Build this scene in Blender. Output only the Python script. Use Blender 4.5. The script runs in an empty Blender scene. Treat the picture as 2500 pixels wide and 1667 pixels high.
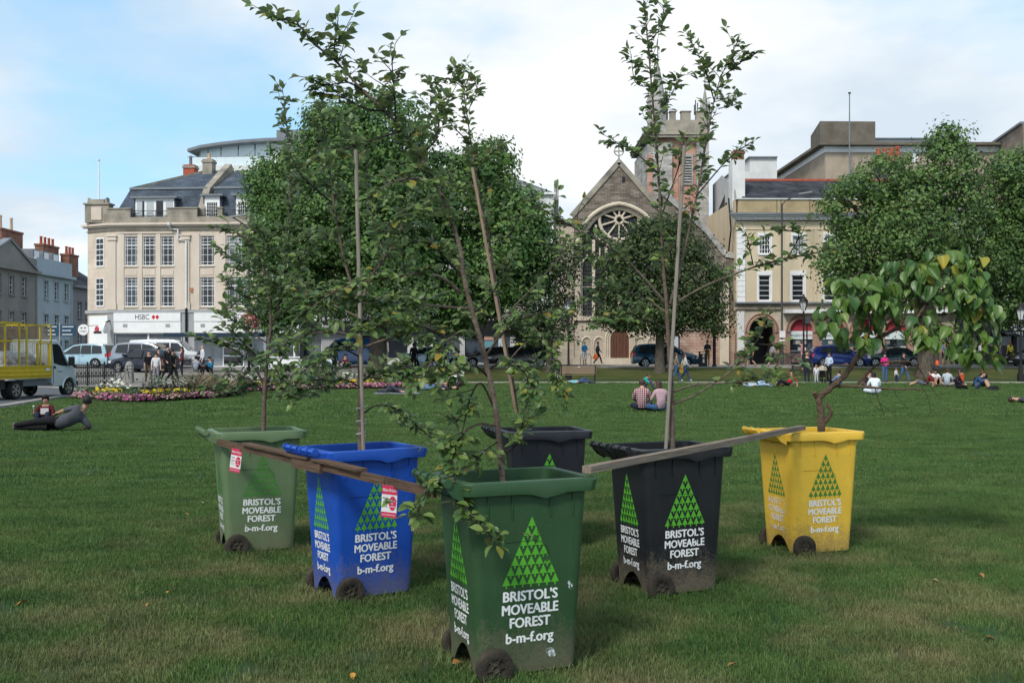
import bpy, bmesh, math, random
from mathutils import Vector, Matrix, noise
R = math.radians
random.seed(7)
scene = bpy.context.scene
COL = scene.collection
# ---------------------------------------------------------------- camera
CAMZ, F, CX, HOR = 1.7, 2500.0, 1250.0, 863.0
cam = bpy.data.cameras.new('camera')
cam.lens, cam.sensor_width, cam.clip_end = 36.0, 36.0, 3000.0
cam.shift_y = (HOR - 833.5) / 2500.0
camo = bpy.data.objects.new('camera', cam)
COL.objects.link(camo)
camo.location = (0, 0, CAMZ)
camo.rotation_euler = (R(90), 0, 0)
scene.camera = camo
# ---------------------------------------------------------------- light
SUN_AZ, SUN_EL = R(-152), R(46)          # where the sun stands: behind the camera, to its left
w = bpy.data.worlds.new('World')
scene.world = w
w.use_nodes = True
wn, wl = w.node_tree.nodes, w.node_tree.links
wn.clear()
def wnode(t, **k):
 n = wn.new(t)
 for a, b in k.items():
  setattr(n, a, b)
 return n
wo = wnode('ShaderNodeOutputWorld')
bg = wnode('ShaderNodeBackground')
bg.inputs['Strength'].default_value = 0.108
sky = wnode('ShaderNodeTexSky', sky_type='NISHITA', sun_disc=False)
sky.sun_elevation, sky.sun_rotation = SUN_EL, SUN_AZ
sky.air_density, sky.dust_density, sky.ozone_density = 1.0, 0.3, 1.0
tc = wnode('ShaderNodeTexCoord')
lift = wnode('ShaderNodeVectorMath', operation='ADD')      # read the clear sky a little higher up: no white band at the horizon
lift.inputs[1].default_value = (0, 0, 0.34)
wl.new(tc.outputs['Generated'], lift.inputs[0])
nrmv = wnode('ShaderNodeVectorMath', operation='NORMALIZE')
wl.new(lift.outputs[0], nrmv.inputs[0])
wl.new(nrmv.outputs[0], sky.inputs['Vector'])
sep = wnode('ShaderNodeSeparateXYZ')
wl.new(tc.outputs['Generated'], sep.inputs[0])
def wmath(op, a, b, clamp=False):
 n = wnode('ShaderNodeMath', operation=op, use_clamp=clamp)
 for i, x in enumerate((a, b)):
  if isinstance(x, (int, float)):
   n.inputs[i].default_value = x
  elif x is not None:
   wl.new(x, n.inputs[i])
 return n.outputs[0]
zz = wmath('ADD', wmath('MAXIMUM', sep.outputs[2], 0.0), 0.22)
comb = wnode('ShaderNodeCombineXYZ')
wl.new(wmath('DIVIDE', sep.outputs[0], zz), comb.inputs[0])
wl.new(wmath('DIVIDE', sep.outputs[1], zz), comb.inputs[1])
comb.inputs[2].default_value = 3.4
mp = wnode('ShaderNodeMapping')
mp.inputs['Location'].default_value = (5.5, -1.2, 0)
mp.inputs['Scale'].default_value = (-0.62, 0.62, 1)
wl.new(comb.outputs[0], mp.inputs[0])
n1 = wnode('ShaderNodeTexNoise')
n1.inputs['Scale'].default_value, n1.inputs['Detail'].default_value, n1.inputs['Roughness'].default_value = 0.9, 7, 0.52
wl.new(mp.outputs[0], n1.inputs['Vector'])
n2 = wnode('ShaderNodeTexNoise')
n2.inputs['Scale'].default_value, n2.inputs['Detail'].default_value = 2.3, 5
wl.new(mp.outputs[0], n2.inputs['Vector'])
cr = wnode('ShaderNodeValToRGB')
cr.color_ramp.elements[0].position, cr.color_ramp.elements[1].position = 0.385, 0.485
wl.new(n1.outputs[0], cr.inputs[0])
cc = wnode('ShaderNodeMixRGB')
cc.inputs[1].default_value = (5.6, 6.5, 7.3, 1)
cc.inputs[2].default_value = (8.5, 8.7, 8.9, 1)
cr2 = wnode('ShaderNodeValToRGB')
cr2.color_ramp.elements[0].position, cr2.color_ramp.elements[1].position = 0.40, 0.62
wl.new(n2.outputs[0], cr2.inputs[0])
wl.new(cr2.outputs[0], cc.inputs[0])
blue = wnode('ShaderNodeMixRGB', blend_type='MULTIPLY')
blue.inputs[0].default_value = 1.0
blue.inputs[2].default_value = (3.15, 3.45, 2.85, 1)
wl.new(sky.outputs[0], blue.inputs[1])
mx = wnode('ShaderNodeMixRGB')
wl.new(cr.outputs[0], mx.inputs[0])
wl.new(blue.outputs[0], mx.inputs[1])
wl.new(cc.outputs[0], mx.inputs[2])
wl.new(mx.outputs[0], bg.inputs[0])
wl.new(bg.outputs[0], wo.inputs[0])
sl = bpy.data.lights.new('sun', 'SUN')
sl.energy, sl.angle, sl.color = 2.7, R(12), (1.0, 0.95, 0.88)
so = bpy.data.objects.new('sun', sl)
COL.objects.link(so)
sd = Vector((math.sin(SUN_AZ) * math.cos(SUN_EL), math.cos(SUN_AZ) * math.cos(SUN_EL), math.sin(SUN_EL)))
so.rotation_euler = sd.to_track_quat('Z', 'Y').to_euler()
so.location = (-20, -20, 40)
vs = scene.view_settings
vs.view_transform, vs.look, vs.exposure, vs.gamma = 'Standard', 'None', 0.22, 1.0
# ---------------------------------------------------------------- helpers
def W(u, v, Y):
 """point seen at photo pixel (u, v) at distance Y"""
 return Vector(((u - CX) * Y / F, Y, CAMZ + (HOR - v) * Y / F))
MATS = {}
def mat(name, col, rough=0.75, spec=0.3, metal=0.0, var=0.0, scale=4.0, col2=None, bump=0.0, bscale=30.0,
  emit=None, coord='Object', stretch=None, detail=4.0):
 if name in MATS:
  return MATS[name]
 m = bpy.data.materials.new(name)
 m.use_nodes = True
 nt = m.node_tree
 b = nt.nodes['Principled BSDF']
 b.inputs['Roughness'].default_value = rough
 b.inputs['Specular IOR Level'].default_value = spec
 b.inputs['Metallic'].default_value = metal
 c = (*col, 1)
 b.inputs['Base Color'].default_value = c
 if var > 0 or col2 or bump > 0:
  t = nt.nodes.new('ShaderNodeTexCoord')
  vec = t.outputs[coord]
  if stretch:
   mpn = nt.nodes.new('ShaderNodeMapping')
   mpn.inputs['Scale'].default_value = stretch
   nt.links.new(vec, mpn.inputs[0])
   vec = mpn.outputs[0]
 if var > 0 or col2:
  nz = nt.nodes.new('ShaderNodeTexNoise')
  nz.inputs['Scale'].default_value = scale
  nz.inputs['Detail'].default_value = detail
  nz.inputs['Roughness'].default_value = 0.62
  nt.links.new(vec, nz.inputs['Vector'])
  rp = nt.nodes.new('ShaderNodeValToRGB')
  rp.color_ramp.elements[0].position, rp.color_ramp.elements[1].position = 0.32, 0.68
  if col2:
   rp.color_ramp.elements[0].color, rp.color_ramp.elements[1].color = c, (*col2, 1)
  else:
   rp.color_ramp.elements[0].color = (*[x * (1 - var) for x in col], 1)
   rp.color_ramp.elements[1].color = (*[min(1, x * (1 + var)) for x in col], 1)
  nt.links.new(nz.outputs[0], rp.inputs[0])
  nt.links.new(rp.outputs[0], b.inputs['Base Color'])
 if bump > 0:
  nb = nt.nodes.new('ShaderNodeTexNoise')
  nb.inputs['Scale'].default_value = bscale
  nb.inputs['Detail'].default_value = 4
  nt.links.new(vec, nb.inputs['Vector'])
  bn = nt.nodes.new('ShaderNodeBump')
  bn.inputs['Strength'].default_value = bump
  bn.inputs['Distance'].default_value = 0.02
  nt.links.new(nb.outputs[0], bn.inputs['Height'])
  nt.links.new(bn.outputs[0], b.inputs['Normal'])
 if emit:
  b.inputs['Emission Color'].default_value = (*emit[0], 1)
  b.inputs['Emission Strength'].default_value = emit[1]
 MATS[name] = m
 return m
def flat(col, rough=0.7, spec=0.3):
 return mat('plain_%d_%d_%d_%d' % (col[0] * 999, col[1] * 999, col[2] * 999, rough * 99), col, rough, spec)
class MB:
 """mesh builder"""
 def __init__(s):
  s.v, s.f, s.m, s.cur = [], [], [], 0
 def mi(s, i):
  s.cur = i
  return s
 def add(s, vs, fs):
  o = len(s.v)
  s.v.extend([tuple(p) for p in vs])
  for f in fs:
   s.f.append(tuple(i + o for i in f))
   s.m.append(s.cur)
  return s
 def box(s, x0, x1, y0, y1, z0, z1):
  return s.add([(x0, y0, z0), (x1, y0, z0), (x1, y1, z0), (x0, y1, z0), (x0, y0, z1), (x1, y0, z1), (x1, y1, z1), (x0, y1, z1)],
      [(0, 3, 2, 1), (4, 5, 6, 7), (0, 1, 5, 4), (1, 2, 6, 5), (2, 3, 7, 6), (3, 0, 4, 7)])
 def bar(s, a, b, w, h, up=(0, 0, 1)):
  a, b = Vector(a), Vector(b)
  d = (b - a).normalized()
  x = d.cross(Vector(up))
  x = x.normalized() if x.length > 1e-6 else Vector((1, 0, 0))
  y = x.cross(d)
  P = []
  for p in (a, b):
   for i, j in ((-1, -1), (1, -1), (1, 1), (-1, 1)):
    P.append(p + x * (w / 2 * i) + y * (h / 2 * j))
  return s.add(P, [(0, 1, 2, 3), (7, 6, 5, 4), (0, 4, 5, 1), (1, 5, 6, 2), (2, 6, 7, 3), (3, 7, 4, 0)])
 def tube(s, pts, rad, n=8, cap=True):
  pts = [Vector(p) for p in pts]
  if isinstance(rad, (int, float)):
   rad = [rad] * len(pts)
  P, Fc = [], []
  ref = Vector((0.13, 0.21, 1)).normalized()
  px = None
  for i, p in enumerate(pts):
   d = (pts[min(i + 1, len(pts) - 1)] - pts[max(i - 1, 0)])
   d = d.normalized() if d.length > 1e-9 else Vector((0, 0, 1))
   x = (px - d * px.dot(d)) if px is not None else d.cross(ref)
   if x.length < 1e-4:
    x = d.cross(Vector((1, 0, 0.1)))
   x.normalize()
   px = x
   y = d.cross(x)
   for k in range(n):
    a = 2 * math.pi * k / n
    P.append(p + (x * math.cos(a) + y * math.sin(a)) * rad[i])
  for i in range(len(pts) - 1):
   for k in range(n):
    k2 = (k + 1) % n
    Fc.append((i * n + k, i * n + k2, (i + 1) * n + k2, (i + 1) * n + k))
  if cap:
   Fc.append(tuple(range(n - 1, -1, -1)))
   Fc.append(tuple((len(pts) - 1) * n + k for k in range(n)))
  return s.add(P, Fc)
 def lathe(s, prof, n=16, c=(0, 0, 0), axis='z', ang=(0, 360)):
  P, Fc = [], []
  full = abs(ang[1] - ang[0]) >= 359.9
  m = n if full else n + 1
  for r, z in prof:
   for k in range(m):
    a = R(ang[0] + (ang[1] - ang[0]) * k / n)
    p = (r * math.cos(a), r * math.sin(a), z)
    if axis == 'y':
     p = (p[0], p[2], p[1])
    elif axis == 'x':
     p = (p[2], p[0], p[1])
    P.append((p[0] + c[0], p[1] + c[1], p[2] + c[2]))
  for i in range(len(prof) - 1):
   for k in range(n):
    k2 = (k + 1) % m if full else k + 1
    Fc.append((i * m + k, i * m + k2, (i + 1) * m + k2, (i + 1) * m + k))
  return s.add(P, Fc)
 def loft(s, rings, close=True, caps=(True, True)):
  n = len(rings[0])
  P = [p for r in rings for p in r]
  Fc = []
  for i in range(len(rings) - 1):
   for k in range(n if close else n - 1):
    k2 = (k + 1) % n
    Fc.append((i * n + k, i * n + k2, (i + 1) * n + k2, (i + 1) * n + k))
  if caps[0]:
   Fc.append(tuple(range(n - 1, -1, -1)))
  if caps[1]:
   Fc.append(tuple((len(rings) - 1) * n + k for k in range(n)))
  return s.add(P, Fc)
 def prism(s, poly, a, b, fn):
  """extrude the 2-D polygon from a to b; fn(px, py, t) -> point"""
  n = len(poly)
  P = [fn(p[0], p[1], a) for p in poly] + [fn(p[0], p[1], b) for p in poly]
  return s.add(P, [tuple(range(n - 1, -1, -1)), tuple(range(n, 2 * n))] +
      [(k, (k + 1) % n, n + (k + 1) % n, n + k) for k in range(n)])
 def tf(s, M):
  s.v = [tuple(M @ Vector(p)) for p in s.v]
  return s
 def mesh(s, name, mats, smooth=False, fix=True):
  me = bpy.data.meshes.new(name)
  me.from_pydata(s.v, [], s.f)
  for m in (mats if isinstance(mats, (list, tuple)) else [mats]):
   me.materials.append(m)
  if any(s.m):
   me.polygons.foreach_set('material_index', s.m)
  if fix:
   bm = bmesh.new()
   bm.from_mesh(me)
   bmesh.ops.recalc_face_normals(bm, faces=bm.faces)
   bm.to_mesh(me)
   bm.free()
  if smooth:
   me.shade_smooth()
   if smooth != 'all':
    me.set_sharp_from_angle(angle=R(38))
  me.update()
  return me
 def build(s, name, mats, parent=None, smooth=False, fix=True):
  return obj(name, s.mesh(name, mats, smooth, fix), parent)
def obj(name, data, parent=None, M=None):
 o = bpy.data.objects.new(name, data)
 COL.objects.link(o)
 if parent:
  o.parent = parent
 if M is not None:
  o.matrix_local = M
 return o
def tag(o, label, cat, group=None, kind=None):
 if label:
  o['label'] = label
 if cat:
  o['category'] = cat
 if group:
  o['group'] = group
 if kind:
  o['kind'] = kind
 return o
def thing(name, label, cat, loc=(0, 0, 0), rz=0.0, group=None):
 o = bpy.data.objects.new(name, None)
 o.empty_display_size = 0.2
 COL.objects.link(o)
 o.location = loc
 o.rotation_euler = (0, 0, rz)
 return tag(o, label, cat, group)
def struct(o):
 o['kind'] = 'structure'
 return o
def text_mb(txt, h, bold=0.0, align='CENTER', space=1.0):
 """letters as a flat mesh in the x-z plane (facing -y), cap height h, centred, baseline z=0"""
 cu = bpy.data.curves.new('txt', 'FONT')
 cu.body, cu.size, cu.align_x, cu.offset = txt, 1.0, align, bold
 cu.space_character = space
 cu.resolution_u = 3
 o = bpy.data.objects.new('txt', cu)
 me = o.to_mesh()
 k = h / 0.70
 mb = MB()
 mb.add([(p.co.x * k, 0.0, p.co.y * k) for p in me.vertices], [tuple(p.vertices) for p in me.polygons])
 o.to_mesh_clear()
 bpy.data.objects.remove(o)
 bpy.data.curves.remove(cu)
 return mb
def fit_text(s, h, width, x, y, z, bold=0.0):
 """lettering squeezed to a width, centred at x, on plane y, baseline z"""
 t = text_mb(s, h, bold)
 x0, x1 = min(p[0] for p in t.v), max(p[0] for p in t.v)
 k = width / (x1 - x0)
 t.v = [((p[0] - (x0 + x1) / 2) * k + x, y, p[2] + z) for p in t.v]
 return t
def rnd(a, b):
 return random.uniform(a, b)
# ---------------------------------------------------------------- ground
def nodes_of(m):
 return m.node_tree.nodes, m.node_tree.links, m.node_tree.nodes['Principled BSDF']
def grass_mat(name, fresh, fresh2, dry, blade):
 m = bpy.data.materials.new(name)
 m.use_nodes = True
 n, l, b = nodes_of(m)
 b.inputs['Roughness'].default_value = 0.65
 b.inputs['Specular IOR Level'].default_value = 0.22
 g = n.new('ShaderNodeNewGeometry')
 def nz(scale, det=3, st=(1, 1, 1)):
  mpn = n.new('ShaderNodeMapping')
  mpn.inputs['Scale'].default_value = st
  l.new(g.outputs['Position'], mpn.inputs[0])
  x = n.new('ShaderNodeTexNoise')
  x.inputs['Scale'].default_value, x.inputs['Detail'].default_value = scale, det
  l.new(mpn.outputs[0], x.inputs['Vector'])
  return x.outputs[0]
 def ramp(s, a, c, e0=(0, 0, 0, 1), e1=(1, 1, 1, 1)):
  r = n.new('ShaderNodeValToRGB')
  r.color_ramp.elements[0].position, r.color_ramp.elements[1].position = a, c
  r.color_ramp.elements[0].color, r.color_ramp.elements[1].color = e0, e1
  l.new(s, r.inputs[0])
  return r.outputs[0]
 def mix(f, a, c):
  x = n.new('ShaderNodeMixRGB')
  for i, q in enumerate((f, a, c)):
   if isinstance(q, tuple):
    x.inputs[i].default_value = (*q, 1)
   elif isinstance(q, float):
    x.inputs[i].default_value = q
   else:
    l.new(q, x.inputs[i])
  return x.outputs[0]
 base = mix(ramp(nz(1.3, 4, (0.6, 1.6, 1)), 0.3, 0.7), fresh, fresh2)
 base = mix(ramp(nz(9, 3), 0.35, 0.75), base, mix(0.5, base, fresh2))
 # wear: the turf round the bins is thin and dry
 d = n.new('ShaderNodeVectorMath')
 d.operation = 'DISTANCE'
 d.inputs[1].default_value = (0.35, 7.4, 0)
 l.new(g.outputs['Position'], d.inputs[0])
 near = ramp(d.outputs['Value'], 2.6 / 8, 6.0 / 8, (1, 1, 1, 1), (0, 0, 0, 1))
 sc = n.new('ShaderNodeMath')
 sc.operation = 'MULTIPLY'
 sc.inputs[1].default_value = 1 / 8
 l.new(d.outputs['Value'], sc.inputs[0])
 l.new(sc.outputs[0], near.node.inputs[0])
 pat = ramp(nz(1.1, 5), 0.44, 0.64)
 mu = n.new('ShaderNodeMath')
 mu.operation = 'MULTIPLY'
 l.new(near, mu.inputs[0])
 l.new(pat, mu.inputs[1])
 mu2 = n.new('ShaderNodeMath')
 mu2.operation = 'MULTIPLY'
 mu2.inputs[1].default_value = 0.95
 l.new(mu.outputs[0], mu2.inputs[0])
 mu = mu2
 ad = n.new('ShaderNodeMath')
 ad.operation = 'MULTIPLY'
 ad.inputs[1].default_value = 0.12
 l.new(ramp(nz(0.55, 4), 0.5, 0.72), ad.inputs[0])
 mxm = n.new('ShaderNodeMath')
 mxm.operation = 'MAXIMUM'
 l.new(mu.outputs[0], mxm.inputs[0])
 l.new(ad.outputs[0], mxm.inputs[1])
 colr = mix(mxm.outputs[0], base, dry)
 if blade:
  oi = n.new('ShaderNodeObjectInfo')
  colr2 = n.new('ShaderNodeHueSaturation')
  mr = n.new('ShaderNodeMapRange')
  mr.inputs['To Min'].default_value, mr.inputs['To Max'].default_value = 0.72, 1.3
  l.new(oi.outputs['Random'], mr.inputs[0])
  l.new(mr.outputs[0], colr2.inputs['Value'])
  l.new(colr, colr2.inputs['Color'])
  colr = colr2.outputs[0]
  at = n.new('ShaderNodeAttribute')
  at.attribute_name = 'dryness'
  colr = mix(at.outputs['Fac'], colr, (0.26, 0.22, 0.105))
 l.new(colr, b.inputs['Base Color'])
 if blade:
  tr = n.new('ShaderNodeBsdfTranslucent')
  l.new(colr, tr.inputs[0])
  ms = n.new('ShaderNodeMixShader')
  ms.inputs[0].default_value = 0.22
  l.new(b.outputs[0], ms.inputs[1])
  l.new(tr.outputs[0], ms.inputs[2])
  l.new(ms.outputs[0], n['Material Output'].inputs[0])
 return m
G_FRESH, G_FRESH2, G_DRY = (0.036, 0.098, 0.026), (0.098, 0.168, 0.046), (0.200, 0.198, 0.092)
LAWN_M = grass_mat('lawn_turf', (0.014, 0.040, 0.011), (0.024, 0.055, 0.015), (0.065, 0.056, 0.028), False)
BLADE_M = grass_mat('grass_blades', G_FRESH, G_FRESH2, G_DRY, True)
ROADZ, VERGE0, VERGE1 = 0.72, 61.5, 69.0     # road level above the lawn; verge from / to
def gz(x, y):
 """ground height"""
 def sm(t):
  t = max(0.0, min(1.0, t))
  return t * t * (3 - 2 * t)
 if x < -8:
  k = sm((-8 - x) / 6)
 else:
  k = 0.0
 right = ROADZ * sm((y - VERGE0) / (VERGE1 - VERGE0))
 left = ROADZ * sm((y - 46) / 22)
 return right * (1 - k) + left * k
lawn = MB()
nx, ny = 60, 46
xs = [-75 + 150 * i / nx for i in range(nx + 1)]
ys = [-12 + i * 2.0 for i in range(ny + 1)]
lawn.add([(x, y, gz(x, y)) for y in ys for x in xs],
   [(j * (nx + 1) + i, j * (nx + 1) + i + 1, (j + 1) * (nx + 1) + i + 1, (j + 1) * (nx + 1) + i) for j in range(ny) for i in range(nx)])
lawn.add([(-900, -300, -0.25), (900, -300, -0.25), (900, 1500, -0.25), (-900, 1500, -0.25)], [(0, 1, 2, 3)])
lo = struct(lawn.build('lawn', LAWN_M, smooth='all'))
def sheet(name, outline, z, m, parent=None, dz=0.0, step=2.0):
 """ground sheet over an outline given as left/right x per y: [(y, x0, x1)...], following gz + z"""
 mb = MB()
 rows = []
 for a, b in zip(outline[:-1], outline[1:]):
  n = max(1, int(abs(b[0] - a[0]) / step))
  for i in range(n):
   t = i / n
   rows.append([a[k] + (b[k] - a[k]) * t for k in range(3)])
 rows.append(list(outline[-1]))
 N = 24
 P = []
 for y, x0, x1 in rows:
  for i in range(N + 1):
   x = x0 + (x1 - x0) * i / N
   P.append((x, y, gz(x, y) + z))
 mb.add(P, [(j * (N + 1) + i, j * (N + 1) + i + 1, (j + 1) * (N + 1) + i + 1, (j + 1) * (N + 1) + i) for j in range(len(rows) - 1) for i in range(N)])
 return struct(mb.build(name, m, parent, smooth='all'))
ASPH = mat('asphalt', (0.085, 0.09, 0.10), 0.9, 0.2, var=0.18, scale=1.2, bump=0.2, bscale=60)
PAVE = mat('paving', (0.21, 0.20, 0.185), 0.9, 0.2, var=0.16, scale=0.9)
KERB = mat('kerb_stone', (0.27, 0.26, 0.24), 0.85, 0.2, var=0.2, scale=2)
PATHM = mat('path_gravel', (0.30, 0.285, 0.25), 0.95, 0.15, var=0.15, scale=1.5)
VERGEM = mat('verge_turf', (0.040, 0.060, 0.014), 0.95, 0.1, col2=(0.085, 0.085, 0.030), scale=0.8, detail=8)
# gravel path along the far edge of the lawn
sheet('path', [(58.6, -11.5, 60), (61.4, -11.5, 60)], 0.012, PATHM)
sheet('verge', [(61.4, -11.5, 60), (VERGE1, -11.5, 60)], 0.015, VERGEM, step=0.8)
# street behind the verge, plaza on the left
sheet('road', [(69.3, -75, 70), (76.6, -75, 70)], 0.012, ASPH)
sheet('pavement', [(76.6, -75, 70), (79.0, -75, 70), (100, -75, 70)], 0.13, PAVE)
struct(MB().box(-70, 70, 69.0, 69.3, ROADZ - 0.2, ROADZ + 0.115).build('kerb', KERB))
struct(MB().box(-70, 70, 76.45, 76.6, ROADZ - 0.2, ROADZ + 0.135).build('kerb', KERB))
# left: side road the truck stands on, with its pale kerb, and the paved square behind the flower bed
def curve_strip(name, pts, wd, z0, z1, m):
 mb = MB()
 L, Rr = [], []
 for i, p in enumerate(pts):
  a, b = Vector(pts[max(0, i - 1)]), Vector(pts[min(len(pts) - 1, i + 1)])
  d = (b - a).normalized()
  nrm = Vector((-d.y, d.x))
  L.append(Vector(p) + nrm * wd / 2)
  Rr.append(Vector(p) - nrm * wd / 2)
 ring = []
 for a, b in zip(L, Rr):
  g = gz(a.x, a.y)
  ring.append([(a.x, a.y, g + z0), (b.x, b.y, g + z0), (b.x, b.y, g + z1), (a.x, a.y, g + z1)])
 mb.loft(ring)
 return struct(mb.build(name, m))
EDGE = [(-15.2, 26.0), (-15.6, 30.0), (-16.1, 33.0), (-16.75, 36.5), (-17.35, 40.0), (-18.2, 43.5), (-19.6, 46.5), (-22.0, 49.0), (-26, 51.0), (-34, 52.5), (-60, 53.5)]
curve_strip('kerb', EDGE, 0.32, -0.1, 0.10, KERB)
rd = MB()
P = []
for x, y in EDGE:
 P += [(x - 0.15, y, gz(x, y) + 0.05), (-75, y - 0.01 if y < 53 else 53.5, gz(-75, y) + 0.05)]
rd.add(P, [(2 * i, 2 * i + 1, 2 * i + 3, 2 * i + 2) for i in range(len(EDGE) - 1)])
struct(rd.build('road', ASPH))
sheet('pavement', [(49.0, -21.5, -8.6), (51.5, -24, -8.2), (53.6, -75, -8.0), (69.0, -75, -9.5)], 0.07, PAVE, step=1.0)
# ---------------------------------------------------------------- grass (stuff, instanced by geometry nodes)
def tuft(name, n, size, h0, h1, wd, seed):
 rng = random.Random(seed)
 V, Fc, dry = [], [], []
 for i in range(n):
  x, y = rng.uniform(-size / 2, size / 2), rng.uniform(-size / 2, size / 2)
  h = rng.uniform(h0, h1)
  a = rng.uniform(0, 6.283)
  ln = abs(rng.gauss(0, 0.45)) * h
  dx, dy = math.cos(a) * ln, math.sin(a) * ln
  b = rng.uniform(0, 6.283)
  wx, wy = math.cos(b) * wd / 2, math.sin(b) * wd / 2
  k = len(V)
  V += [(x - wx, y - wy, -0.005), (x + wx, y + wy, -0.005), (x + wx * .8 + dx * .4, y + wy * .8 + dy * .4, h * .6),
    (x - wx * .8 + dx * .4, y - wy * .8 + dy * .4, h * .6), (x + dx, y + dy, h)]
  Fc += [(k, k + 1, k + 2, k + 3), (k + 3, k + 2, k + 4)]
  q = rng.random()
  d = 0.7 if q > 0.965 else (0.22 if q > 0.87 else 0.0)
  dry += [d] * 5
 me = bpy.data.meshes.new(name)
 me.from_pydata(V, [], Fc)
 at = me.attributes.new('dryness', 'FLOAT', 'POINT')
 at.data.foreach_set('value', dry)
 me.materials.append(BLADE_M)
 return bpy.data.objects.new(name, me)      # never linked: only instanced by the grass below
def grass(name, y0, y1, density, tufts, smin, smax, label, xpad=2.5, seed=1):
 mb = MB()
 def hw(y):
  return y * 0.5 + xpad
 N = 14
 P = []
 for j in range(N + 1):
  y = y0 + (y1 - y0) * j / N
  for i in range(9):
   x = -hw(y) + 2 * hw(y) * i / 8
   if x < 0:        # stay on the lawn side of the kerb and the flower bed
    lim = -15.7 if y < 32 else (-16.6 if y < 38 else -17.2 + (y - 38) * 0.62)
    x = max(x, lim)
   P.append((x, y, gz(x, y) + 0.002))
 mb.add(P, [(j * 9 + i, j * 9 + i + 1, (j + 1) * 9 + i + 1, (j + 1) * 9 + i) for j in range(N) for i in range(8)])
 o = mb.build(name, BLADE_M)
 tag(o, label, 'grass', kind='stuff')
 ng = bpy.data.node_groups.new(name, 'GeometryNodeTree')
 ng.interface.new_socket('Geometry', in_out='INPUT', socket_type='NodeSocketGeometry')
 ng.interface.new_socket('Geometry', in_out='OUTPUT', socket_type='NodeSocketGeometry')
 gi, go = ng.nodes.new('NodeGroupInput'), ng.nodes.new('NodeGroupOutput')
 dp = ng.nodes.new('GeometryNodeDistributePointsOnFaces')
 dp.inputs['Density'].default_value = density
 dp.inputs['Seed'].default_value = seed
 jg = ng.nodes.new('GeometryNodeJoinGeometry')
 for t in tufts:
  oi = ng.nodes.new('GeometryNodeObjectInfo')
  oi.inputs['Object'].default_value = t
  oi.inputs['As Instance'].default_value = True
  ng.links.new(oi.outputs['Geometry'], jg.inputs[0])
 ip = ng.nodes.new('GeometryNodeInstanceOnPoints')
 ip.inputs['Pick Instance'].default_value = True
 rv = ng.nodes.new('FunctionNodeRandomValue')
 rv.data_type = 'FLOAT_VECTOR'
 rv.inputs[0].default_value, rv.inputs[1].default_value = (-0.06, -0.06, 0), (0.06, 0.06, 6.283)
 rs = ng.nodes.new('FunctionNodeRandomValue')
 rs.data_type = 'FLOAT'
 rs.inputs[2].default_value, rs.inputs[3].default_value = smin, smax
 ng.links.new(gi.outputs[0], dp.inputs[0])
 ng.links.new(dp.outputs['Points'], ip.inputs['Points'])
 ng.links.new(jg.outputs[0], ip.inputs['Instance'])
 ng.links.new(rv.outputs[0], ip.inputs['Rotation'])
 ng.links.new(rs.outputs[1], ip.inputs['Scale'])
 ng.links.new(ip.outputs[0], go.inputs[0])
 md = o.modifiers.new('grass', 'NODES')
 md.node_group = ng
 return o
T1 = [tuft('grass_tuft', 170, 0.26, 0.016, 0.042, 0.0042, k) for k in (1, 2, 3, 4)]
T2 = [tuft('grass_tuft', 110, 0.42, 0.016, 0.040, 0.0085, k) for k in (5, 6, 7)]
T3 = [tuft('grass_tuft', 110, 0.9, 0.02, 0.050, 0.022, k) for k in (8, 9, 10)]
grass('grass', 4.4, 13.0, 85, T1, 0.75, 1.25, 'short mown grass blades of the near lawn around the bins', seed=1)
grass('grass', 13.0, 27.0, 32, T2, 0.75, 1.25, 'short mown grass of the middle lawn behind the bins', seed=2)
grass('grass', 27.0, 58.5, 8.5, T3, 0.7, 1.2, 'short mown grass of the far lawn up to the path', seed=3)
# ---------------------------------------------------------------- buildings
ZG = ROADZ + 0.13
class Fac:
 """a facade plane: through photo column u0 at distance Y0, turned by phi; the root object carries the parts"""
 def __init__(s, name, label, cat, u0, Y0, phi=0.0, zg=ZG):
  s.phi, s.zg = R(phi), zg
  s.X0, s.Y0 = (u0 - CX) * Y0 / F, Y0
  s.c, s.s = math.cos(s.phi), math.sin(s.phi)
  s.root = thing(name, label, cat, (s.X0, Y0, zg), s.phi)
 def x(s, u):
  k = (u - CX) / F
  return (s.X0 - k * s.Y0) / (k * s.s - s.c)
 def Y(s, u):
  return s.Y0 + s.x(u) * s.s
 def z(s, v, u=None, Y=None):
  Y = Y or s.Y(u)
  return CAMZ + (HOR - v) * Y / F - s.zg
 def p(s, u, v, Y):
  """local point of a pixel at a distance"""
  q = W(u, v, Y)
  dx, dy = q.x - s.X0, q.y - s.Y0
  return Vector((dx * s.c + dy * s.s, -dx * s.s + dy * s.c, q.z - s.zg))
GLASS = mat('window_glass', (0.018, 0.022, 0.028), 0.06, 0.6, var=0.5, scale=0.6)
GLASSV = [GLASS, GLASS, mat('window_glass_blind', (0.20, 0.22, 0.23), 0.10, 0.6, col2=(0.03, 0.035, 0.04), scale=0.9, detail=1), mat('window_glass_sky', (0.05, 0.065, 0.08), 0.05, 0.7, var=.6, scale=1.1)]
WRG = random.Random(99)
GLASSL = mat('shop_glass', (0.035, 0.045, 0.055), 0.05, 0.6, col2=(0.15, 0.17, 0.19), scale=0.45)
WHITE = mat('white_paint', (0.74, 0.75, 0.75), 0.55, var=0.05, scale=3)
OFFW = mat('offwhite_render', (0.60, 0.61, 0.60), 0.8, var=0.12, scale=0.6)
STONE = mat('bath_stone', (0.53, 0.455, 0.375), 0.85, 0.2, col2=(0.65, 0.575, 0.49), scale=0.8, bump=0.15, bscale=5, detail=9, stretch=(1, 1, .3))
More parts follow.
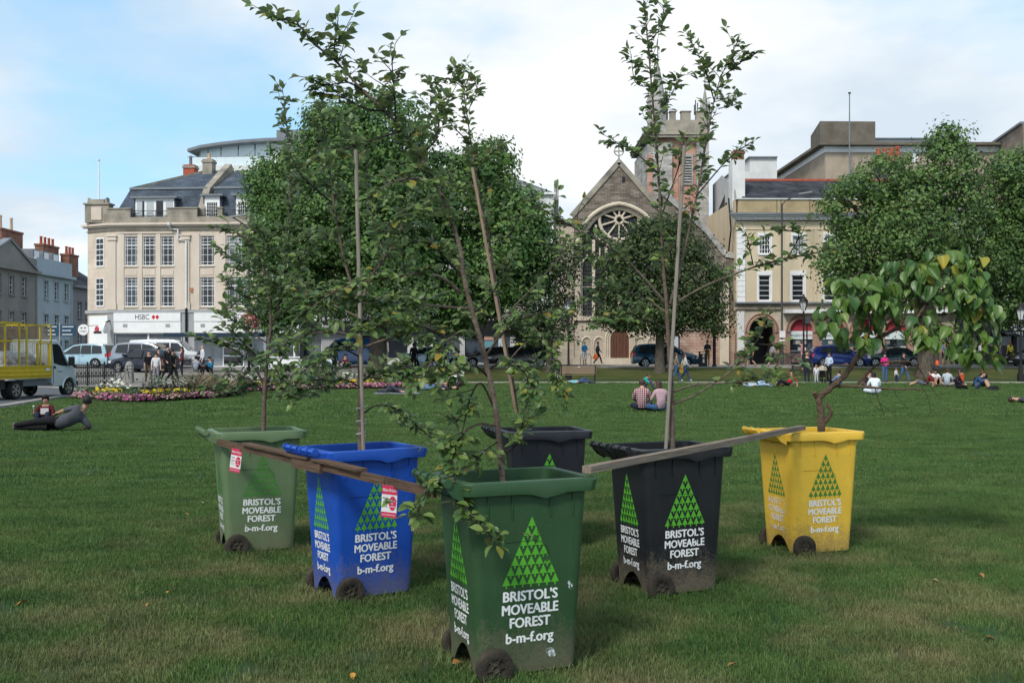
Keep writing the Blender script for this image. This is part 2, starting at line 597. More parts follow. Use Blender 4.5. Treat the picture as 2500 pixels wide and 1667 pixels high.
STONEW = mat('weathered_stone', (0.16, 0.15, 0.125), 0.9, 0.2, col2=(0.38, 0.34, 0.28), scale=0.9, bump=0.2, bscale=6, detail=8)
GREYSTONE = mat('grey_granite', (0.33, 0.34, 0.35), 0.7, 0.3, var=0.08, scale=1.2)
DARKF = mat('dark_fascia', (0.012, 0.014, 0.018), 0.45)
def brickish(name, c1, c2, mort, bw, bh, msize=0.02, squash=1.0, bump=0.3, offs=0.5, vary=0.4):
 """masonry too small in the picture to build piece by piece: colour and fine relief only"""
 m = bpy.data.materials.new(name)
 m.use_nodes = True
 n, l, b = nodes_of(m)
 b.inputs['Roughness'].default_value = 0.9
 b.inputs['Specular IOR Level'].default_value = 0.15
 t = n.new('ShaderNodeTexCoord')
 sp, cb = n.new('ShaderNodeSeparateXYZ'), n.new('ShaderNodeCombineXYZ')
 l.new(t.outputs['Object'], sp.inputs[0])
 ad = n.new('ShaderNodeMath')
 l.new(sp.outputs[0], ad.inputs[0])
 l.new(sp.outputs[1], ad.inputs[1])
 l.new(ad.outputs[0], cb.inputs[0])
 l.new(sp.outputs[2], cb.inputs[1])
 br = n.new('ShaderNodeTexBrick')
 br.offset = offs
 br.inputs['Color1'].default_value, br.inputs['Color2'].default_value, br.inputs['Mortar'].default_value = (*c1, 1), (*c2, 1), (*mort, 1)
 br.inputs['Scale'].default_value = 1.0
 br.inputs['Brick Width'].default_value, br.inputs['Row Height'].default_value, br.inputs['Mortar Size'].default_value = bw, bh, msize
 l.new(cb.outputs[0], br.inputs['Vector'])
 nz = n.new('ShaderNodeTexNoise')
 nz.inputs['Scale'].default_value, nz.inputs['Detail'].default_value = 0.9, 8
 l.new(t.outputs['Object'], nz.inputs['Vector'])
 mr = n.new('ShaderNodeMapRange')
 mr.inputs['From Min'].default_value, mr.inputs['From Max'].default_value = 0.3, 0.7
 mr.inputs['To Min'].default_value, mr.inputs['To Max'].default_value = 1 - vary, 1 + vary
 l.new(nz.outputs[0], mr.inputs[0])
 hs = n.new('ShaderNodeHueSaturation')
 l.new(br.outputs[0], hs.inputs['Color'])
 l.new(mr.outputs[0], hs.inputs['Value'])
 l.new(hs.outputs[0], b.inputs['Base Color'])
 bn = n.new('ShaderNodeBump')
 bn.inputs['Strength'].default_value, bn.inputs['Distance'].default_value = bump, 0.03
 l.new(br.outputs['Fac'], bn.inputs['Height'])
 bn.invert = True
 l.new(bn.outputs[0], b.inputs['Normal'])
 return m
SLATE = brickish('slate', (0.055, 0.072, 0.095), (0.085, 0.105, 0.135), (0.035, 0.045, 0.06), 0.35, 0.16, 0.012, vary=0.3)
SLATED = brickish('dark_slate', (0.028, 0.030, 0.036), (0.052, 0.055, 0.066), (0.018, 0.02, 0.024), 0.35, 0.18, 0.012, vary=0.45)
SLATEM = brickish('mossy_slate', (0.075, 0.095, 0.11), (0.21, 0.22, 0.20), (0.05, 0.06, 0.07), 0.8, 0.17, 0.012, vary=0.4)
RUBBLE = brickish('rubble_stone', (0.14, 0.115, 0.095), (0.27, 0.23, 0.19), (0.10, 0.085, 0.07), 0.5, 0.15, 0.015, vary=0.35)
RUBBLEP = brickish('pink_rubble', (0.34, 0.20, 0.15), (0.42, 0.31, 0.25), (0.22, 0.16, 0.13), 0.55, 0.24, 0.015, vary=0.3)
PINK = brickish('pink_sandstone', (0.40, 0.215, 0.165), (0.46, 0.28, 0.22), (0.30, 0.2, 0.16), 0.7, 0.32, 0.01, vary=0.25)
ASHLAR = brickish('pale_ashlar', (0.45, 0.39, 0.31), (0.52, 0.45, 0.365), (0.36, 0.31, 0.25), 0.9, 0.38, 0.012, vary=0.16)
GREYASH = brickish('grey_ashlar', (0.27, 0.26, 0.245), (0.40, 0.385, 0.36), (0.2, 0.2, 0.19), 0.8, 0.36, 0.012, vary=0.35)
BRICK = brickish('red_brick', (0.19, 0.065, 0.04), (0.27, 0.10, 0.06), (0.24, 0.19, 0.16), 0.24, 0.08, 0.01, vary=0.3)
TERRA = mat('terracotta', (0.36, 0.085, 0.05), 0.8, var=0.2, scale=4)
BUFFPOT = mat('buff_pot', (0.50, 0.36, 0.24), 0.8, var=0.15, scale=4)
BATHA = brickish('bath_stone_blocks', (0.545, 0.465, 0.38), (0.60, 0.52, 0.435), (0.46, 0.385, 0.31), 1.1, 0.42, 0.012, vary=0.14, bump=.15)
BEIGE = brickish('beige_cladding', (0.345, 0.285, 0.225), (0.365, 0.305, 0.24), (0.31, 0.26, 0.21), 1.6, 0.75, 0.012, vary=0.10)
CREAM = mat('cream_stucco', (0.53, 0.445, 0.31), 0.85, 0.2, col2=(0.62, 0.53, 0.39), scale=0.9, detail=9, stretch=(1, 1, .35))
CREAMD = mat('stained_stucco', (0.27, 0.215, 0.13), 0.9, 0.2, col2=(0.44, 0.35, 0.21), scale=0.8, detail=8)
CONC = mat('dark_concrete', (0.105, 0.092, 0.075), 0.95, 0.1, col2=(0.165, 0.145, 0.12), scale=0.8, detail=9)
LEAD = mat('lead_grey', (0.17, 0.19, 0.21), 0.6, var=0.15, scale=1)
BLACKI = mat('black_iron', (0.012, 0.012, 0.013), 0.5)
def holes_wall(x0, x1, z0, z1, holes, depth=0.22, y=0.0, mb=None):
 """front wall face with rectangular openings and their reveals"""
 mb = mb or MB()
 xs = sorted({x0, x1, *[h[0] for h in holes], *[h[1] for h in holes]})
 zs = sorted({z0, z1, *[h[2] for h in holes], *[h[3] for h in holes]})
 xs, zs = [q for q in xs if x0 <= q <= x1], [q for q in zs if z0 <= q <= z1]
 def inside(x, z):
  return any(h[0] < x < h[1] and h[2] < z < h[3] for h in holes)
 for i in range(len(xs) - 1):
  for j in range(len(zs) - 1):
   if not inside((xs[i] + xs[i + 1]) / 2, (zs[j] + zs[j + 1]) / 2):
    mb.add([(xs[i], y, zs[j]), (xs[i + 1], y, zs[j]), (xs[i + 1], y, zs[j + 1]), (xs[i], y, zs[j + 1])], [(0, 1, 2, 3)])
 for a, b, c, d in holes:
  q = [(a, c), (b, c), (b, d), (a, d)]
  for k in range(4):
   (p0, q0), (p1, q1) = q[k], q[(k + 1) % 4]
   mb.add([(p0, y, q0), (p1, y, q1), (p1, y + depth, q1), (p0, y + depth, q0)], [(3, 2, 1, 0)])
 return mb
def block(mb, x0, x1, y0, y1, z0, z1):
 """sides, back and top of a building mass behind a front wall"""
 mb.add([(x0, y0, z0), (x1, y0, z0), (x1, y1, z0), (x0, y1, z0), (x0, y0, z1), (x1, y0, z1), (x1, y1, z1), (x0, y1, z1)],
   [(4, 5, 6, 7), (1, 2, 6, 5), (2, 3, 7, 6), (3, 0, 4, 7)])
 return mb
def window(root, x0, x1, z0, z1, y=0.14, cols=2, rows=(0.33, 0.55, 0.78), fr=0.06, bar=0.028, m=None, g=None, transom=None, sill=None, tm=None):
 w_ = MB()
 t = 0.05
 w_.box(x0, x0 + fr, y - t, y + t, z0, z1).box(x1 - fr, x1, y - t, y + t, z0, z1)
 w_.box(x0 + fr, x1 - fr, y - t, y + t, z0, z0 + fr).box(x0 + fr, x1 - fr, y - t, y + t, z1 - fr, z1)
 H = z1 - z0
 for r_ in rows:
  bb = bar * (2.4 if r_ == transom else 1.0)
  w_.box(x0 + fr, x1 - fr, y - t * .6 - (0.003 if r_ == transom else 0), y + t * .5, z0 + H * r_ - bb / 2, z0 + H * r_ + bb / 2)
 for k in (cols if isinstance(cols, tuple) else [q / cols for q in range(1, cols)]):
  xx = x0 + (x1 - x0) * k
  w_.box(xx - bar / 2, xx + bar / 2, y - t * .57, y + t * .5, z0 + fr, z1 - fr)
 o = w_.build('window', m or WHITE, root)
 MB().box(x0 + fr * .5, x1 - fr * .5, y + t * .2, y + t * .4, z0 + fr * .5, z1 - fr * .5).build('pane', g or WRG.choice(GLASSV), o)
 if sill:
  MB().box(x0 - 0.08, x1 + 0.08, -0.09, y - t, z0 - 0.10, z0 - 0.004).build('sill', sill, o)
 return o
def ppart(root, name, m, fn, smooth=False):
 mb = MB()
 fn(mb)
 return mb.build(name, m, root, smooth)
def chimney(f, u0, u1, v0, v1, Y, m, pots=(), depth=0.8, potm=TERRA, cap=True, under=2.0, capm=None, pr=1.0):
 a, b = f.p(u0, v1, Y), f.p(u1, v0, Y)
 w_ = b.x - a.x
 o = MB().box(a.x, b.x, a.y, a.y + depth, a.z - under, b.z).build('chimney', m, f.root)
 if cap:
  MB().box(a.x - 0.07, b.x + 0.07, a.y - 0.07, a.y + depth + 0.07, b.z - 0.30, b.z - 0.12).build('cap', capm or m, o)
 for k, h in enumerate(pots):
  x = a.x + w_ * (k + 0.5) / len(pots)
  MB().lathe([(0.15 * pr, 0), (0.13 * pr, h * .8), (0.16 * pr, h * .85), (0.15 * pr, h), (0.10 * pr, h), (0.10 * pr, h - .1)], 10, (x, a.y + depth / 2, b.z)).build('chimney_pot', potm, o, True)
 return o
# ---- corner bank building -------------------------------------------------
f = Fac('bank_building', 'corner stone bank building with white fascia, slate mansard roof and flagpole', 'building', 265, 80, -4)
rt = f.root
X = f.x
def Z(v, u=400):
 return f.z(v, u)
zc, zs1 = Z(549), Z(756)
xe = X(866)
cols_u = [(304.6, 336), (348.5, 380.4), (393, 425), (489, 523), (553, 608), (655, 687), (699, 731), (743, 775)]
holes = []
for a, b in cols_u:
 for v0, v1 in ((576.5, 648.5), (677, 748)):
  holes.append((X(a), X(b), Z(v1), Z(v0)))
mb = holes_wall(0, xe, zs1, zc, holes)
block(mb, 0, xe, 0, 14, 0, zc)
# chamfered corner bay at the left
cl = f.p(214, 700, 81.2)
ca = (cl.x, cl.y)
mb.add([(ca[0], ca[1], 0), (0, 0, 0), (0, 0, zc), (ca[0], ca[1], zc)], [(0, 1, 2, 3)])
mb.add([(ca[0], ca[1], 0), (ca[0], ca[1], zc), (ca[0] - 1, 14, zc), (ca[0] - 1, 14, 0)], [(0, 1, 2, 3)])
mb.add([(ca[0], ca[1], zc), (0, 0, zc), (0, 14, zc), (ca[0] - 1, 14, zc)], [(0, 1, 2, 3)])
mb.build('wall', BATHA, rt)
for (a, b, c, d), (ua, ub) in zip(holes, [c for c in cols_u for _ in (0, 1)]):
 wide = ub - ua > 45
 window(rt, a, b, c, d, 0.12, cols=(.10, .36, .5, .64, .9) if wide else (.17, .5, .83), rows=(0.12, 0.36, 0.58, 0.70, 0.80, 0.92) , bar=0.03, fr=0.055, transom=0.70, sill=STONE)
for a, b in ((337, 347.5), (381.5, 392), (284.5, 303), (426.5, 441.5), (464.5, 487), (524.5, 551), (609.5, 626)):
 MB().box(X(a), X(b), -0.05, -0.001, zs1 + .003, Z(570)).build('pier_strip', STONE, rt)
for a, b in cols_u[:5]:
 MB().box(X(a) + .05, X(b) - .05, -0.035, -0.001, Z(672), Z(658)).build('spandrel_panel', STONE, rt)
MB().box(X(284.5), X(441.5), -0.085, -0.001, Z(570) + .003, Z(566)).build('architrave_band', STONE, rt)
# corner bay windows stand on the chamfer
ang = math.atan2(-ca[1], -ca[0])
clen = math.hypot(*ca)
cb = bpy.data.objects.new('corner_bay', None)
COL.objects.link(cb)
cb.parent, cb.location, cb.rotation_euler = rt, (ca[0], ca[1], 0), (0, 0, ang)
for v0, v1 in ((578, 650), (678, 748)):
 o = MB().box(clen * .42, clen * .80, -0.05, 0.02, Z(v1), Z(v0)).build('window_recess', WHITE, cb)
 for k in range(2):
  for j in range(5):
   MB().box(clen * (.45 + .17 * k), clen * (.60 + .17 * k), -0.062, -0.05, Z(v1) + 0.12 + j * .43, Z(v1) + 0.47 + j * .43).build('pane', GLASS, o)
MB().box(clen * .10, clen * .97, -0.05, 0, Z(880), Z(770)).build('corner_panel', WHITE, cb)
MB().box(clen * .40, clen * .85, -0.08, -0.05, 0.0, Z(846)).build('corner_door', GLASSL, cb)
cd = MB()
cd.box(clen * .30, clen * .38, -0.07, -0.05, 0, Z(844)).box(clen * .87, clen * .95, -0.07, -0.05, 0, Z(844)).box(clen * .30, clen * .95, -0.07, -0.05, Z(844), Z(841))
cd.build('door_frame', GREYSTONE, cb)
MB().lathe([(0, -0.09), (0.24, -0.09), (0.24, -0.052)], 16, (clen * .48, 0, Z(803)), 'y').build('cash_machine_logo', flat((0.45, 0.05, 0.08)), cb)
MB().box(clen * .33, clen * .70, -0.09, -0.052, Z(813), Z(808)).build('cash_machine_sign', DARKF, cb)
# pilasters, cornice, parapet
for a, b in ((265, 284), (442, 464), (627, 646), (786, 806)):
 def pil(m_, a=a, b=b):
  m_.box(X(a), X(b), -0.13, -0.002, zs1 + 0.55, Z(586))
  m_.box(X(a) - .05, X(b) + .05, -0.18, -0.001, zs1 + 0.002, zs1 + 0.55)
 po = ppart(rt, 'pilaster', STONE, pil)
 def capi(m_, a=a, b=b):
  m_.box(X(a) - .08, X(b) + .08, -0.21, -0.001, Z(586) + .002, Z(583)).box(X(a) - .03, X(b) + .03, -0.17, -0.001, Z(583), Z(577)).box(X(a) - .10, X(b) + .10, -0.23, -0.001, Z(577), Z(574))
 ppart(po, 'capital', STONE, capi)
def ring_band(name, m, out, za, zb_):
 mb2 = MB()
 mb2.box(-0.02, xe, -out, -0.0015, za, zb_)
 d = Vector((ca[0], ca[1], 0)).normalized()
 nn = Vector((d.y, -d.x, 0))
 if nn.y > 0:
  nn = -nn
 o3 = [Vector((0.0, 0, 0)), Vector((0.0, -out, 0)), Vector((ca[0], ca[1], 0)) + nn * out + d * out * 0.6, Vector((ca[0], ca[1], 0))]
 n0 = Vector((-0.0, 0, 0))
 mb2.loft([[(p.x - .021, p.y + 0.0, za) for p in o3], [(p.x - .021, p.y, zb_) for p in o3]])
 return mb2.build(name, m, rt)
ring_band('cornice', STONE, 0.42, Z(550), Z(545))
ring_band('cornice', STONE, 0.30, Z(553.5), Z(550.2))
ring_band('string_course', STONEW, 0.10, Z(563), Z(561))
ring_band('string_course', GREYSTONE, 0.16, zs1 - 0.25, zs1 - 0.003)
ring_band('parapet_base', STONEW, 0.06, Z(544.8), Z(530))
for a, b in ((262, 319), (409, 482), (531, 543), (627, 700), (786, 806)):
 ppart(rt, 'parapet_block', STONEW, lambda m_: m_.box(X(a), X(b), -0.055, 0.35, Z(529.8), Z(510)).box(X(a) - .06, X(b) + .06, -0.12, 0.42, Z(510) + .001, Z(507)))
for a, b in ((319, 409), (482, 531), (543, 627), (700, 786)):
 xa, xb = X(a) + .05, X(b) - .05
 def rail(m_):
  for zz_ in (Z(526), Z(514)):
   m_.bar((xa, 0.1, zz_), (xb, 0.1, zz_), 0.035, 0.035)
  n_ = max(2, int((xb - xa) / 0.9))
  for k in range(n_ + 1):
   x = xa + (xb - xa) * k / n_
   m_.bar((x, 0.1, Z(529)), (x, 0.1, Z(513)), 0.03, 0.03, (0, 1, 0))
   if k < n_:
    x2 = xa + (xb - xa) * (k + 1) / n_
    m_.bar((x, 0.1, Z(526)), (x2, 0.1, Z(514)), 0.02, 0.02)
    m_.bar((x, 0.1, Z(514)), (x2, 0.1, Z(526)), 0.02, 0.02)
 ppart(rt, 'balcony_railing', BLACKI, rail)
# corner ornament with scrolls, flagpole
A, B = f.p(217, 545, 81), f.p(268, 545, 80.4)
o = MB().box(A.x, B.x, 0.2, 1.0, Z(541), Z(497)).build('corner_pediment', STONEW, rt)
MB().box(A.x - .1, B.x + .1, 0.1, 1.1, Z(497) + .002, Z(493)).box(A.x + .4, B.x - .4, 0.2, 0.9, Z(493) + .002, Z(484)).build('corner_cap', STONEW, o)
for xx, s_ in ((A.x + .15, 1), (B.x - .15, -1)):
 MB().prism([(0, Z(493)), (s_ * .75, Z(493)), (s_ * .45, Z(488)), (s_ * .25, Z(484)), (s_ * .05, Z(479))], 0.3, 0.75, lambda px, py, t: (xx + px, t, py)).build('scroll', STONEW, o)
MB().box(A.x + .55, B.x - .55, 0.12, 0.2, Z(535), Z(503)).build('carved_panel', STONE, o)
fp = f.p(246, 480, 81)
pl_ = MB().tube([(fp.x, 0.6, Z(484)), (fp.x, 0.6, Z(386))], [0.07, 0.05], 8).build('flagpole', WHITE, rt, True)
MB().lathe([(0, 0), (0.13, 0), (0.13, 0.06), (0, 0.06)], 10, (fp.x, 0.6, Z(386))).build('finial', WHITE, pl_)
# mansard roof in two parts either side of the party wall
def roofpart(ul, ur, hip):
 m_ = MB()
 yl, yt, yr = 0.5, 1.7, 6.5
 z0, z1, z2 = Z(530), f.z(461, Y=f.Y(400) + yt), f.z(421, Y=f.Y(400) + yr)
 xl, xr = X(ul), X(ur)
 i1, i2 = (0.9, 5.0) if hip else (0, 0)
 P_ = [(xl, yl, z0), (xr, yl, z0), (xr, yt, z1), (xl + i1, yt, z1), (xr, yr, z2), (xl + i2, yr, z2), (xl, 13.5, z0), (xl + i1, 12.5, z1), (xr, 13.5, z0), (xr, 12.5, z1)]
 m_.add(P_, [(0, 1, 2, 3), (3, 2, 4, 5), (0, 3, 7, 6), (3, 5, 7), (5, 4, 9, 7), (7, 9, 8, 6), (1, 8, 9, 4, 2)])
 o = m_.build('roof', SLATE, rt)
 MB().box(xl + i1 - .05, xr, yt - .12, yt + .06, z1 - .05, z1 + .10).build('roof_flashing', LEAD, o)
 if hip:
  MB().bar((xl + i1, yt, z1 + .02), (xl + i2, yr, z2 + .02), 0.30, 0.22).build('hip_ridge', STONEW, o)
 MB().bar((xl + i2, yr, z2 + .03), (xr, yr, z2 + .03), 0.22, 0.16).build('ridge', LEAD, o)
roofpart(268, 486, True)
roofpart(505, 866, False)
zt = f.z(421, Y=f.Y(490) + 6.5)
MB().loft([[(X(478) + .0, 0.42, Z(528)), (X(478) + .55, 0.42, Z(528)), (X(478) + .55, 0.42, Z(508)), (X(478), 0.42, Z(508))],
   [(X(478), 1.6, Z(528)), (X(478) + .55, 1.6, Z(528)), (X(478) + .55, 1.6, Z(452)), (X(478), 1.6, Z(452))],
   [(X(478), 6.5, Z(528)), (X(478) + .55, 6.5, Z(528)), (X(478) + .55, 6.5, zt + .7), (X(478), 6.5, zt + .7)],
   [(X(478), 13, Z(528)), (X(478) + .55, 13, Z(528)), (X(478) + .55, 13, Z(500)), (X(478), 13, Z(500))]]).build('party_wall', STONEW, rt)
chimney(f, 494, 518, 388, 425, 85.5, STONEW, (0.5, ), 0.9, BUFFPOT)
chimney(f, 447, 475, 402, 419, 87.5, TERRA, (0.8, ), 0.9, LEAD, capm=STONEW)
def dormer(u0, u1, v0, v1, cols, rows, y=0.62, slim=0.0):
 xa, xb, za, zb_ = X(u0), X(u1), Z(v1), Z(v0)
 o = MB().box(xa - .12, xb + .12, y + .02, 3.2, za - .1, zb_).build('dormer', SLATE, rt)
 MB().box(xa - .3, xb + .3, y - .3, 3.3, zb_ + .002, zb_ + .16).build('dormer_roof', LEAD, o)
 m_ = MB().box(xa, xb, y - .06, y + .018, za, zb_ - .002)
 fr_ = m_.build('dormer_window', WHITE, o)
 return xa, xb, za, zb_, fr_, y - .06
xa, xb, za, zb_, fr_, yy = dormer(323, 418, 482, 530, 4, 1)
wq = (xb - xa) / 4
for k in range(4):
 MB().box(xa + wq * k + .12, xa + wq * (k + 1) - .10, yy - .02, yy - .003, za + .15, zb_ - .18).build('pane', GLASS if k in (2,) else mat('curtain_glass', (0.42, 0.45, 0.47), 0.15, 0.5), fr_)
MB().box(xa + wq * .72, xa + wq * .92, yy - .022, yy - .02, za + .15, zb_ - .18).build('pane', GLASS, fr_)
for u0, u1 in ((493, 530), (570, 607), (650, 687)):
 xa, xb, za, zb_, fr_, yy = dormer(u0, u1, 478, 530, 5, 4)
 wq = (xb - xa - .36) / 5
 for k in range(5):
  for j in range(4):
   MB().box(xa + .18 + wq * k + .02, xa + .18 + wq * (k + 1) - .02, yy - .012, yy - .001, za + .12 + j * .27 + .0, za + .36 + j * .27).build('pane', GLASS, fr_)
# drainpipe
def Pp(u, v, y=-0.2):
 return (X(u), y, Z(v))
o = MB().tube([Pp(419, 552, -.5), Pp(419, 560), Pp(437, 562), Pp(437, 587), Pp(457, 590), Pp(457, 753)], 0.085, 8).build('drainpipe', OFFW, rt, True)
MB().tube([Pp(457, 753), Pp(457, 893)], 0.09, 8).build('drainpipe', BLACKI, rt, True)
MB().box(X(416), X(422.5), -.65, -.42, Z(552), Z(545.5)).build('hopper', OFFW, o)
MB().box(X(466), X(472), -.12, -.001, Z(714), Z(703)).build('alarm_box', flat((0.45, 0.16, 0.10)), rt)
# bank shopfront
sg = [(280, 443), (476, 625), (650, 786)]
gh = [(X(a), X(b), 0.55, Z(813)) for a, b in sg]
mb = holes_wall(0, xe, 0, zs1 - .26, gh, 0.35, -0.10)
mb.build('shopfront', GREYSTONE, rt)
for i, (a, b) in enumerate(sg):
 xa, xb = X(a), X(b)
 o = MB().box(xa, xb, -0.17, -0.101, Z(812.6), Z(785)).build('fascia', WHITE, rt)
 s_ = MB().box(xa, xb, -0.21, -0.101, Z(784.6), Z(764)).build('sign_board', WHITE, rt)
 if i < 2:
  tb = fit_text('HSBC', 0.40, 1.12, X(350) if i == 0 else X(574), -0.213, Z(780), 0.004)
  tb.build('lettering', flat((0.02, 0.02, 0.022)), s_, fix=False)
  lx, lz, hw_, hh = X(382) if i == 0 else X(606), Z(774.3), 0.155, 0.20
  red, wht = flat((0.50, 0.02, 0.035)), WHITE
  lg = MB()
  for sx_, sz_ in ((-1, 0), (1, 0), (0, 1), (0, -1)):
   if sx_:
    lg.add([(lx, -.2125, lz), (lx + sx_ * hw_, -.2125, lz + hh), (lx + sx_ * hw_ * 1.0, -.2125, lz - hh)], [(0, 1, 2)])
    lg.add([(lx + sx_ * hw_, -.2125, lz + hh), (lx + sx_ * hw_ * 2, -.2125, lz), (lx + sx_ * hw_, -.2125, lz - hh)], [(0, 1, 2)])
   else:
    pass
  lg.add([(lx - hw_, -.212, lz + hh), (lx + hw_, -.212, lz + hh), (lx, -.212, lz)], [(0, 1, 2)])
  o2 = lg.build('logo', red, s_, fix=False)
  MB().add([(lx - hw_ * .98, -.2135, lz + hh), (lx + hw_ * .98, -.2135, lz + hh), (lx, -.2135, lz + .02)], [(0, 1, 2)]).build('logo_white', wht, o2, fix=False)
 for u_ in ((308, 412) if i == 0 else (497, 600) if i == 1 else (670, )):
  v_ = MB()
  for k in range(4):
   v_.box(X(u_ - 5.5), X(u_ + 5.5), -0.18, -0.165, Z(799) + k * .07, Z(799) + k * .07 + .035)
  v_.build('vent_grille', flat((0.10, 0.10, 0.10)), o)
 n_ = 2
 for k in range(n_):
  x0_, x1_ = xa + (xb - xa) * k / n_, xa + (xb - xa) * (k + 1) / n_
  window(rt, x0_, x1_, 0.55, Z(813), 0.12, 1, (), 0.07, m=WHITE, g=GLASSL)
wx = MB().box(X(366), X(396), 0.10, 0.135, Z(848), Z(834)).build('welcome_poster', flat((0.16, 0.42, 0.38)), rt)
tb = text_mb('Welcome', 0.16)
tb.v = [(q[0] + X(379), 0.097, q[2] + Z(842)) for q in tb.v]
tb.build('lettering', flat((0.03, 0.10, 0.12)), wx, fix=False)
o = MB().lathe([(0, -0.06), (0.42, -0.06), (0.42, 0.06), (0, 0.06)], 24, (0, 0, 0), 'y').build('round_sign', WHITE, rt, True)
q = f.p(204, 805, 78.5)
o.location = q
MB().bar((0.35, 0.02, 0.3), (1.0, 0.4, 0.35), 0.04, 0.04).build('sign_bracket', BLACKI, o)
tb = text_mb('HSBC', 0.17)
tb.v = [(q_[0], -0.064, q_[2] - .2) for q_ in tb.v]
tb.build('lettering', flat((0.05, 0.05, 0.05)), o, fix=False)
lg = MB()
for sx_ in (-1, 1):
 lg.add([(sx_ * .03, -.064, .14), (sx_ * .13, -.064, .22), (sx_ * .13, -.064, .06)], [(0, 1, 2)]).add([(sx_ * .14, -.064, .22), (sx_ * .25, -.064, .14), (sx_ * .14, -.064, .06)], [(0, 1, 2)])
lg.build('logo', flat((0.1, 0.1, 0.1)), o, fix=False)
o = MB().lathe([(0, -0.07), (0.42, -0.07), (0.42, 0.07), (0, 0.07)], 24, (0, 0, 0), 'x').build('projecting_sign', WHITE, rt, True)
o.location = (X(269), -0.75, Z(801))
MB().bar((0, 0, 0.42), (0, .75, 0.62), 0.07, 0.10).build('sign_bracket', BLACKI, o)
# ---- glass-topped modern block behind the bank ----------------------------
f = Fac('modern_block', 'modern block with curved grey roof and glass top storey behind the bank', 'building', 470, 104, -4, 0)
rt = f.root
g = lambda u, v, y=0.0: Vector((f.x(u), y, f.z(v, u)))
top = [(468, 369), (500, 360), (545, 353), (600, 347), (660, 343), (705, 342)]
MB().loft([[(f.x(u), -1.2, f.z(v + 7, u)), (f.x(u), -1.2, f.z(v, u)), (f.x(u), 9, f.z(v, u) + .2), (f.x(u), 9, f.z(v + 7, u))] for u, v in top]).build('curved_roof', LEAD, rt)
MB().box(f.x(632), f.x(760), 1, 9, f.z(345, 660), f.z(332, 660)).build('plant_room', LEAD, rt)
MB().box(f.x(675), f.x(800), 0, 9, f.z(345, 660), f.z(318, 660)).build('plant_room', LEAD, rt)
SKYGL = mat('pale_glass', (0.60, 0.70, 0.74), 0.08, 0.6)
for a, b, vt in ((490, 508, 366), (510, 540, 361), (541, 582, 357), (583, 623, 354), (624, 662, 351)):
 MB().box(f.x(a), f.x(b) - .08, 0.0, 0.05, f.z(383, a), f.z(vt, a)).build('glazing_panel', SKYGL, rt)
 MB().box(f.x(a), f.x(b) - .08, 0.0, 0.05, f.z(412, a), f.z(385, a)).build('glazing_panel', SKYGL, rt)
MB().box(f.x(486), f.x(665), 0.06, 8.5, f.z(420, 500), f.z(366, 500)).build('wall', GREYSTONE, rt)
MB().box(f.x(475), f.x(900), -2.2, 9, 0.0, f.z(415, 500)).build('wall', OFFW, rt)
MB().box(f.x(663), f.x(900), -0.3, 9, f.z(415, 500) + .01, f.z(352, 665)).build('wall', OFFW, rt)
o = MB().bar((f.x(476), -2.0, f.z(393, 480)), (f.x(660), -2.0, f.z(393, 480)), 0.06, 0.06).build('balustrade', LEAD, rt)
for k in range(8):
 a = 480 + k * 22
 MB().box(f.x(a), f.x(a + 21.4), -2.02, -1.99, f.z(414, 480), f.z(394, 480)).build('glass_panel', SKYGL, o)
# ---- white slate-roofed building in the middle ----------------------------
f = Fac('white_building', 'white building with mossy slate hipped roof above dark shopfronts', 'building', 872, 80.5, -2)
rt = f.root
X = f.x
Z = lambda v, u=1250: f.z(v, u)
wu = [(905 + 62 * k, 934 + 62 * k) for k in range(7)]
holes = [(X(a), X(b), Z(v1), Z(v0)) for a, b in wu for v0, v1 in ((492, 545), (575, 640), (668, 738))]
mb = holes_wall(X(867), X(1352), Z(775), Z(470), holes)
block(mb, X(867), X(1352), 0, 12, 0, Z(470))
mb.build('wall', OFFW, rt)
for h in holes:
 window(rt, *h, y=0.12, cols=3, rows=(0.25, 0.5, 0.75), transom=0.5, sill=OFFW)
MB().box(X(867), X(1356), -0.25, -0.002, Z(476), Z(471)).build('cornice', WHITE, rt)
MB().box(X(867), X(1352), -0.12, -0.002, Z(560), Z(555)).build('string_course', WHITE, rt)
zr, yr = f.z(414, Y=f.Y(1250) + 5), 5.0
xa, xb = X(867), X(1352)
MB().add([(xa, .1, Z(470)), (xb, .1, Z(470)), (xb - 5, yr, zr), (xa + 4, yr, zr), (xb, 11, Z(470)), (xa, 11, Z(470))],
   [(0, 1, 2, 3), (1, 4, 2), (2, 4, 5, 3), (5, 0, 3)]).build('roof', SLATEM, rt)
chimney(f, 1353, 1364, 440, 520, 81.2, GREYASH, (), 2.4, cap=False)
# the low cream wing between it and the church
MB().box(X(1352) + .01, X(1402), 0.5, 9, 0, Z(545)).box(X(1352) + .01, X(1402), 0.3, 9, Z(545) + .002, Z(540)).build('side_wing', ASHLAR, rt)
gh = [(X(a), X(b), 0.5, Z(820)) for a, b in ((880, 995), (1010, 1120), (1135, 1245), (1258, 1342))]
holes_wall(X(867), X(1352), 0, Z(775) - .002, gh, 0.3, -0.06).build('shopfront', mat('white_shopfront', (0.55, 0.55, 0.54), 0.7, var=0.1, scale=1), rt)
for h in gh:
 window(rt, *h, y=0.1, cols=2, rows=(0.78, ), m=DARKF, g=GLASS)
for i, (a, b) in enumerate(((872, 1002), (1004, 1127), (1129, 1250), (1252, 1350))):
 o = MB().box(X(a), X(b), -0.22, -0.065, Z(818), Z(782)).build('fascia', DARKF, rt)
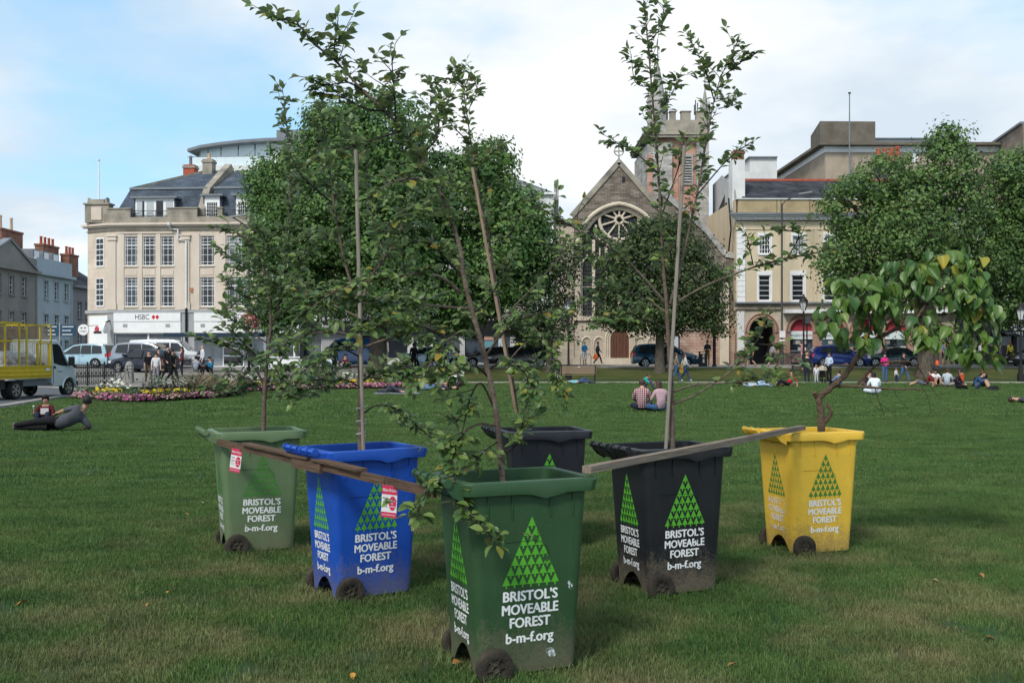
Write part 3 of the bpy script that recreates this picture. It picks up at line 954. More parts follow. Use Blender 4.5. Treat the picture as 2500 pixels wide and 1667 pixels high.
# posters on the shopfront
for a, b, v0, v1, c in ((1018, 1026, 833, 855, (0.5, 0.55, 0.6)), (1030, 1038, 833, 855, (0.35, 0.33, 0.25)), (1042, 1062, 822, 850, (0.6, 0.6, 0.6)),
      (1093, 1107, 832, 862, (0.10, 0.12, 0.13)), (1109, 1122, 832, 862, (0.10, 0.12, 0.13)), (1182, 1206, 821, 830, (0.55, 0.3, 0.25)), (1183, 1206, 832, 860, (0.15, 0.33, 0.4)), (1217, 1232, 826, 860, (0.5, 0.6, 0.65))):
 MB().box(X(a), X(b), -0.10, -0.085, Z(v1), Z(v0)).build('poster', flat(c), rt)
for s_, u_ in (('£10', 1097), ('£13', 1115)):
 tb = text_mb(s_, 0.26)
 tb.v = [(q[0] + X(u_), -0.104, q[2] + Z(860)) for q in tb.v]
 tb.build('price_lettering', WHITE, rt, fix=False)
MB().box(X(1260), X(1320), -0.3, -0.23, Z(860), Z(838)).build('yellow_sign', flat((0.65, 0.58, 0.03)), rt)
# bookshop next to the bank
f2 = Fac('bookshop_front', 'dark bookshop fascia reading books beside the bank', 'shopfront', 745, 79.6, -3)
a = f2.root
o = MB().box(f2.x(745), f2.x(866), -1.3, -0.3, f2.z(813, 800), f2.z(784, 800)).build('fascia', DARKF, a)
tb = text_mb('> books', 0.28)
tb.v = [(q[0] + f2.x(806), -1.304, q[2] + f2.z(801, 800)) for q in tb.v]
tb.build('lettering', WHITE, o, fix=False)
for u_ in (747, 864):
 MB().box(f2.x(u_) - .15, f2.x(u_) + .15, -1.25, -0.3, 0, f2.z(813, 800) - .002).build('pier', DARKF, a)
MB().box(f2.x(749), f2.x(862), -0.6, -0.5, 0, f2.z(813, 800) - .002).build('shop_window', GLASSL, a)
# ---- church ---------------------------------------------------------------
f = Fac('church', 'stone church with steep gable, great traceried west window and arched wooden door', 'church', 1405, 80, 0)
rt = f.root
X, cxu = f.x, 1511.0
Z = lambda v: f.z(v, 1500)
xc = X(cxu)
xl, xr = X(1403), X(1619)
apex, eav = Z(398), Z(512)
def top_z(x):
 return apex - (apex - eav) * abs(x - xc) / (xc - X(1411))
hwn, spr, sill = X(cxu + 92) - xc, Z(610), Z(772)
rad = hwn * 1.12
def arch_z(x):
 d = abs(x - xc)
 if d >= hwn:
  return None
 c_ = hwn - rad
 return spr + math.sqrt(max(0, rad * rad - (d - c_) ** 2)) if True else 0
def gable_strips(mb, zlo, zhi, cond):
 pass
N = 72
wallA, wallB = MB(), MB()
zj = Z(640)            # ashlar below, rubble above
for i in range(N):
 x0, x1 = xl + (xr - xl) * i / N, xl + (xr - xl) * (i + 1) / N
 xm = (x0 + x1) / 2
 def q4(mb, za0, za1, zb0, zb1):
  mb.add([(x0, 0, za0), (x1, 0, za1), (x1, 0, zb1), (x0, 0, zb0)], [(0, 1, 2, 3)])
 if abs(xm - xc) < hwn:
  a0, a1 = arch_z(max(-hwn + xc + 1e-3, min(hwn + xc - 1e-3, x0))), arch_z(max(-hwn + xc + 1e-3, min(hwn + xc - 1e-3, x1)))
  q4(wallA, a0, a1, top_z(x0), top_z(x1))
  q4(wallB, 0, 0, sill, sill)
  wallB.add([(x0, 0, a0), (x1, 0, a1), (x1, .6, a1), (x0, .6, a0)], [(0, 1, 2, 3)])
  wallB.add([(x0, 0, sill), (x1, 0, sill), (x1, .6, sill), (x0, .6, sill)], [(0, 1, 2, 3)])
 else:
  q4(wallB, 0, 0, zj, zj)
  q4(wallA, zj, zj, top_z(x0), top_z(x1))
for sx_ in (-1, 1):
 xx = xc + sx_ * hwn
 wallB.add([(xx, 0, sill), (xx, .6, sill), (xx, .6, spr + .6), (xx, 0, spr + .6)], [(0, 1, 2, 3)])
nz_ = Z(520)
wallA.add([(xl, 0, 0), (xl, 16, 0), (xl, 16, top_z(xl)), (xl, 0, top_z(xl))], [(0, 1, 2, 3)])
wallA.add([(xr, 0, 0), (xr, 16, 0), (xr, 16, top_z(xr)), (xr, 0, top_z(xr))], [(0, 1, 2, 3)])
wallA.build('gable_wall', RUBBLE, rt)
wallB.build('lower_wall', ASHLAR, rt)
rf = MB()
for sx_, xx in ((-1, xl), (1, xr)):
 rf.add([(xc, .12, apex - .12), (xx, .12, top_z(xx) - .12), (xx, 16, top_z(xx) - .12), (xc, 16, apex - .12)], [(0, 1, 2, 3)])
rf.build('roof', SLATED, rt)
for sx_, xx in ((-1, xl - .25), (1, xr + .25)):
 MB().bar((xc, -.05, apex + .08), (xx, -.05, top_z(xx) + .06), 0.4, 0.12, (0, 1, 0)).build('coping', STONEW, rt)
MB().box(xc + .25, xc + .48, -.02, .1, Z(446), Z(432)).build('slit_window', DARKF, rt)
cr_ = MB()
cr_.tube([(xc, 0, apex), (xc, 0, apex + .35)], [0.22, 0.09], 8)
cr_.box(xc - .05, xc + .05, -.06, .06, apex + .3, apex + 1.45).box(xc - .42, xc + .42, -.055, .055, apex + .86, apex + .97)
ringp = [(xc + .36 * math.cos(a * .3927), 0, apex + .92 + .36 * math.sin(a * .3927)) for a in range(17)]
cr_.tube(ringp, 0.05, 6)
cr_.build('gable_cross', GREYASH, rt)
# west window: glass, lancet lights, rose
PALE = mat('pale_dressed_stone', (0.56, 0.49, 0.385), 0.85, 0.2, var=0.12, scale=1.2)
LEADGL = brickish('leaded_glass', (0.020, 0.024, 0.03), (0.035, 0.04, 0.05), (0.075, 0.075, 0.08), 0.34, 0.3, 0.03, offs=0.0, vary=0.3)
gl = MB()
ring_ = [(xc - hwn, sill), (xc + hwn, sill)] + [(xc + hwn * math.cos(k * math.pi / 24), arch_z(xc + hwn * .999 * math.cos(k * math.pi / 24))) for k in range(1, 24)]
gl.add([(p_[0], .42, p_[1]) for p_ in ring_], [tuple(range(len(ring_)))])
wo_ = MB()
for k in range(7):
 x = xc - hwn + 2 * hwn * k / 6
 wd_ = 0.10 if k in (0, 6) else (0.16 if k == 3 else 0.11)
 zt_ = min(arch_z(max(xc - hwn * .995, min(xc + hwn * .995, x))), Z(585))
 wo_.box(x - wd_, x + wd_, .15, .41, sill, zt_)
for k in range(6):
 xa, xb = xc - hwn + 2 * hwn * k / 6, xc - hwn + 2 * hwn * (k + 1) / 6
 xm, hw2 = (xa + xb) / 2, (xb - xa) / 2
 for zb_, zt_ in ((Z(648), Z(627)),):
  wo_.tube([(xa + .08, .28, zb_), (xa + hw2 * .45, .28, zb_ + (zt_ - zb_) * .7), (xm, .28, zt_), (xb - hw2 * .45, .28, zb_ + (zt_ - zb_) * .7), (xb - .08, .28, zb_)], 0.085, 6)
  wo_.tube([(xm, .28, zt_), (xm, .28, Z(590))], 0.06, 6)
 wo_.box(xa, xb, .2, .4, Z(700) - .03, Z(700) + .03)
wo_.tube([(xc + hwn * .97 * math.cos(k * math.pi / 24), .22, arch_z(xc + hwn * .97 * math.cos(k * math.pi / 24))) for k in range(25)], 0.17, 8)
rc = (xc + .05, Z(536))
for r_, t_ in ((1.55, 0.13), (0.30, 0.11)):
 wo_.tube([(rc[0] + r_ * math.cos(k * math.pi / 12), .26, rc[1] + r_ * math.sin(k * math.pi / 12)) for k in range(25)], t_, 8, False)
for k in range(10):
 a = k * math.pi / 5 + .3
 wo_.tube([(rc[0] + .3 * math.cos(a), .27, rc[1] + .3 * math.sin(a)), (rc[0] + 1.45 * math.cos(a), .27, rc[1] + 1.45 * math.sin(a))], 0.075, 6)
for s_ in (-1, 1):
 wo_.tube([(xc, .3, Z(588)), (xc + s_ * hwn * .33, .3, Z(600)), (xc + s_ * hwn * .62, .3, Z(575)), (xc + s_ * hwn * .6, .3, Z(548))], 0.10, 6)
wo_ = wo_.build('west_window', PALE, rt, True)
gl.build('leaded_pane', LEADGL, wo_)
hm = MB().tube([(xc + (hwn + .32) * math.cos(k * math.pi / 24), -.02, spr + (arch_z(xc + hwn * .999 * math.cos(k * math.pi / 24)) - spr) * 1.05 + .16) for k in range(25)], 0.16, 8)
hm.build('hood_mould', PALE, rt, True)
MB().box(xl - .15, xr, -.18, -.001, Z(780) - .08, Z(780) + .10).build('string_course', PALE, rt)
MB().box(xl - .2, xr + .05, -.25, -.001, 0, 0.5).build('plinth', PALE, rt)
# doorway and blind arcade
dx0, dx1, dzs = X(1491), X(1535), Z(830)
dr = MB()
rr = (dx1 - dx0) / 2
xm = (dx0 + dx1) / 2
dpoly = [(dx0, 0), (dx1, 0), (dx1, dzs)] + [(xm + rr * math.cos(a * math.pi / 12), dzs + rr * 1.15 * math.sin(a * math.pi / 12)) for a in range(1, 12)] + [(dx0, dzs)]
dr.prism(dpoly, -.03, .05, lambda px, py, t: (px, t, py))
DOORW = mat('door_oak', (0.085, 0.035, 0.022), 0.7, col2=(0.15, 0.065, 0.04), scale=3, stretch=(6, 6, 0.5))
dr = dr.build('door', DOORW, rt)
for k in range(1, 6):
 x = dx0 + (dx1 - dx0) * k / 6
 MB().box(x - .012, x + .012, -.045, -.03, 0.02, dzs + rr * .5).build('plank_joint', flat((0.03, 0.012, 0.01)), dr)
for k in range(3):
 r2, y2 = rr + .10 + .16 * k, -.05 - .05 * k
 pts = [(xm - r2, y2, 0.3), (xm - r2, y2, dzs)] + [(xm - r2 * math.cos(a * math.pi / 12), y2, dzs + r2 * 1.15 * math.sin(a * math.pi / 12)) for a in range(1, 12)] + [(xm + r2, y2, dzs), (xm + r2, y2, 0.3)]
 MB().tube(pts, 0.085, 8).build('door_moulding', PALE, rt, True)
for cu in (1432, 1462, 1563, 1592):
 x_, r2 = X(cu), .42
 pts = [(x_ - r2, -.04, 0.55), (x_ - r2, -.04, Z(842))] + [(x_ - r2 * math.cos(a * math.pi / 10), -.04, Z(842) + r2 * 1.5 * math.sin(a * math.pi / 10)) for a in range(1, 10)] + [(x_ + r2, -.04, Z(842)), (x_ + r2, -.04, 0.55)]
 MB().tube(pts, 0.07, 7).build('blind_arch', PALE, rt, True)
# right aisle with sloping roof line
ax0, ax1 = xr + .01, X(1794)
al = MB()
tl = [(ax0, Z(470)), (X(1725), Z(563)), (X(1772), Z(622)), (ax1, Z(626))]
al.add([(ax0, 0.2, Z(760)), (ax1, 0.2, Z(760))] + [(x, .2, z) for x, z in reversed(tl)], [tuple(range(6))])
al.add([(ax1, .2, 0), (ax1, 14, 0), (ax1, 14, Z(626)), (ax1, .2, Z(626))], [(0, 1, 2, 3)])
for (x0, z0), (x1, z1) in zip(tl[:-1], tl[1:]):
 al.add([(x0, .2, z0), (x1, .2, z1), (x1, 14, z1), (x0, 14, z0)], [(0, 1, 2, 3)])
al.build('aisle_wall', RUBBLE, rt)
MB().box(ax0, ax1, .15, .5, 0, Z(760) + .002).build('aisle_lower_wall', RUBBLEP, rt)
for (x0, z0), (x1, z1) in zip(tl[:-1], tl[1:]):
 MB().bar((x0, .12, z0 + .06), (x1, .12, z1 + .06), 0.45, 0.14, (0, 1, 0)).build('coping', GREYASH, rt)
MB().box(X(1757), X(1779), -.15, .14, 0, Z(690)).build('pier', PALE, rt)
MB().box(X(1660), X(1750), .06, .149, Z(806), Z(798)).build('weathered_ledge', STONEW, rt)
# ---- church tower ---------------------------------------------------------
f = Fac('church_tower', 'tall church tower of pink and grey stone with battlements and corner spires', 'church tower', 1577, 93, 0)
rt = f.root
X = f.x
Z = lambda v: f.z(v, 1650)
MB().box(X(1600), X(1718), 0, 9, 0, Z(334)).build('shaft', PINK, rt)
for a, b, d_ in ((1579, 1640, -.35), (1699, 1729, -.35)):
 MB().box(X(a), X(b), d_, 9.3, 0, Z(350)).build('buttress', GREYASH, rt)
MB().box(X(1640) + .01, X(1656), -.08, -.001, 0, Z(345)).build('pink_panel', PINK, rt)
MB().box(X(1579), X(1579) + .5, -.40, -.355, Z(520), Z(380)).build('pink_panel', PINK, rt)
MB().box(X(1662), X(1692), -.12, -.001, Z(452), Z(376)).build('belfry_surround', GREYASH, rt)
bw_ = MB().box(X(1667), X(1687), -.16, -.125, Z(446), Z(384)).build('belfry_opening', DARKF, rt)
for k in range(9):
 z_ = Z(444) + (Z(386) - Z(444)) * k / 9
 MB().box(X(1667), X(1687), -.24, -.165, z_, z_ + .13).build('louvre', GREYASH, bw_)
for za, zb_, o_ in ((339, 333, .55), (333, 329, .75)):
 MB().box(X(1579) - o_ * .6, X(1728) + o_ * .6, -.4 - o_ * .6, 9.4, Z(za), Z(zb_) - .002).build('string_course', STONEW, rt)
par = MB().box(X(1588), X(1725), -.3, .3, Z(329), Z(295)).build('parapet', STONEW, rt)
MB().box(X(1588), X(1725), 8.6, 9.2, Z(329), Z(295)).build('parapet', STONEW, rt)
for a, b in ((1600, 1611), (1635, 1649), (1662, 1685), (1698, 1717)):
 MB().box(X(a), X(b), -.3, .3, Z(295) + .002, Z(275)).box(X(a) - .07, X(b) + .07, -.37, .37, Z(275) + .002, Z(273)).build('merlon', STONEW, par)
def spire(u, v0, v1, r_, y):
 c = (X(u), y, 0)
 o = MB().lathe([(r_, Z(v0)), (r_, Z(v0) + (Z(v1) - Z(v0)) * .45), (r_ * 1.15, Z(v0) + (Z(v1) - Z(v0)) * .46), (r_ * 1.1, Z(v0) + (Z(v1) - Z(v0)) * .49), (r_ * .75, Z(v0) + (Z(v1) - Z(v0)) * .52), (r_ * .12, Z(v1))], 8, c).build('corner_spire', GREYASH, rt)
 MB().tube([(c[0], y, Z(v1)), (c[0], y, Z(v1) + 2.2)], 0.04, 5).build('weather_vane', BLACKI, o)
 for k in range(8):
  a = k * math.pi / 4
  rr_ = r_ * .9
  zb2 = Z(v0) + (Z(v1) - Z(v0)) * .5
  MB().lathe([(r_ * .13, zb2), (0.01, zb2 + 1.1)], 5, (c[0] + rr_ * math.cos(a), y + rr_ * math.sin(a), 0)).build('pinnacle', GREYASH, o)
spire(1607, 330, 152, .95, .4)
spire(1722, 330, 215, .45, .2)
for u_, v_ in ((1703, 238), (1708, 245), (1700, 250)):
 MB().tube([(X(u_), 1, Z(275)), (X(u_), 1, Z(v_))], 0.05, 5).build('antenna', BLACKI, rt)
# ---- cream arcaded building ------------------------------------------------
f = Fac('arcaded_building', 'cream stucco building with white cornice above an arcade of terracotta arches', 'building', 1797, 79.5, 1.0)
rt = f.root
X = f.x
Z = lambda v: f.z(v, 1900)
xe = X(2330)
U = [(1854, 1881), (1935, 1963), (2014, 2041), (2094, 2121), (2174, 2201), (2254, 2281)]
holes = [(X(a), X(b), Z(620), Z(576)) for a, b in U] + [(X(a - 2), X(b), Z(734), Z(672)) for a, b in U]
mb = holes_wall(0, xe, Z(738), Z(540), holes)
block(mb, 0, xe, 0, 11, 0, Z(486))
mb.add([(0, 0.3, Z(540)), (xe, .3, Z(540)), (xe, .3, Z(486)), (0, .3, Z(486))], [(0, 1, 2, 3)])
mb.build('wall', CREAM, rt)
for i, h in enumerate(holes):
 up = i < len(U)
 window(rt, *h, y=0.1, cols=4 if up else 1, rows=(0.25, 0.5, 0.75) if up else (0.2, 0.4, 0.6, 0.8), bar=0.04, fr=0.075, sill=WHITE)
 zt_ = h[3]
 MB().box(h[0] - .14, h[1] + .14, -.07, -.001, zt_ + .002, zt_ + (.24 if up else .34)).build('window_head', WHITE, rt)
 MB().box(h[0] - .14, h[0], -.05, -.001, h[2], zt_).box(h[1], h[1] + .14, -.05, -.001, h[2], zt_).build('architrave', WHITE, rt)
for k in range(14):
 z0, z1 = Z(738) + (Z(556) - Z(738)) * k / 14, Z(738) + (Z(556) - Z(738)) * (k + 1) / 14
 MB().box(X(1799), X(1819), -.12, -.001, z0 + .012, z1 - .012).build('quoin_block', WHITE, rt)
for u_ in (1899, 1909, 1979, 1989, 2062, 2072):
 MB().box(X(u_), X(u_ + 5), -.06, -.001, Z(737), Z(560)).build('pilaster_strip', CREAM, rt)
for a, b, o_, m_ in ((534, 530, .35, WHITE), (538, 534, .22, WHITE), (530, 527, .55, WHITE), (527, 522, .7, LEAD), (561, 558, .06, CREAM)):
 MB().box(-o_ * .8, xe, -o_, -.0015, Z(a), Z(b) - .002).build('cornice', m_, rt)
for k in range(60):
 x = .1 + k * .32
 if x < xe - .2:
  MB().box(x, x + .16, -.34, -.221, Z(537.5), Z(534) - .003).build('dentil', WHITE, rt)
MB().box(X(1801), xe, -.10, .29, Z(522), Z(488)).build('parapet', CREAMD, rt)
for u_ in (1895, 1905, 1975, 2055):
 MB().box(X(u_), X(u_) + .05, -.115, -.101, Z(521), Z(488)).build('parapet_joint', flat((0.10, 0.08, 0.05)), rt)
MB().box(X(1796), xe, -.2, .35, Z(488) + .002, Z(485)).build('parapet_coping', OFFW, rt)
zr = f.z(441, Y=84.5)
o = MB().add([(X(1820), .5, Z(484)), (xe, .5, Z(484)), (xe, 5, zr), (X(1820), 5, zr), (X(1820), 10.8, Z(484)), (xe, 10.8, Z(484))], [(0, 1, 2, 3), (3, 2, 5, 4), (0, 3, 4)]).build('roof', SLATED, rt)
MB().bar((X(1820), 5, zr + .05), (xe, 5, zr + .05), 0.25, 0.18).build('ridge_tiles', TERRA, o)
chimney(f, 1788, 1819, 390, 482, 80.6, OFFW, (), 1.3, cap=False, under=1.0)
chimney(f, 1792, 1817, 366, 391, 80.8, BRICK, (), 1.0, cap=True, under=0.05)
chimney(f, 2148, 2206, 392, 470, 85, mat('sooty_render', (.11, .108, .105), .95, var=.25, scale=1.5), (), 1.4, cap=False, under=3)
chimney(f, 2146, 2208, 380, 393, 84.8, BRICK, (.75, .75, .8, .9), 1.6, cap=False, under=0.05, pr=1.45)
# grey flank wall running back on the left
fl = MB()
a_, b_ = f.p(1797, 480, 79.8), f.p(1740, 480, 96)
fl.add([(0.0, 0.05, 0), (b_.x, b_.y, 0), (b_.x, b_.y, f.z(452, Y=96)), (b_.x * .55, b_.y * .55, f.z(425, Y=88)), (0, .05, Z(466))], [(0, 1, 2, 3, 4)])
fl.build('flank_wall', mat('grey_render', (0.40, 0.42, 0.43), 0.85, col2=(0.52, 0.53, 0.53), scale=0.5, detail=7), rt)
MB().tube([(X(1790) - .15, .9, Z(480)), (X(1790) - .1, .3, Z(560)), (X(1785), 1.0, Z(620))], 0.07, 6).build('drainpipe', BLACKI, rt)
MB().tube([f.p(1773, 495, 84.5), f.p(1772, 545, 84.5), f.p(1768, 612, 84.3)], 0.08, 6).build('drainpipe', BLACKI, rt)
# arcade
TERRAC = mat('arch_terracotta', (0.28, 0.165, 0.12), 0.85, col2=(0.37, 0.24, 0.18), scale=2)
arches = [(X(1859.5), X(1890.5) - X(1859.5)), (X(1956), X(1984) - X(1956)), (X(2033), X(2061) - X(2033)), (X(2110), X(2138) - X(2110)), (X(2187), X(2215) - X(2187)), (X(2264), X(2292) - X(2264))]
spz = Z(811)
ar = MB()
N = 240
zt_ = Z(754)
for i in range(N):
 x0, x1 = xe * i / N, xe * (i + 1) / N
 xm = (x0 + x1) / 2
 hit = [a_ for a_ in arches if abs(xm - a_[0]) < a_[1]]
 if hit:
  c_, r_ = hit[0]
  az = lambda x: spz + math.sqrt(max(0, r_ * r_ - (x - c_) ** 2)) * 1.12
  ar.add([(x0, -.1, az(x0)), (x1, -.1, az(x1)), (x1, -.1, zt_), (x0, -.1, zt_)], [(0, 1, 2, 3)])
  ar.add([(x0, -.1, az(x0)), (x1, -.1, az(x1)), (x1, .4, az(x1)), (x0, .4, az(x0))], [(0, 1, 2, 3)])
 else:
  ar.add([(x0, -.1, spz), (x1, -.1, spz), (x1, -.1, zt_), (x0, -.1, zt_)], [(0, 1, 2, 3)])
ar.build('arcade_wall', ASHLAR, rt)
edges = [0.0] + [e for c_, r_ in arches for e in (c_ - r_, c_ + r_)] + [xe]
for k in range(0, len(edges), 2):
 MB().box(edges[k], edges[k + 1], -.1, .4, .9, spz - .001).build('arcade_pier', TERRAC, rt)
 MB().box(edges[k] - .05, edges[k + 1] + .05, -.16, .42, 0, .898).build('pier_base', mat('brown_granite', (0.13, 0.09, 0.08), 0.5, var=0.2, scale=5), rt)
MB().box(X(1799), X(1816), -.2, -.101, .9, Z(760)).build('corner_pilaster', OFFW, rt)
for c_, r_ in arches:
 for dr_, t_, m_ in ((.10, .11, TERRAC), (.30, .06, TERRAC)):
  rr = r_ + dr_
  MB().tube([(c_ - rr * math.cos(a * math.pi / 20), -.13, spz + rr * 1.12 * math.sin(a * math.pi / 20)) for a in range(21)], t_, 7).build('arch_moulding', m_, rt, True)
 for a in range(22):
  b_ = math.pi * (a + .5) / 22
  rr = r_ + .21
  p_ = (c_ - rr * math.cos(b_), -.135, spz + rr * 1.12 * math.sin(b_))
  MB().box(p_[0] - .035, p_[0] + .035, -.15, -.12, p_[2] - .035, p_[2] + .035).build('arch_stud', flat((0.09, 0.04, 0.03)), rt)
for a, b, o_, m_ in ((742, 738, .5, LEAD), (748, 742, .28, STONEW), (754.5, 748, .2, ASHLAR)):
 MB().box(-.15, xe, -.1 - o_, -.0015, Z(a), Z(b) - .002).build('string_course', m_, rt)
MB().box(X(1910), xe, -.75, -.1015, Z(765), Z(756)).build('awning_cassette', WHITE, rt)
# arch infills: dark passage first, then the music shop windows
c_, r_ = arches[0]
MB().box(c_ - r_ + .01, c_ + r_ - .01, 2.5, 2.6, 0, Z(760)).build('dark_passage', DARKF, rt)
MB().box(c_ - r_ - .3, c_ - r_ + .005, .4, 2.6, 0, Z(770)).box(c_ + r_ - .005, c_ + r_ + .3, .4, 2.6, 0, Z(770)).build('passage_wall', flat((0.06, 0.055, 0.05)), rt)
for i, (c_, r_) in enumerate(arches[1:]):
 sh = MB()
 xs0, xs1 = c_ - r_ + .005, c_ + r_ - .005
 o = MB().box(xs0, xs1, .2, .25, .9, Z(828)).build('shop_window', GLASS, rt)
 for k in (1, ):
  MB().box(xs0, xs1, .15, .199, Z(858), Z(855)).build('glazing_bar', LEAD, o)
 MB().box(xs0, xs1, .12, .3, .15, .899).build('stall_riser', flat((0.09, 0.08, 0.075)), rt)
 sgn = MB().box(xs0, xs1, .05, .2, Z(828) + .002, Z(808)).build('shop_sign', mat('pale_sign', (0.62, 0.70, 0.72), 0.5), rt)
 poly = [(c_ + r_ * .985 * math.cos(a * math.pi / 16), spz + max(.07, r_ * 1.09 * math.sin(a * math.pi / 16))) for a in range(17)]
 MB().prism(poly, .1, .2, lambda px, py, t: (px, t, py)).build('lunette', flat((0.33, 0.035, 0.05)), sgn)
 for s_, x_, m_ in ((('music', -.46, flat((0.02, 0.025, 0.03))), ('room', .42, flat((0.30, 0.03, 0.04)))) if i < 2 else (('G', -.6, flat((0.02, 0.025, 0.03))), )):
  tb = text_mb(s_, 0.27, 0.006)
  tb.v = [(q[0] * .98 + c_ + x_, .045, q[2] + Z(822)) for q in tb.v]
  tb.build('lettering', m_, sgn, fix=False)
 rg = random.Random(40 + i)
 for k in range(16):       # goods and cards on show behind the glass
  x = rg.uniform(xs0 + .1, xs1 - .4)
  z = rg.choice([1.0, 1.5, 2.05, 2.5]) + rg.uniform(0, .1)
  col_ = (0.02, 0.12, 0.42) if i == 1 and z > 1.9 else rg.choice([(0.5, 0.5, 0.5), (0.35, 0.36, 0.38), (0.22, 0.2, 0.19), (0.4, 0.38, 0.35), (0.08, 0.08, 0.09)])
  MB().box(x, x + rg.uniform(.2, .42), .16, .195 + .0002 * k, z, z + rg.uniform(.25, .45)).build('display_card', flat(col_), o)
# ---- big beige block behind it --------------------------------------------
f = Fac('beige_block', 'large beige stone clad block with white cornice and concrete plant room behind the cream building', 'building', 2015, 112, 0, 0)
rt = f.root
X = f.x
Z = lambda v: f.z(v, 2015)
L = f.p(1897, 395, 132)
MB().add([(0, 0, 0), (X(2700), 0, 0), (X(2700), 0, Z(372)), (0, 0, Z(372))], [(0, 1, 2, 3)]).add([(0, 0, 0), (L.x, L.y, 0), (L.x, L.y, Z(372)), (0, 0, Z(372))], [(0, 1, 2, 3)]).build('wall', BEIGE, rt)
def band(name, m, za, zb_, o_):
 d = Vector((L.x, L.y, 0)).normalized()
 m_ = MB().box(-o_, X(2700), -o_, .3, za, zb_)
 q0, q1 = Vector((0, 0, 0)), Vector((L.x, L.y, 0))
 nn = Vector((-d.y, d.x, 0))
 if nn.x > 0:
  nn = -nn
 m_.loft([[(p_.x, p_.y, z_) for p_ in (q0 + nn * o_ - Vector((o_ * .0, -.31, 0)), q1 + nn * o_, q1 - nn * .3, q0 - nn * .3 + Vector((0, .31, 0)))] for z_ in (za, zb_)])
 return m_.build(name, m, rt)
band('white_band', WHITE, Z(372), Z(358), .1)
band('cornice', CONC, Z(358) + .01, Z(351), .9)
MB().add([(0, .3, Z(353)), (X(2700), .3, Z(353)), (X(2700), 25, Z(353)), (L.x, L.y, Z(353))], [(0, 1, 2, 3)]).build('flat_roof', LEAD, rt)
A_ = f.p(2002, 350, 116)
o = MB().add([(A_.x, A_.y, Z(354)), (f.p(2137, 350, 116).x, A_.y, Z(354)), (f.p(2137, 350, 116).x, A_.y, f.z(297, Y=116)), (A_.x, A_.y, f.z(296, Y=116))], [(0, 1, 2, 3)])
B_ = f.p(1979, 350, 124)
o.add([(A_.x, A_.y, Z(354)), (A_.x, A_.y, f.z(296, Y=116)), (B_.x, B_.y, f.z(296, Y=116)), (B_.x, B_.y, Z(354))], [(0, 1, 2, 3)])
o.add([(A_.x, A_.y, f.z(296, Y=116)), (f.p(2137, 350, 116).x, A_.y, f.z(297, Y=116)), (f.p(2137, 350, 116).x, B_.y, f.z(297, Y=116)), (B_.x, B_.y, f.z(296, Y=116))], [(0, 1, 2, 3)])
o.build('plant_room', CONC, rt)
q_ = f.p(2137, 340, 116)
MB().box(q_.x, q_.x + 9, q_.y + .5, q_.y + 1, Z(356), f.z(339, Y=116)).build('penthouse', OFFW, rt)
MB().box(q_.x, q_.x + 9.5, q_.y, q_.y + 1.4, f.z(339, Y=116) + .01, f.z(336.5, Y=116)).build('penthouse_roof', LEAD, rt)
MB().box(X(2226), X(2240), -.1, -.001, Z(397), Z(374)).build('window', WHITE, rt)
q0, q1 = f.p(2074, 395, 111), f.p(2074, 229, 111)
p_ = MB().tube([(q0.x, q0.y, q0.z - 2), (q0.x, q0.y, q1.z)], [.09, .06], 8).build('flagpole', LEAD, rt, True)
MB().lathe([(0, 0), (.16, 0), (.16, .12), (0, .12)], 8, (q0.x, q0.y, q1.z)).build('finial', BLACKI, p_)
MB().bar((q0.x - .9, q0.y, Z(359)), (q0.x + .4, q0.y + .6, Z(359)), .08, .08).build('pole_bracket', BLACKI, p_)
W0, W1 = f.p(1831, 386, 118), f.p(1897, 440, 118)
o = MB().box(W0.x, W1.x, W0.y, W0.y + 14, 0, f.z(386, Y=118)).build('white_annex', OFFW, rt)
MB().box(W0.x - .2, W1.x, W0.y - .3, W0.y + 14, f.z(386, Y=118) + .002, f.z(383, Y=118)).build('annex_roof', LEAD, o)
MB().box(f.p(1815, 420, 110).x, f.p(1870, 420, 110).x, f.p(1815, 420, 110).y, f.p(1815, 420, 110).y + 6, 0, f.z(419, Y=110)).build('lower_annex', OFFW, rt)
f = Fac('brown_block', 'brown brick clad block rising above the right hand tree', 'building', 2345, 128, 0, 0)
rt = f.root
A_, B_, C_ = f.p(2345, 337, 128), f.p(2497, 302, 104), f.p(2900, 302, 104)
BRN = brickish('brown_cladding', (0.20, 0.16, 0.135), (0.25, 0.205, 0.17), (0.165, 0.135, 0.115), 2.2, .5, .02, vary=.15)
MB().add([(A_.x, A_.y, 0), (B_.x, B_.y, 0), (B_.x, B_.y, B_.z), (A_.x, A_.y, B_.z)], [(0, 1, 2, 3)]).add([(B_.x, B_.y, 0), (C_.x, C_.y, 0), (C_.x, C_.y, B_.z), (B_.x, B_.y, B_.z)], [(0, 1, 2, 3)]).build('wall', BRN, rt)
MB().add([(A_.x, A_.y, B_.z - .01), (B_.x, B_.y, B_.z - .01), (C_.x, C_.y, B_.z - .01), (C_.x, A_.y, B_.z - .01)], [(0, 1, 2, 3)]).build('flat_roof', LEAD, rt)
MB().bar((A_.x, A_.y, B_.z + .1), (B_.x, B_.y, B_.z + .1), .5, .22).build('coping', LEAD, rt)
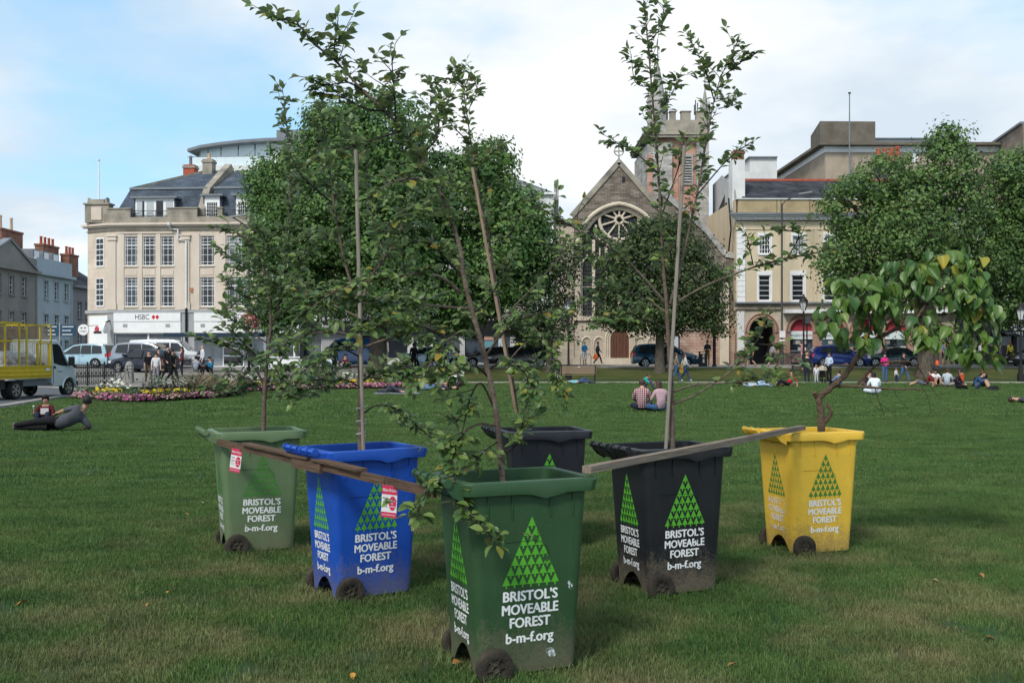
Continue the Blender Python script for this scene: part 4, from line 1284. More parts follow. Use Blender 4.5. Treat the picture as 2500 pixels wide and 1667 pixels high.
# ---- dark shopfront at the far right --------------------------------------
f = Fac('dark_shop', 'dark fronted shop with a patterned awning at the end of the arcade', 'shop', 2331, 79.5, 0)
rt = f.root
X = f.x
Z = lambda v: f.z(v, 2400)
holes = [(X(a), X(a + 28), Z(v1), Z(v0)) for a in (2350, 2410, 2470) for v0, v1 in ((560, 615), (655, 725))]
mb = holes_wall(0, X(2640), Z(750), Z(500), holes)
block(mb, 0, X(2640), 0, 11, 0, Z(500))
mb.build('wall', OFFW, rt)
for h in holes:
 window(rt, *h, y=.1, cols=3, rows=(.25, .5, .75), sill=WHITE)
MB().box(.01, X(2640), -.4, -.001, Z(815) + .01, Z(751)).build('fascia', DARKF, rt)
tb = text_mb('ROCK', .5, .0)
tb.v = [(q[0] + X(2410), -.404, q[2] + Z(772)) for q in tb.v]
tb.build('lettering', flat((.12, .11, .09)), rt, fix=False)
MB().box(.01, X(2640), -.05, -.001, 0, Z(815)).build('shop_window', GLASS, rt)
for u_ in (2340, 2385, 2425, 2470):
 MB().box(X(u_), X(u_) + .3, -.2, -.051, 0, Z(815)).build('pier', DARKF, rt)
awm = brickish('awning_pattern', (.03, .04, .06), (.03, .04, .06), (.45, .46, .48), .42, .30, .035, vary=.05)
MB().add([(X(2430), -.45, Z(773)), (X(2640), -.45, Z(773)), (X(2640), -2.4, Z(820)), (X(2450), -2.4, Z(820))], [(0, 1, 2, 3)]).add([(X(2430), -.47, Z(773)), (X(2450), -2.4, Z(820)), (X(2450), -.47, Z(820))], [(0, 1, 2)]).build('awning', awm, rt, fix=False)
# ---- left street terrace ----------------------------------------------------
GREYR = mat('grey_terrace_stone', (0.19, 0.185, 0.175), 0.9, col2=(0.26, 0.25, 0.235), scale=0.5, detail=8)
BLUER = mat('pale_blue_render', (0.34, 0.40, 0.45), 0.85, var=.08, scale=.4)
MAUVE = mat('mauve_render', (0.215, 0.21, 0.23), 0.85, var=.08, scale=.4)
def terrace(name, label, y0, y1, m, wins, ve, quoin=True, vrows=((673, 718), (760, 801), (836, 872))):
 f = Fac(name, label, 'house', 0, 100, 90)
 rt = f.root
 rt.location = (-50, 0, ZG)
 uu = lambda Y: CX - 50 * F / Y
 zt_ = 10.35 - ZG
 zz_ = [(6.75, 8.65), (3.35, 5.05), (.6, 2.3)] if ve == 0 else [(5.0, 6.8), (1.6, 3.4)]
 if ve:
  zt_ = 8.7
 holes = [(y - .48, y + .48, a, b) for y in wins for a, b in zz_]
 mb = holes_wall(y0, y1, 0, zt_, holes, .3)
 block(mb, y0, y1, 0, 9, 0, zt_)
 mb.build('wall', m, rt)
 for h in holes:
  window(rt, *h, y=.2, cols=2, rows=(.25, .5, .75), transom=.5, fr=.05)
  MB().box(h[0] - .13, h[1] + .13, -.10, -.002, h[3] + .002, h[3] + .17).build('window_head', m, rt)
  MB().box(h[0] - .13, h[1] + .13, -.17, -.002, h[2] - .15, h[2] - .002).build('sill', m, rt)
  MB().box(h[0] - .13, h[0], -.05, -.002, h[2], h[3]).box(h[1], h[1] + .13, -.05, -.002, h[2], h[3]).build('architrave', m, rt)
 MB().box(y0, y1, -.5, -.002, zt_ - .32, zt_ - .002).build('cornice', m, rt)
 if quoin:
  for yq in (y1 - .42, ):
   for k in range(int(zt_ / .36) - 1):
    MB().box(yq + (0 if k % 2 else .1), y1 - .004, -.07, -.001, k * .36 + .02, k * .36 + .32).build('quoin', m, rt)
 return f, zt_
f, zt_ = terrace('grey_town_house', 'grey stone town house with pediment at the left end of the street', 88, 107.8, GREYR, [91.4, 94.1, 96.9, 99.7, 102.3, 104.9], 0)
rt = f.root
o = MB().prism([(95.5, zt_), (106.6, zt_), (101.05, zt_ + 2.5)], -.45, 5, lambda px, py, t: (px, t, py)).build('pediment', GREYR, rt)
for a, b in (((95.3, zt_ + .05), (101.05, zt_ + 2.65)), ((106.8, zt_ + .05), (101.05, zt_ + 2.65))):
 MB().bar((a[0], -.2, a[1]), (b[0], -.2, b[1]), .8, .22, (1, 0, 0)).build('raking_cornice', LEAD, o)
MB().add([(88, .3, zt_), (107.8, .3, zt_), (107.8, 4.5, zt_ + 2.9), (88, 4.5, zt_ + 2.9), (88, 9, zt_), (107.8, 9, zt_)], [(0, 1, 2, 3), (3, 2, 5, 4), (1, 5, 2)]).build('roof', SLATED, rt)
MB().box(104.2, 107.79, .02, .4, zt_ + .01, zt_ + 1.3).build('parapet', GREYR, rt)
def tchim(y, w_, zb_, h, n, pot, dx=2.5, pm=TERRA, d_=1.0):
 o = MB().box(y, y + w_, dx, dx + d_, zb_, zb_ + h).box(y - .08, y + w_ + .08, dx - .08, dx + d_ + .08, zb_ + h + .002, zb_ + h + .22).build('chimney', BRICK, rt)
 for k in range(n):
  MB().lathe([(.17, 0), (.14, pot * .8), (.18, pot * .86), (.16, pot)], 9, (y + w_ * (k + .5) / n, dx + d_ / 2, zb_ + h + .22)).build('chimney_pot', pm, o, True)
tchim(103.2, 2.2, zt_ + .5, 4.2, 2, 1.2, 4.2, BUFFPOT)
tchim(109.5, 4.8, zt_ - 1, 5.6, 2, 1.5, 4.6, BUFFPOT, 1.4)
f, zt_ = terrace('pale_blue_house', 'pale blue rendered town house with quoins next to the grey one', 107.81, 116.4, BLUER, [109.9, 112.4, 114.9], 0)
rt = f.root
MB().box(107.81, 116.4, .02, .4, zt_ + .01, zt_ + 1.5).build('parapet', BLUER, rt)
MB().add([(107.81, .4, zt_), (116.4, .4, zt_), (116.4, 4.5, zt_ + 1.6), (107.81, 4.5, zt_ + 1.6)], [(0, 1, 2, 3)]).build('roof', SLATED, rt)
for y in (109.0, 111.3, 113.6):
 o = MB().box(y, y + 1.5, 1.0, 3.5, zt_ + 1.0, zt_ + 2.5).build('dormer', LEAD, rt)
 MB().box(y + .2, y + 1.3, .93, .99, zt_ + 1.5, zt_ + 2.35).build('dormer_window', WHITE, o)
tchim(118.0, 4.0, zt_ - .5, 4.3, 4, .9, 4.0)
f, zt_ = terrace('mauve_house', 'lower mauve rendered house at the far end of the street', 116.41, 128, MAUVE, [118.4, 120.6, 122.6, 124.8], 1, False)
rt = f.root
MB().add([(116.41, .2, zt_), (128, .2, zt_), (128, 4.5, zt_ + 2.6), (116.41, 4.5, zt_ + 2.6)], [(0, 1, 2, 3)]).build('roof', SLATED, rt)
tchim(121.6, 2.6, zt_ - .2, 4.0, 3, .9, 2.6)
# ---------------------------------------------------------------- foliage helpers
import numpy as np
DSP = 2500 / 2352.0
def leaf_material(name, c1, c2, back, trans=0.25, rough=0.5, spec=0.35, yellow=None):
 m = bpy.data.materials.new(name)
 m.use_nodes = True
 n, l, b = nodes_of(m)
 b.inputs['Roughness'].default_value = rough
 b.inputs['Specular IOR Level'].default_value = spec
 at = n.new('ShaderNodeAttribute')
 at.attribute_name = 'v'
 oi = n.new('ShaderNodeObjectInfo')
 ad = n.new('ShaderNodeMath')
 l.new(at.outputs['Fac'], ad.inputs[0])
 l.new(oi.outputs['Random'], ad.inputs[1])
 fr = n.new('ShaderNodeMath')
 fr.operation = 'FRACT'
 l.new(ad.outputs[0], fr.inputs[0])
 rp = n.new('ShaderNodeValToRGB')
 e = rp.color_ramp.elements
 e[0].color, e[1].color = (*c1, 1), (*c2, 1)
 if yellow:
  e[1].position = 0.91
  q = e.new(1.0)
  q.color = (*yellow, 1)
 l.new(fr.outputs[0], rp.inputs[0])
 g = n.new('ShaderNodeNewGeometry')
 mxn = n.new('ShaderNodeMixRGB')
 l.new(g.outputs['Backfacing'], mxn.inputs[0])
 l.new(rp.outputs[0], mxn.inputs[1])
 hb = n.new('ShaderNodeMixRGB')
 hb.inputs[0].default_value = 0.65
 l.new(rp.outputs[0], hb.inputs[1])
 hb.inputs[2].default_value = (*back, 1)
 l.new(hb.outputs[0], mxn.inputs[2])
 l.new(mxn.outputs[0], b.inputs['Base Color'])
 tr = n.new('ShaderNodeBsdfTranslucent')
 l.new(mxn.outputs[0], tr.inputs[0])
 ms = n.new('ShaderNodeMixShader')
 ms.inputs[0].default_value = trans
 l.new(b.outputs[0], ms.inputs[1])
 l.new(tr.outputs[0], ms.inputs[2])
 l.new(ms.outputs[0], n['Material Output'].inputs[0])
 return m
def np_mesh(name, V, F4, m, attr=None, smooth=False):
 me = bpy.data.meshes.new(name)
 k = F4.shape[1]
 me.vertices.add(len(V))
 me.vertices.foreach_set('co', V.astype(np.float32).ravel())
 me.loops.add(F4.size)
 me.loops.foreach_set('vertex_index', F4.astype(np.int32).ravel())
 me.polygons.add(len(F4))
 me.polygons.foreach_set('loop_start', np.arange(0, F4.size, k, dtype=np.int32))
 if smooth:
  me.polygons.foreach_set('use_smooth', np.ones(len(F4), dtype=bool))
 me.materials.append(m)
 if attr is not None:
  a = me.attributes.new('v', 'FLOAT', 'POINT')
  a.data.foreach_set('value', attr.astype(np.float32))
 me.update(calc_edges=True)
 return me
BARK = mat('tree_bark', (0.050, 0.042, 0.032), 0.95, 0.1, col2=(0.12, 0.105, 0.085), scale=4, stretch=(3, 3, 0.6), bump=0.8, bscale=10)
def crown_tree(name, label, trunk_uv, Y, blobs, mleaf, leaf=0.22, per=1.0, trunk_r=0.35, seed=1, gap=0.0, group=None):
 """blobs: (display u, v, ru, rv, dY); trunk_uv: display (u, v_base, v_top)"""
 rng = np.random.default_rng(seed)
 base = W(trunk_uv[0] * DSP, trunk_uv[1] * DSP, Y)
 bx = base.x
 bzg = gz(bx, Y)
 root = thing(name, label, 'tree', (bx, Y, bzg), 0, group)
 Cs, out_c, out_n, out_v, out_s = [], [], [], [], []
 for (u, v, ru, rv, dY) in blobs:
  c = W(u * DSP, v * DSP, Y + dY)
  rx, rz = ru * DSP * (Y + dY) / F, rv * DSP * (Y + dY) / F
  ry = (rx + rz) / 2 * 0.95
  Cs.append((c, rx, ry, rz))
  area = 4 * math.pi * ((rx * ry) ** 1.6 / 3 + (rx * rz) ** 1.6 / 3 + (ry * rz) ** 1.6 / 3) ** (1 / 1.6)
  nc = int(area * 1.1 * per) + 12
  d = rng.normal(size=(nc, 3))
  d /= np.linalg.norm(d, axis=1)[:, None]
  rad = 1 - np.abs(rng.normal(0, 0.22, nc))
  rad = np.clip(rad + rng.normal(0, 0.05, nc), 0.15, 1.06)
  cc = d * rad[:, None] * np.array([rx, ry, rz]) + np.array(c)
  for i in range(nc):
   k = rng.integers(26, 54)
   rc = rng.uniform(0.45, 1.15)
   o = np.clip(rng.normal(size=(k, 3)), -1.7, 1.7) * rc * 0.55 * np.array([1, 1, 0.62])
   out_c.append(cc[i] + o)
   nn = o / (rc * .7) + d[i] * 0.45 + np.array([0, -.1, 0.4]) + rng.normal(size=(k, 3)) * 0.45
   out_n.append(nn)
   base_v = rng.uniform(0.0, 0.8)
   out_v.append(np.clip(base_v + rng.normal(0, 0.14, k), 0, 0.97))
   out_s.append(leaf * rng.uniform(0.6, 1.35, k))
 C, Nn = np.concatenate(out_c), np.concatenate(out_n)
 Vv, S = np.concatenate(out_v), np.concatenate(out_s)
 C = C - np.array([bx, Y, bzg])
 keep = C[:, 2] > 1.5
 C, Nn, Vv, S = C[keep], Nn[keep], Vv[keep], S[keep]
 Nn /= np.linalg.norm(Nn, axis=1)[:, None] + 1e-9
 t = rng.normal(size=C.shape)
 t -= Nn * (t * Nn).sum(1)[:, None]
 t /= np.linalg.norm(t, axis=1)[:, None] + 1e-9
 b = np.cross(Nn, t)
 S = S[:, None]
 P = np.stack([C - t * S * .55, C - b * S * .36 + Nn * S * .10, C + t * S * .55, C + b * S * .36 + Nn * S * .10], 1).reshape(-1, 3)
 Fq = np.arange(len(P)).reshape(-1, 4)
 o = obj('crown', np_mesh('crown', P, Fq, mleaf, np.repeat(Vv, 4)), root)
 o['kind'] = 'stuff'
 tr = MB()
 zt = CAMZ + (HOR - trunk_uv[2] * DSP) * Y / F - bzg
 tr.tube([(0, 0, -.15), (0.02, 0, .25), (0, 0, 1.0), (0.05, .03, zt * .7), (0, 0, zt)], [trunk_r * 1.6, trunk_r * 1.2, trunk_r, trunk_r * .92, trunk_r * .8], 14)
 tr.build('trunk', BARK, root, True)
 rg = random.Random(seed)
 for (c, rx, ry, rz) in Cs:
  q = Vector((c.x - bx, c.y - Y, c.z - bzg))
  s0 = Vector((0, 0, zt * rg.uniform(.8, .98)))
  mid = s0.lerp(q, .5) + Vector((rg.uniform(-.6, .6), rg.uniform(-.6, .6), rg.uniform(0, .8)))
  lb = MB().tube([s0, s0.lerp(mid, .5) + Vector((0, 0, .3)), mid, q], [trunk_r * .5, trunk_r * .36, trunk_r * .26, trunk_r * .1], 8)
  for k in range(4):
   e = q + Vector((rg.uniform(-1, 1) * rx, rg.uniform(-1, 1) * ry, rg.uniform(-.6, .9) * rz)) * .85
   lb.tube([mid.lerp(q, rg.uniform(.2, .9)), q.lerp(e, .5) + Vector((0, 0, .2)), e], [trunk_r * .16, trunk_r * .09, .02], 6)
  lb.build('limb', BARK, root, True)
 return root
LEAF_A = leaf_material('plane_leaves', (0.034, 0.092, 0.022), (0.130, 0.235, 0.052), (0.11, 0.19, 0.07))
LEAF_B = leaf_material('dark_leaves', (0.016, 0.032, 0.012), (0.056, 0.090, 0.028), (0.045, 0.07, 0.03))
LEAF_C = leaf_material('clipped_leaves', (0.016, 0.036, 0.012), (0.072, 0.115, 0.030), (0.05, 0.08, 0.03))
LEAF_D = leaf_material('ash_leaves', (0.032, 0.082, 0.022), (0.130, 0.220, 0.052), (0.10, 0.17, 0.06))
crown_tree('plane_tree', 'great spreading plane tree in front of the bank and white building', (868, 883, 640), 65, [
 (700, 480, 120, 160, 0), (800, 370, 120, 130, 0), (880, 320, 110, 105, -1), (660, 600, 95, 150, 0), (770, 600, 120, 130, 2), (930, 480, 120, 150, -1),
 (1070, 450, 110, 120, 1), (1130, 580, 100, 130, 1), (990, 640, 130, 110, 0), (620, 430, 50, 70, 1), (880, 660, 120, 90, -2), (760, 280, 60, 55, 0), (1120, 370, 60, 55, 1),
 (1190, 500, 60, 80, 1), (640, 700, 60, 70, 0), (1060, 700, 90, 70, 2), (1225, 540, 50, 70, 1), (1200, 620, 70, 80, 1), (880, 520, 90, 110, -3), (780, 480, 90, 120, -3)], LEAF_A, leaf=0.235, per=1.5, trunk_r=0.55, seed=3)
crown_tree('copper_tree', 'small dark leaved tree between the plane tree and the church', (1262, 872, 720), 66.5, [
 (1250, 640, 75, 90, 0), (1290, 600, 45, 55, 0), (1200, 720, 75, 60, 0), (1275, 720, 50, 60, 0), (1230, 770, 60, 25, 0)], LEAF_B, leaf=0.17, per=1.0, trunk_r=0.22, seed=5)
crown_tree('clipped_tree', 'neat dark green round headed tree in front of the church', (1515, 853, 700), 66, [
 (1500, 610, 80, 80, 0), (1440, 680, 68, 75, 0), (1590, 660, 72, 85, 0), (1520, 700, 105, 60, 0), (1560, 570, 60, 55, 0), (1480, 560, 50, 50, 0), (1620, 700, 45, 55, 0), (1530, 530, 35, 25, 0), (1510, 740, 110, 28, 0), (1425, 620, 50, 60, 0), (1450, 565, 42, 42, 0), (1392, 665, 26, 22, 0), (1645, 640, 28, 24, 0), (1500, 515, 28, 20, 0), (1600, 585, 26, 22, 0), (1400, 730, 34, 26, 0), (1640, 745, 30, 24, 0), (1560, 520, 20, 18, 0)],
 LEAF_C, leaf=0.18, per=1.25, trunk_r=0.30, seed=7)
crown_tree('ash_tree', 'tall airy tree with a thick trunk in front of the arcade', (2127, 872, 690), 64.5, [
 (1960, 480, 70, 85, 0), (2030, 420, 75, 65, 0), (1990, 600, 95, 100, 0), (2170, 400, 75, 80, 0), (2185, 320, 35, 38, 0), (2130, 500, 125, 120, 0), (2060, 560, 100, 100, -1),
 (2230, 560, 110, 110, 1), (2100, 640, 130, 50, 0), (1920, 610, 40, 60, 0), (2150, 770, 60, 25, 0)], LEAF_D, leaf=0.21, per=1.15, trunk_r=0.52, seed=9)
crown_tree('ash_tree', 'dense dark tree filling the right edge beside the brown block', (2420, 872, 690), 66.5, [
 (2300, 450, 85, 100, 0), (2350, 400, 70, 60, 0), (2380, 520, 110, 120, 0), (2300, 620, 90, 120, 0), (2420, 640, 110, 120, 0), (2340, 700, 90, 60, 0), (2480, 480, 80, 110, 0)],
 LEAF_D, leaf=0.21, per=1.2, trunk_r=0.40, seed=11)
# ---------------------------------------------------------------- wheelie bins
def plastic(name, col, mudamt=1.0, scuff=(0.4, 0.4, 0.4)):
 m = bpy.data.materials.new(name)
 m.use_nodes = True
 n, l, b = nodes_of(m)
 b.inputs['Roughness'].default_value = 0.42
 b.inputs['Specular IOR Level'].default_value = 0.4
 t = n.new('ShaderNodeTexCoord')
 sp = n.new('ShaderNodeSeparateXYZ')
 l.new(t.outputs['Object'], sp.inputs[0])
 def nz(s, det, st=(1, 1, 1)):
  mpn = n.new('ShaderNodeMapping')
  mpn.inputs['Scale'].default_value = st
  l.new(t.outputs['Object'], mpn.inputs[0])
  x = n.new('ShaderNodeTexNoise')
  x.inputs['Scale'].default_value, x.inputs['Detail'].default_value, x.inputs['Roughness'].default_value = s, det, 0.7
  l.new(mpn.outputs[0], x.inputs['Vector'])
  return x.outputs[0]
 def math2(op, a, c, clamp=False):
  x = n.new('ShaderNodeMath')
  x.operation, x.use_clamp = op, clamp
  for i, q in enumerate((a, c)):
   if isinstance(q, (int, float)):
    x.inputs[i].default_value = q
   else:
    l.new(q, x.inputs[i])
  return x.outputs[0]
 def ramp(s, a, c):
  r = n.new('ShaderNodeValToRGB')
  r.color_ramp.elements[0].position, r.color_ramp.elements[1].position = a, c
  l.new(s, r.inputs[0])
  return r.outputs[0]
 def mix(f, a, c):
  x = n.new('ShaderNodeMixRGB')
  for i, q in enumerate((f, a, c)):
   if isinstance(q, tuple):
    x.inputs[i].default_value = (*q, 1)
   else:
    l.new(q, x.inputs[i])
  return x.outputs[0]
 c0 = mix(ramp(nz(3.5, 5), 0.3, 0.75), tuple(x * 0.9 for x in col), tuple(min(1, x * 1.12 + 0.004) for x in col))
 c0 = mix(math2('MULTIPLY', ramp(nz(60, 3, (1, 1, 0.3)), 0.66, 0.78), 0.35), c0, scuff)
 c0 = mix(math2('MULTIPLY', ramp(nz(7, 6, (2.5, 2.5, .25)), 0.56, 0.72), 0.30), c0, tuple(min(1, x * 1.5 + .02) for x in col))
 # dried mud and grass clippings splashed up from the ground: full at the foot, specks higher up
 low = math2('SUBTRACT', 1.0, math2('DIVIDE', sp.outputs[2], 0.50), True)
 spl = math2('ADD', math2('MULTIPLY', low, 1.05), math2('ADD', math2('MULTIPLY', math2('SUBTRACT', nz(9, 6, (1, 1, .6)), 0.56), 1.1), math2('MULTIPLY', math2('SUBTRACT', nz(70, 5), 0.56), 1.5)))
 mud = math2('MULTIPLY', ramp(spl, 0.22, 0.74), mudamt)
 c1 = mix(mud, c0, mix(nz(40, 4), (0.06, 0.048, 0.03), (0.19, 0.16, 0.105)))
 l.new(c1, b.inputs['Base Color'])
 rg = math2('ADD', math2('MULTIPLY', mud, 0.45), math2('ADD', 0.36, math2('MULTIPLY', nz(5, 4), 0.18)))
 l.new(rg, b.inputs['Roughness'])
 bn = n.new('ShaderNodeBump')
 bn.inputs['Strength'].default_value, bn.inputs['Distance'].default_value = 0.25, 0.004
 l.new(nz(90, 4), bn.inputs['Height'])
 l.new(bn.outputs[0], b.inputs['Normal'])
 return m
def paint(name, col, wear):
 m = bpy.data.materials.new(name)
 m.use_nodes = True
 n, l, b = nodes_of(m)
 b.inputs['Base Color'].default_value = (*col, 1)
 b.inputs['Roughness'].default_value = 0.6
 t = n.new('ShaderNodeTexCoord')
 x = n.new('ShaderNodeTexNoise')
 x.inputs['Scale'].default_value, x.inputs['Detail'].default_value = 55, 5
 l.new(t.outputs['Object'], x.inputs['Vector'])
 x2 = n.new('ShaderNodeTexNoise')
 x2.inputs['Scale'].default_value = 9
 oi = n.new('ShaderNodeObjectInfo')
 rm = n.new('ShaderNodeMath')
 rm.operation = 'MULTIPLY'
 rm.inputs[1].default_value = 37.0
 l.new(oi.outputs['Random'], rm.inputs[0])
 for q in (x, x2):
  q.noise_dimensions = '4D'
  l.new(rm.outputs[0], q.inputs['W'])
 l.new(t.outputs['Object'], x2.inputs['Vector'])
 ad = n.new('ShaderNodeMath')
 ad.operation = 'ADD'
 l.new(x.outputs[0], ad.inputs[0])
 l.new(x2.outputs[0], ad.inputs[1])
 r = n.new('ShaderNodeValToRGB')
 r.color_ramp.elements[0].position, r.color_ramp.elements[1].position = (wear - 0.06) / 2, (wear + 0.10) / 2
 sc = n.new('ShaderNodeMath')
 sc.operation = 'MULTIPLY'
 sc.inputs[1].default_value = 0.5
 l.new(ad.outputs[0], sc.inputs[0])
 l.new(sc.outputs[0], r.inputs[0])
 l.new(r.outputs[0], b.inputs['Alpha'])
 return m
STENCIL_W = paint('stencil_white', (0.72, 0.74, 0.74), 0.72)
STENCIL_WORN = paint('stencil_white_worn', (0.66, 0.67, 0.66), 0.98)
STENCIL_G = paint('stencil_green', (0.075, 0.34, 0.018), 0.74)
STENCIL_GD = paint('stencil_green_dull', (0.045, 0.19, 0.025), 0.76)
RUBBER = mat('muddy_rubber', (0.022, 0.020, 0.018), 0.9, 0.15, col2=(0.062, 0.053, 0.040), scale=9, bump=0.4, bscale=70)
SOIL = mat('potting_soil', (0.03, 0.022, 0.015), 1.0, 0.1, col2=(0.075, 0.055, 0.035), scale=25, bump=1.0, bscale=40)
WOOD = mat('weathered_plank', (0.060, 0.036, 0.024), 0.85, 0.2, col2=(0.135, 0.090, 0.060), scale=6, stretch=(0.6, 14, 14), bump=0.4, bscale=12)
WOOD2 = mat('grey_plank', (0.16, 0.125, 0.095), 0.85, 0.2, col2=(0.26, 0.215, 0.175), scale=6, stretch=(0.6, 14, 14), bump=0.4, bscale=12)
def rrect(xa, xb, hy, r, z, nseg=10):
 """rounded rectangle ring, anticlockwise from the (-x,-y) corner; z may be a function (x, y)"""
 P = []
 def arc(cx_, cy_, a0):
  for k in range(5):
   a = R(a0 + 90 * k / 4)
   P.append((cx_ + r * math.cos(a), cy_ + r * math.sin(a)))
 def line(p, q):
  for k in range(1, nseg):
   t = k / nseg
   P.append((p[0] + (q[0] - p[0]) * t, p[1] + (q[1] - p[1]) * t))
 arc(xa + r, -hy + r, 180)
 line(P[-1], (xb - r, -hy))
 arc(xb - r, -hy + r, 270)
 line(P[-1], (xb, hy - r))
 arc(xb - r, hy - r, 0)
 line(P[-1], (xa + r, hy))
 arc(xa + r, hy - r, 90)
 line(P[-1], (xa, -hy + r))
 return [(x, y, z(x, y) if callable(z) else z) for x, y in P]
ZB, ZT = 0.045, 0.995
B0, B1 = (-0.268, 0.288, 0.224), (-0.326, 0.340, 0.263)
def bsec(z):
 t = (z - ZB) / (ZT - ZB)
 return [B0[i] + (B1[i] - B0[i]) * t for i in range(3)]
def bin_meshes():
 body = MB()
 def arch(x, y):
  if x < B0[0] + 0.03 and abs(y) < 0.15:
   return ZB + 0.125 * (1 - (y / 0.15) ** 2)
  return ZB
 rings = []
 for z in (ZB, 0.22, 0.5, 0.8, ZT):
  s = bsec(z)
  rings.append(rrect(s[0], s[1], s[2], 0.045, arch if z == ZB else z))
 body.loft(rings, caps=(False, False))
 # floor a little above the foot, inner wall
 s = bsec(0.19)
 body.add(rrect(s[0] + .004, s[1] - .004, s[2] - .004, 0.042, 0.19), [tuple(range(4 * 9 + 20))])
 # flange under the rim and the rim itself with its skirt; the skirt dips on the long sides
 def skirt(x, y):
  d = 0.0
  if abs(y) > 0.27:
   t = (x - 0.085) / 0.115
   if abs(t) < 1:
    d = 0.028 * (0.5 + 0.5 * math.cos(math.pi * t))
  return 0.986 - d
 rim = MB()
 rr = []
 rr.append(rrect(-0.329, 0.339, 0.262, 0.045, lambda x, y: 0.993))
 rr.append(rrect(-0.366, 0.378, 0.291, 0.05, skirt))
 rr.append(rrect(-0.371, 0.385, 0.296, 0.05, lambda x, y: skirt(x, y) + 0.002))
 rr.append(rrect(-0.374, 0.393, 0.302, 0.05, 1.046))
 rr.append(rrect(-0.369, 0.388, 0.297, 0.05, 1.054))
 rr.append(rrect(-0.338, 0.352, 0.270, 0.05, 1.058))
 rr.append(rrect(-0.330, 0.343, 0.262, 0.045, 1.052))
 rr.append(rrect(-0.315, 0.325, 0.250, 0.045, 0.80))
 rim.loft(rr, caps=(False, False))
 soil = MB()
 soil.add(rrect(-0.317, 0.327, 0.253, 0.045, lambda x, y: 0.86 + 0.01 * math.sin(40 * x + 31 * y)) + [(0, 0, 0.90)],
    [(k, (k + 1) % 56, 56) for k in range(56)])
 handle = MB()
 for a, b in ((-0.262, -0.03), (0.03, 0.262)):
  handle.tube([(-0.452, a, 1.058), (-0.452, b, 1.058)], 0.0165, 12)
  for y in (a + 0.004, b - 0.004, a * 0.5 + b * 0.5):
   handle.lathe([(0.0, -0.009), (0.024, -0.009), (0.024, 0.009), (0.0, 0.009)], 14, (-0.452, y, 1.058), 'y')
 arms = MB()
 for y in (0.0, ):
  poly = [(-0.364, 0.955), (-0.366, 1.044), (-0.408, 1.046), (-0.452, 1.07), (-0.467, 1.05), (-0.455, 1.022), (-0.420, 0.985)]
  arms.prism(poly, y - 0.011, y + 0.011, lambda px, py, t: (px, t, py))
 web = MB()
 web.prism([(-0.3685, 1.035), (-0.445, 1.046), (-0.462, 1.035), (-0.415, 0.985), (-0.368, 0.968)], -0.234, 0.234, lambda px, py, t: (px, t, py))
 ribs = []
 for x in (-0.235, -0.10, 0.12, 0.25):
  z0, z1 = (0.86, 0.985)
  mb = MB()
  y0, y1 = bsec(z0)[2], bsec(z1)[2]
  for sgn in (-1, 1):
   mb2 = MB()
   mb2.loft([[(x - .004, sgn * (yy - .006), zz_), (x + .004, sgn * (yy - .006), zz_), (x + .003, sgn * (yy + .0075), zz_), (x - .003, sgn * (yy + .0075), zz_)]
      for yy, zz_ in ((y0, z0), (y1, z1))])
   ribs.append(mb2.mesh('rib', []))
 seam = MB()      # moulded seam line on the side, curving down
 pts = [(-0.20, 0.735), (0.02, 0.738), (0.07, 0.728), (0.105, 0.70), (0.118, 0.66)]
 for sgn in (-1,):
  P3 = [(x, sgn * (bsec(z)[2] + 0.0005), z) for x, z in pts]
  seam.tube(P3, 0.0022, 5)
 tyre, hub = MB(), MB()
 pf = [(0.062, -0.024), (0.088, -0.027), (0.098, -0.022), (0.101, -0.008), (0.101, 0.008), (0.098, 0.022), (0.088, 0.027), (0.062, 0.024)]
 tyre.lathe(pf + [pf[0]], 24, (0, 0, 0), 'y')
 hub.lathe([(0.0, -0.012), (0.020, -0.024), (0.026, -0.014), (0.050, -0.012), (0.054, -0.022), (0.063, -0.022), (0.063, 0.022), (0.0, 0.022)], 20, (0, 0, 0), 'y')
 for k in range(6):
  a = k * math.pi / 3
  hub.bar((0.018 * math.cos(a), -0.017, 0.018 * math.sin(a)), (0.056 * math.cos(a), -0.017, 0.056 * math.sin(a)), 0.009, 0.009, (0, 1, 0))
 axle = MB().tube([(-0.198, -0.25, 0.1), (-0.198, 0.25, 0.1)], 0.011, 8)
 return dict(body=body.mesh('body', [], True), rim=rim.mesh('rim', [], True), soil=soil.mesh('soil', SOIL, 'all'),
    handle=handle.mesh('handle', [], True), arms=arms.mesh('handle_bracket', []), web=web.mesh('handle_web', []),
    ribs=ribs, seam=seam.mesh('seam', []), tyre=tyre.mesh('tyre', RUBBER, True), hub=hub.mesh('hub', RUBBER, True),
    axle=axle.mesh('axle', RUBBER))
BM = bin_meshes()
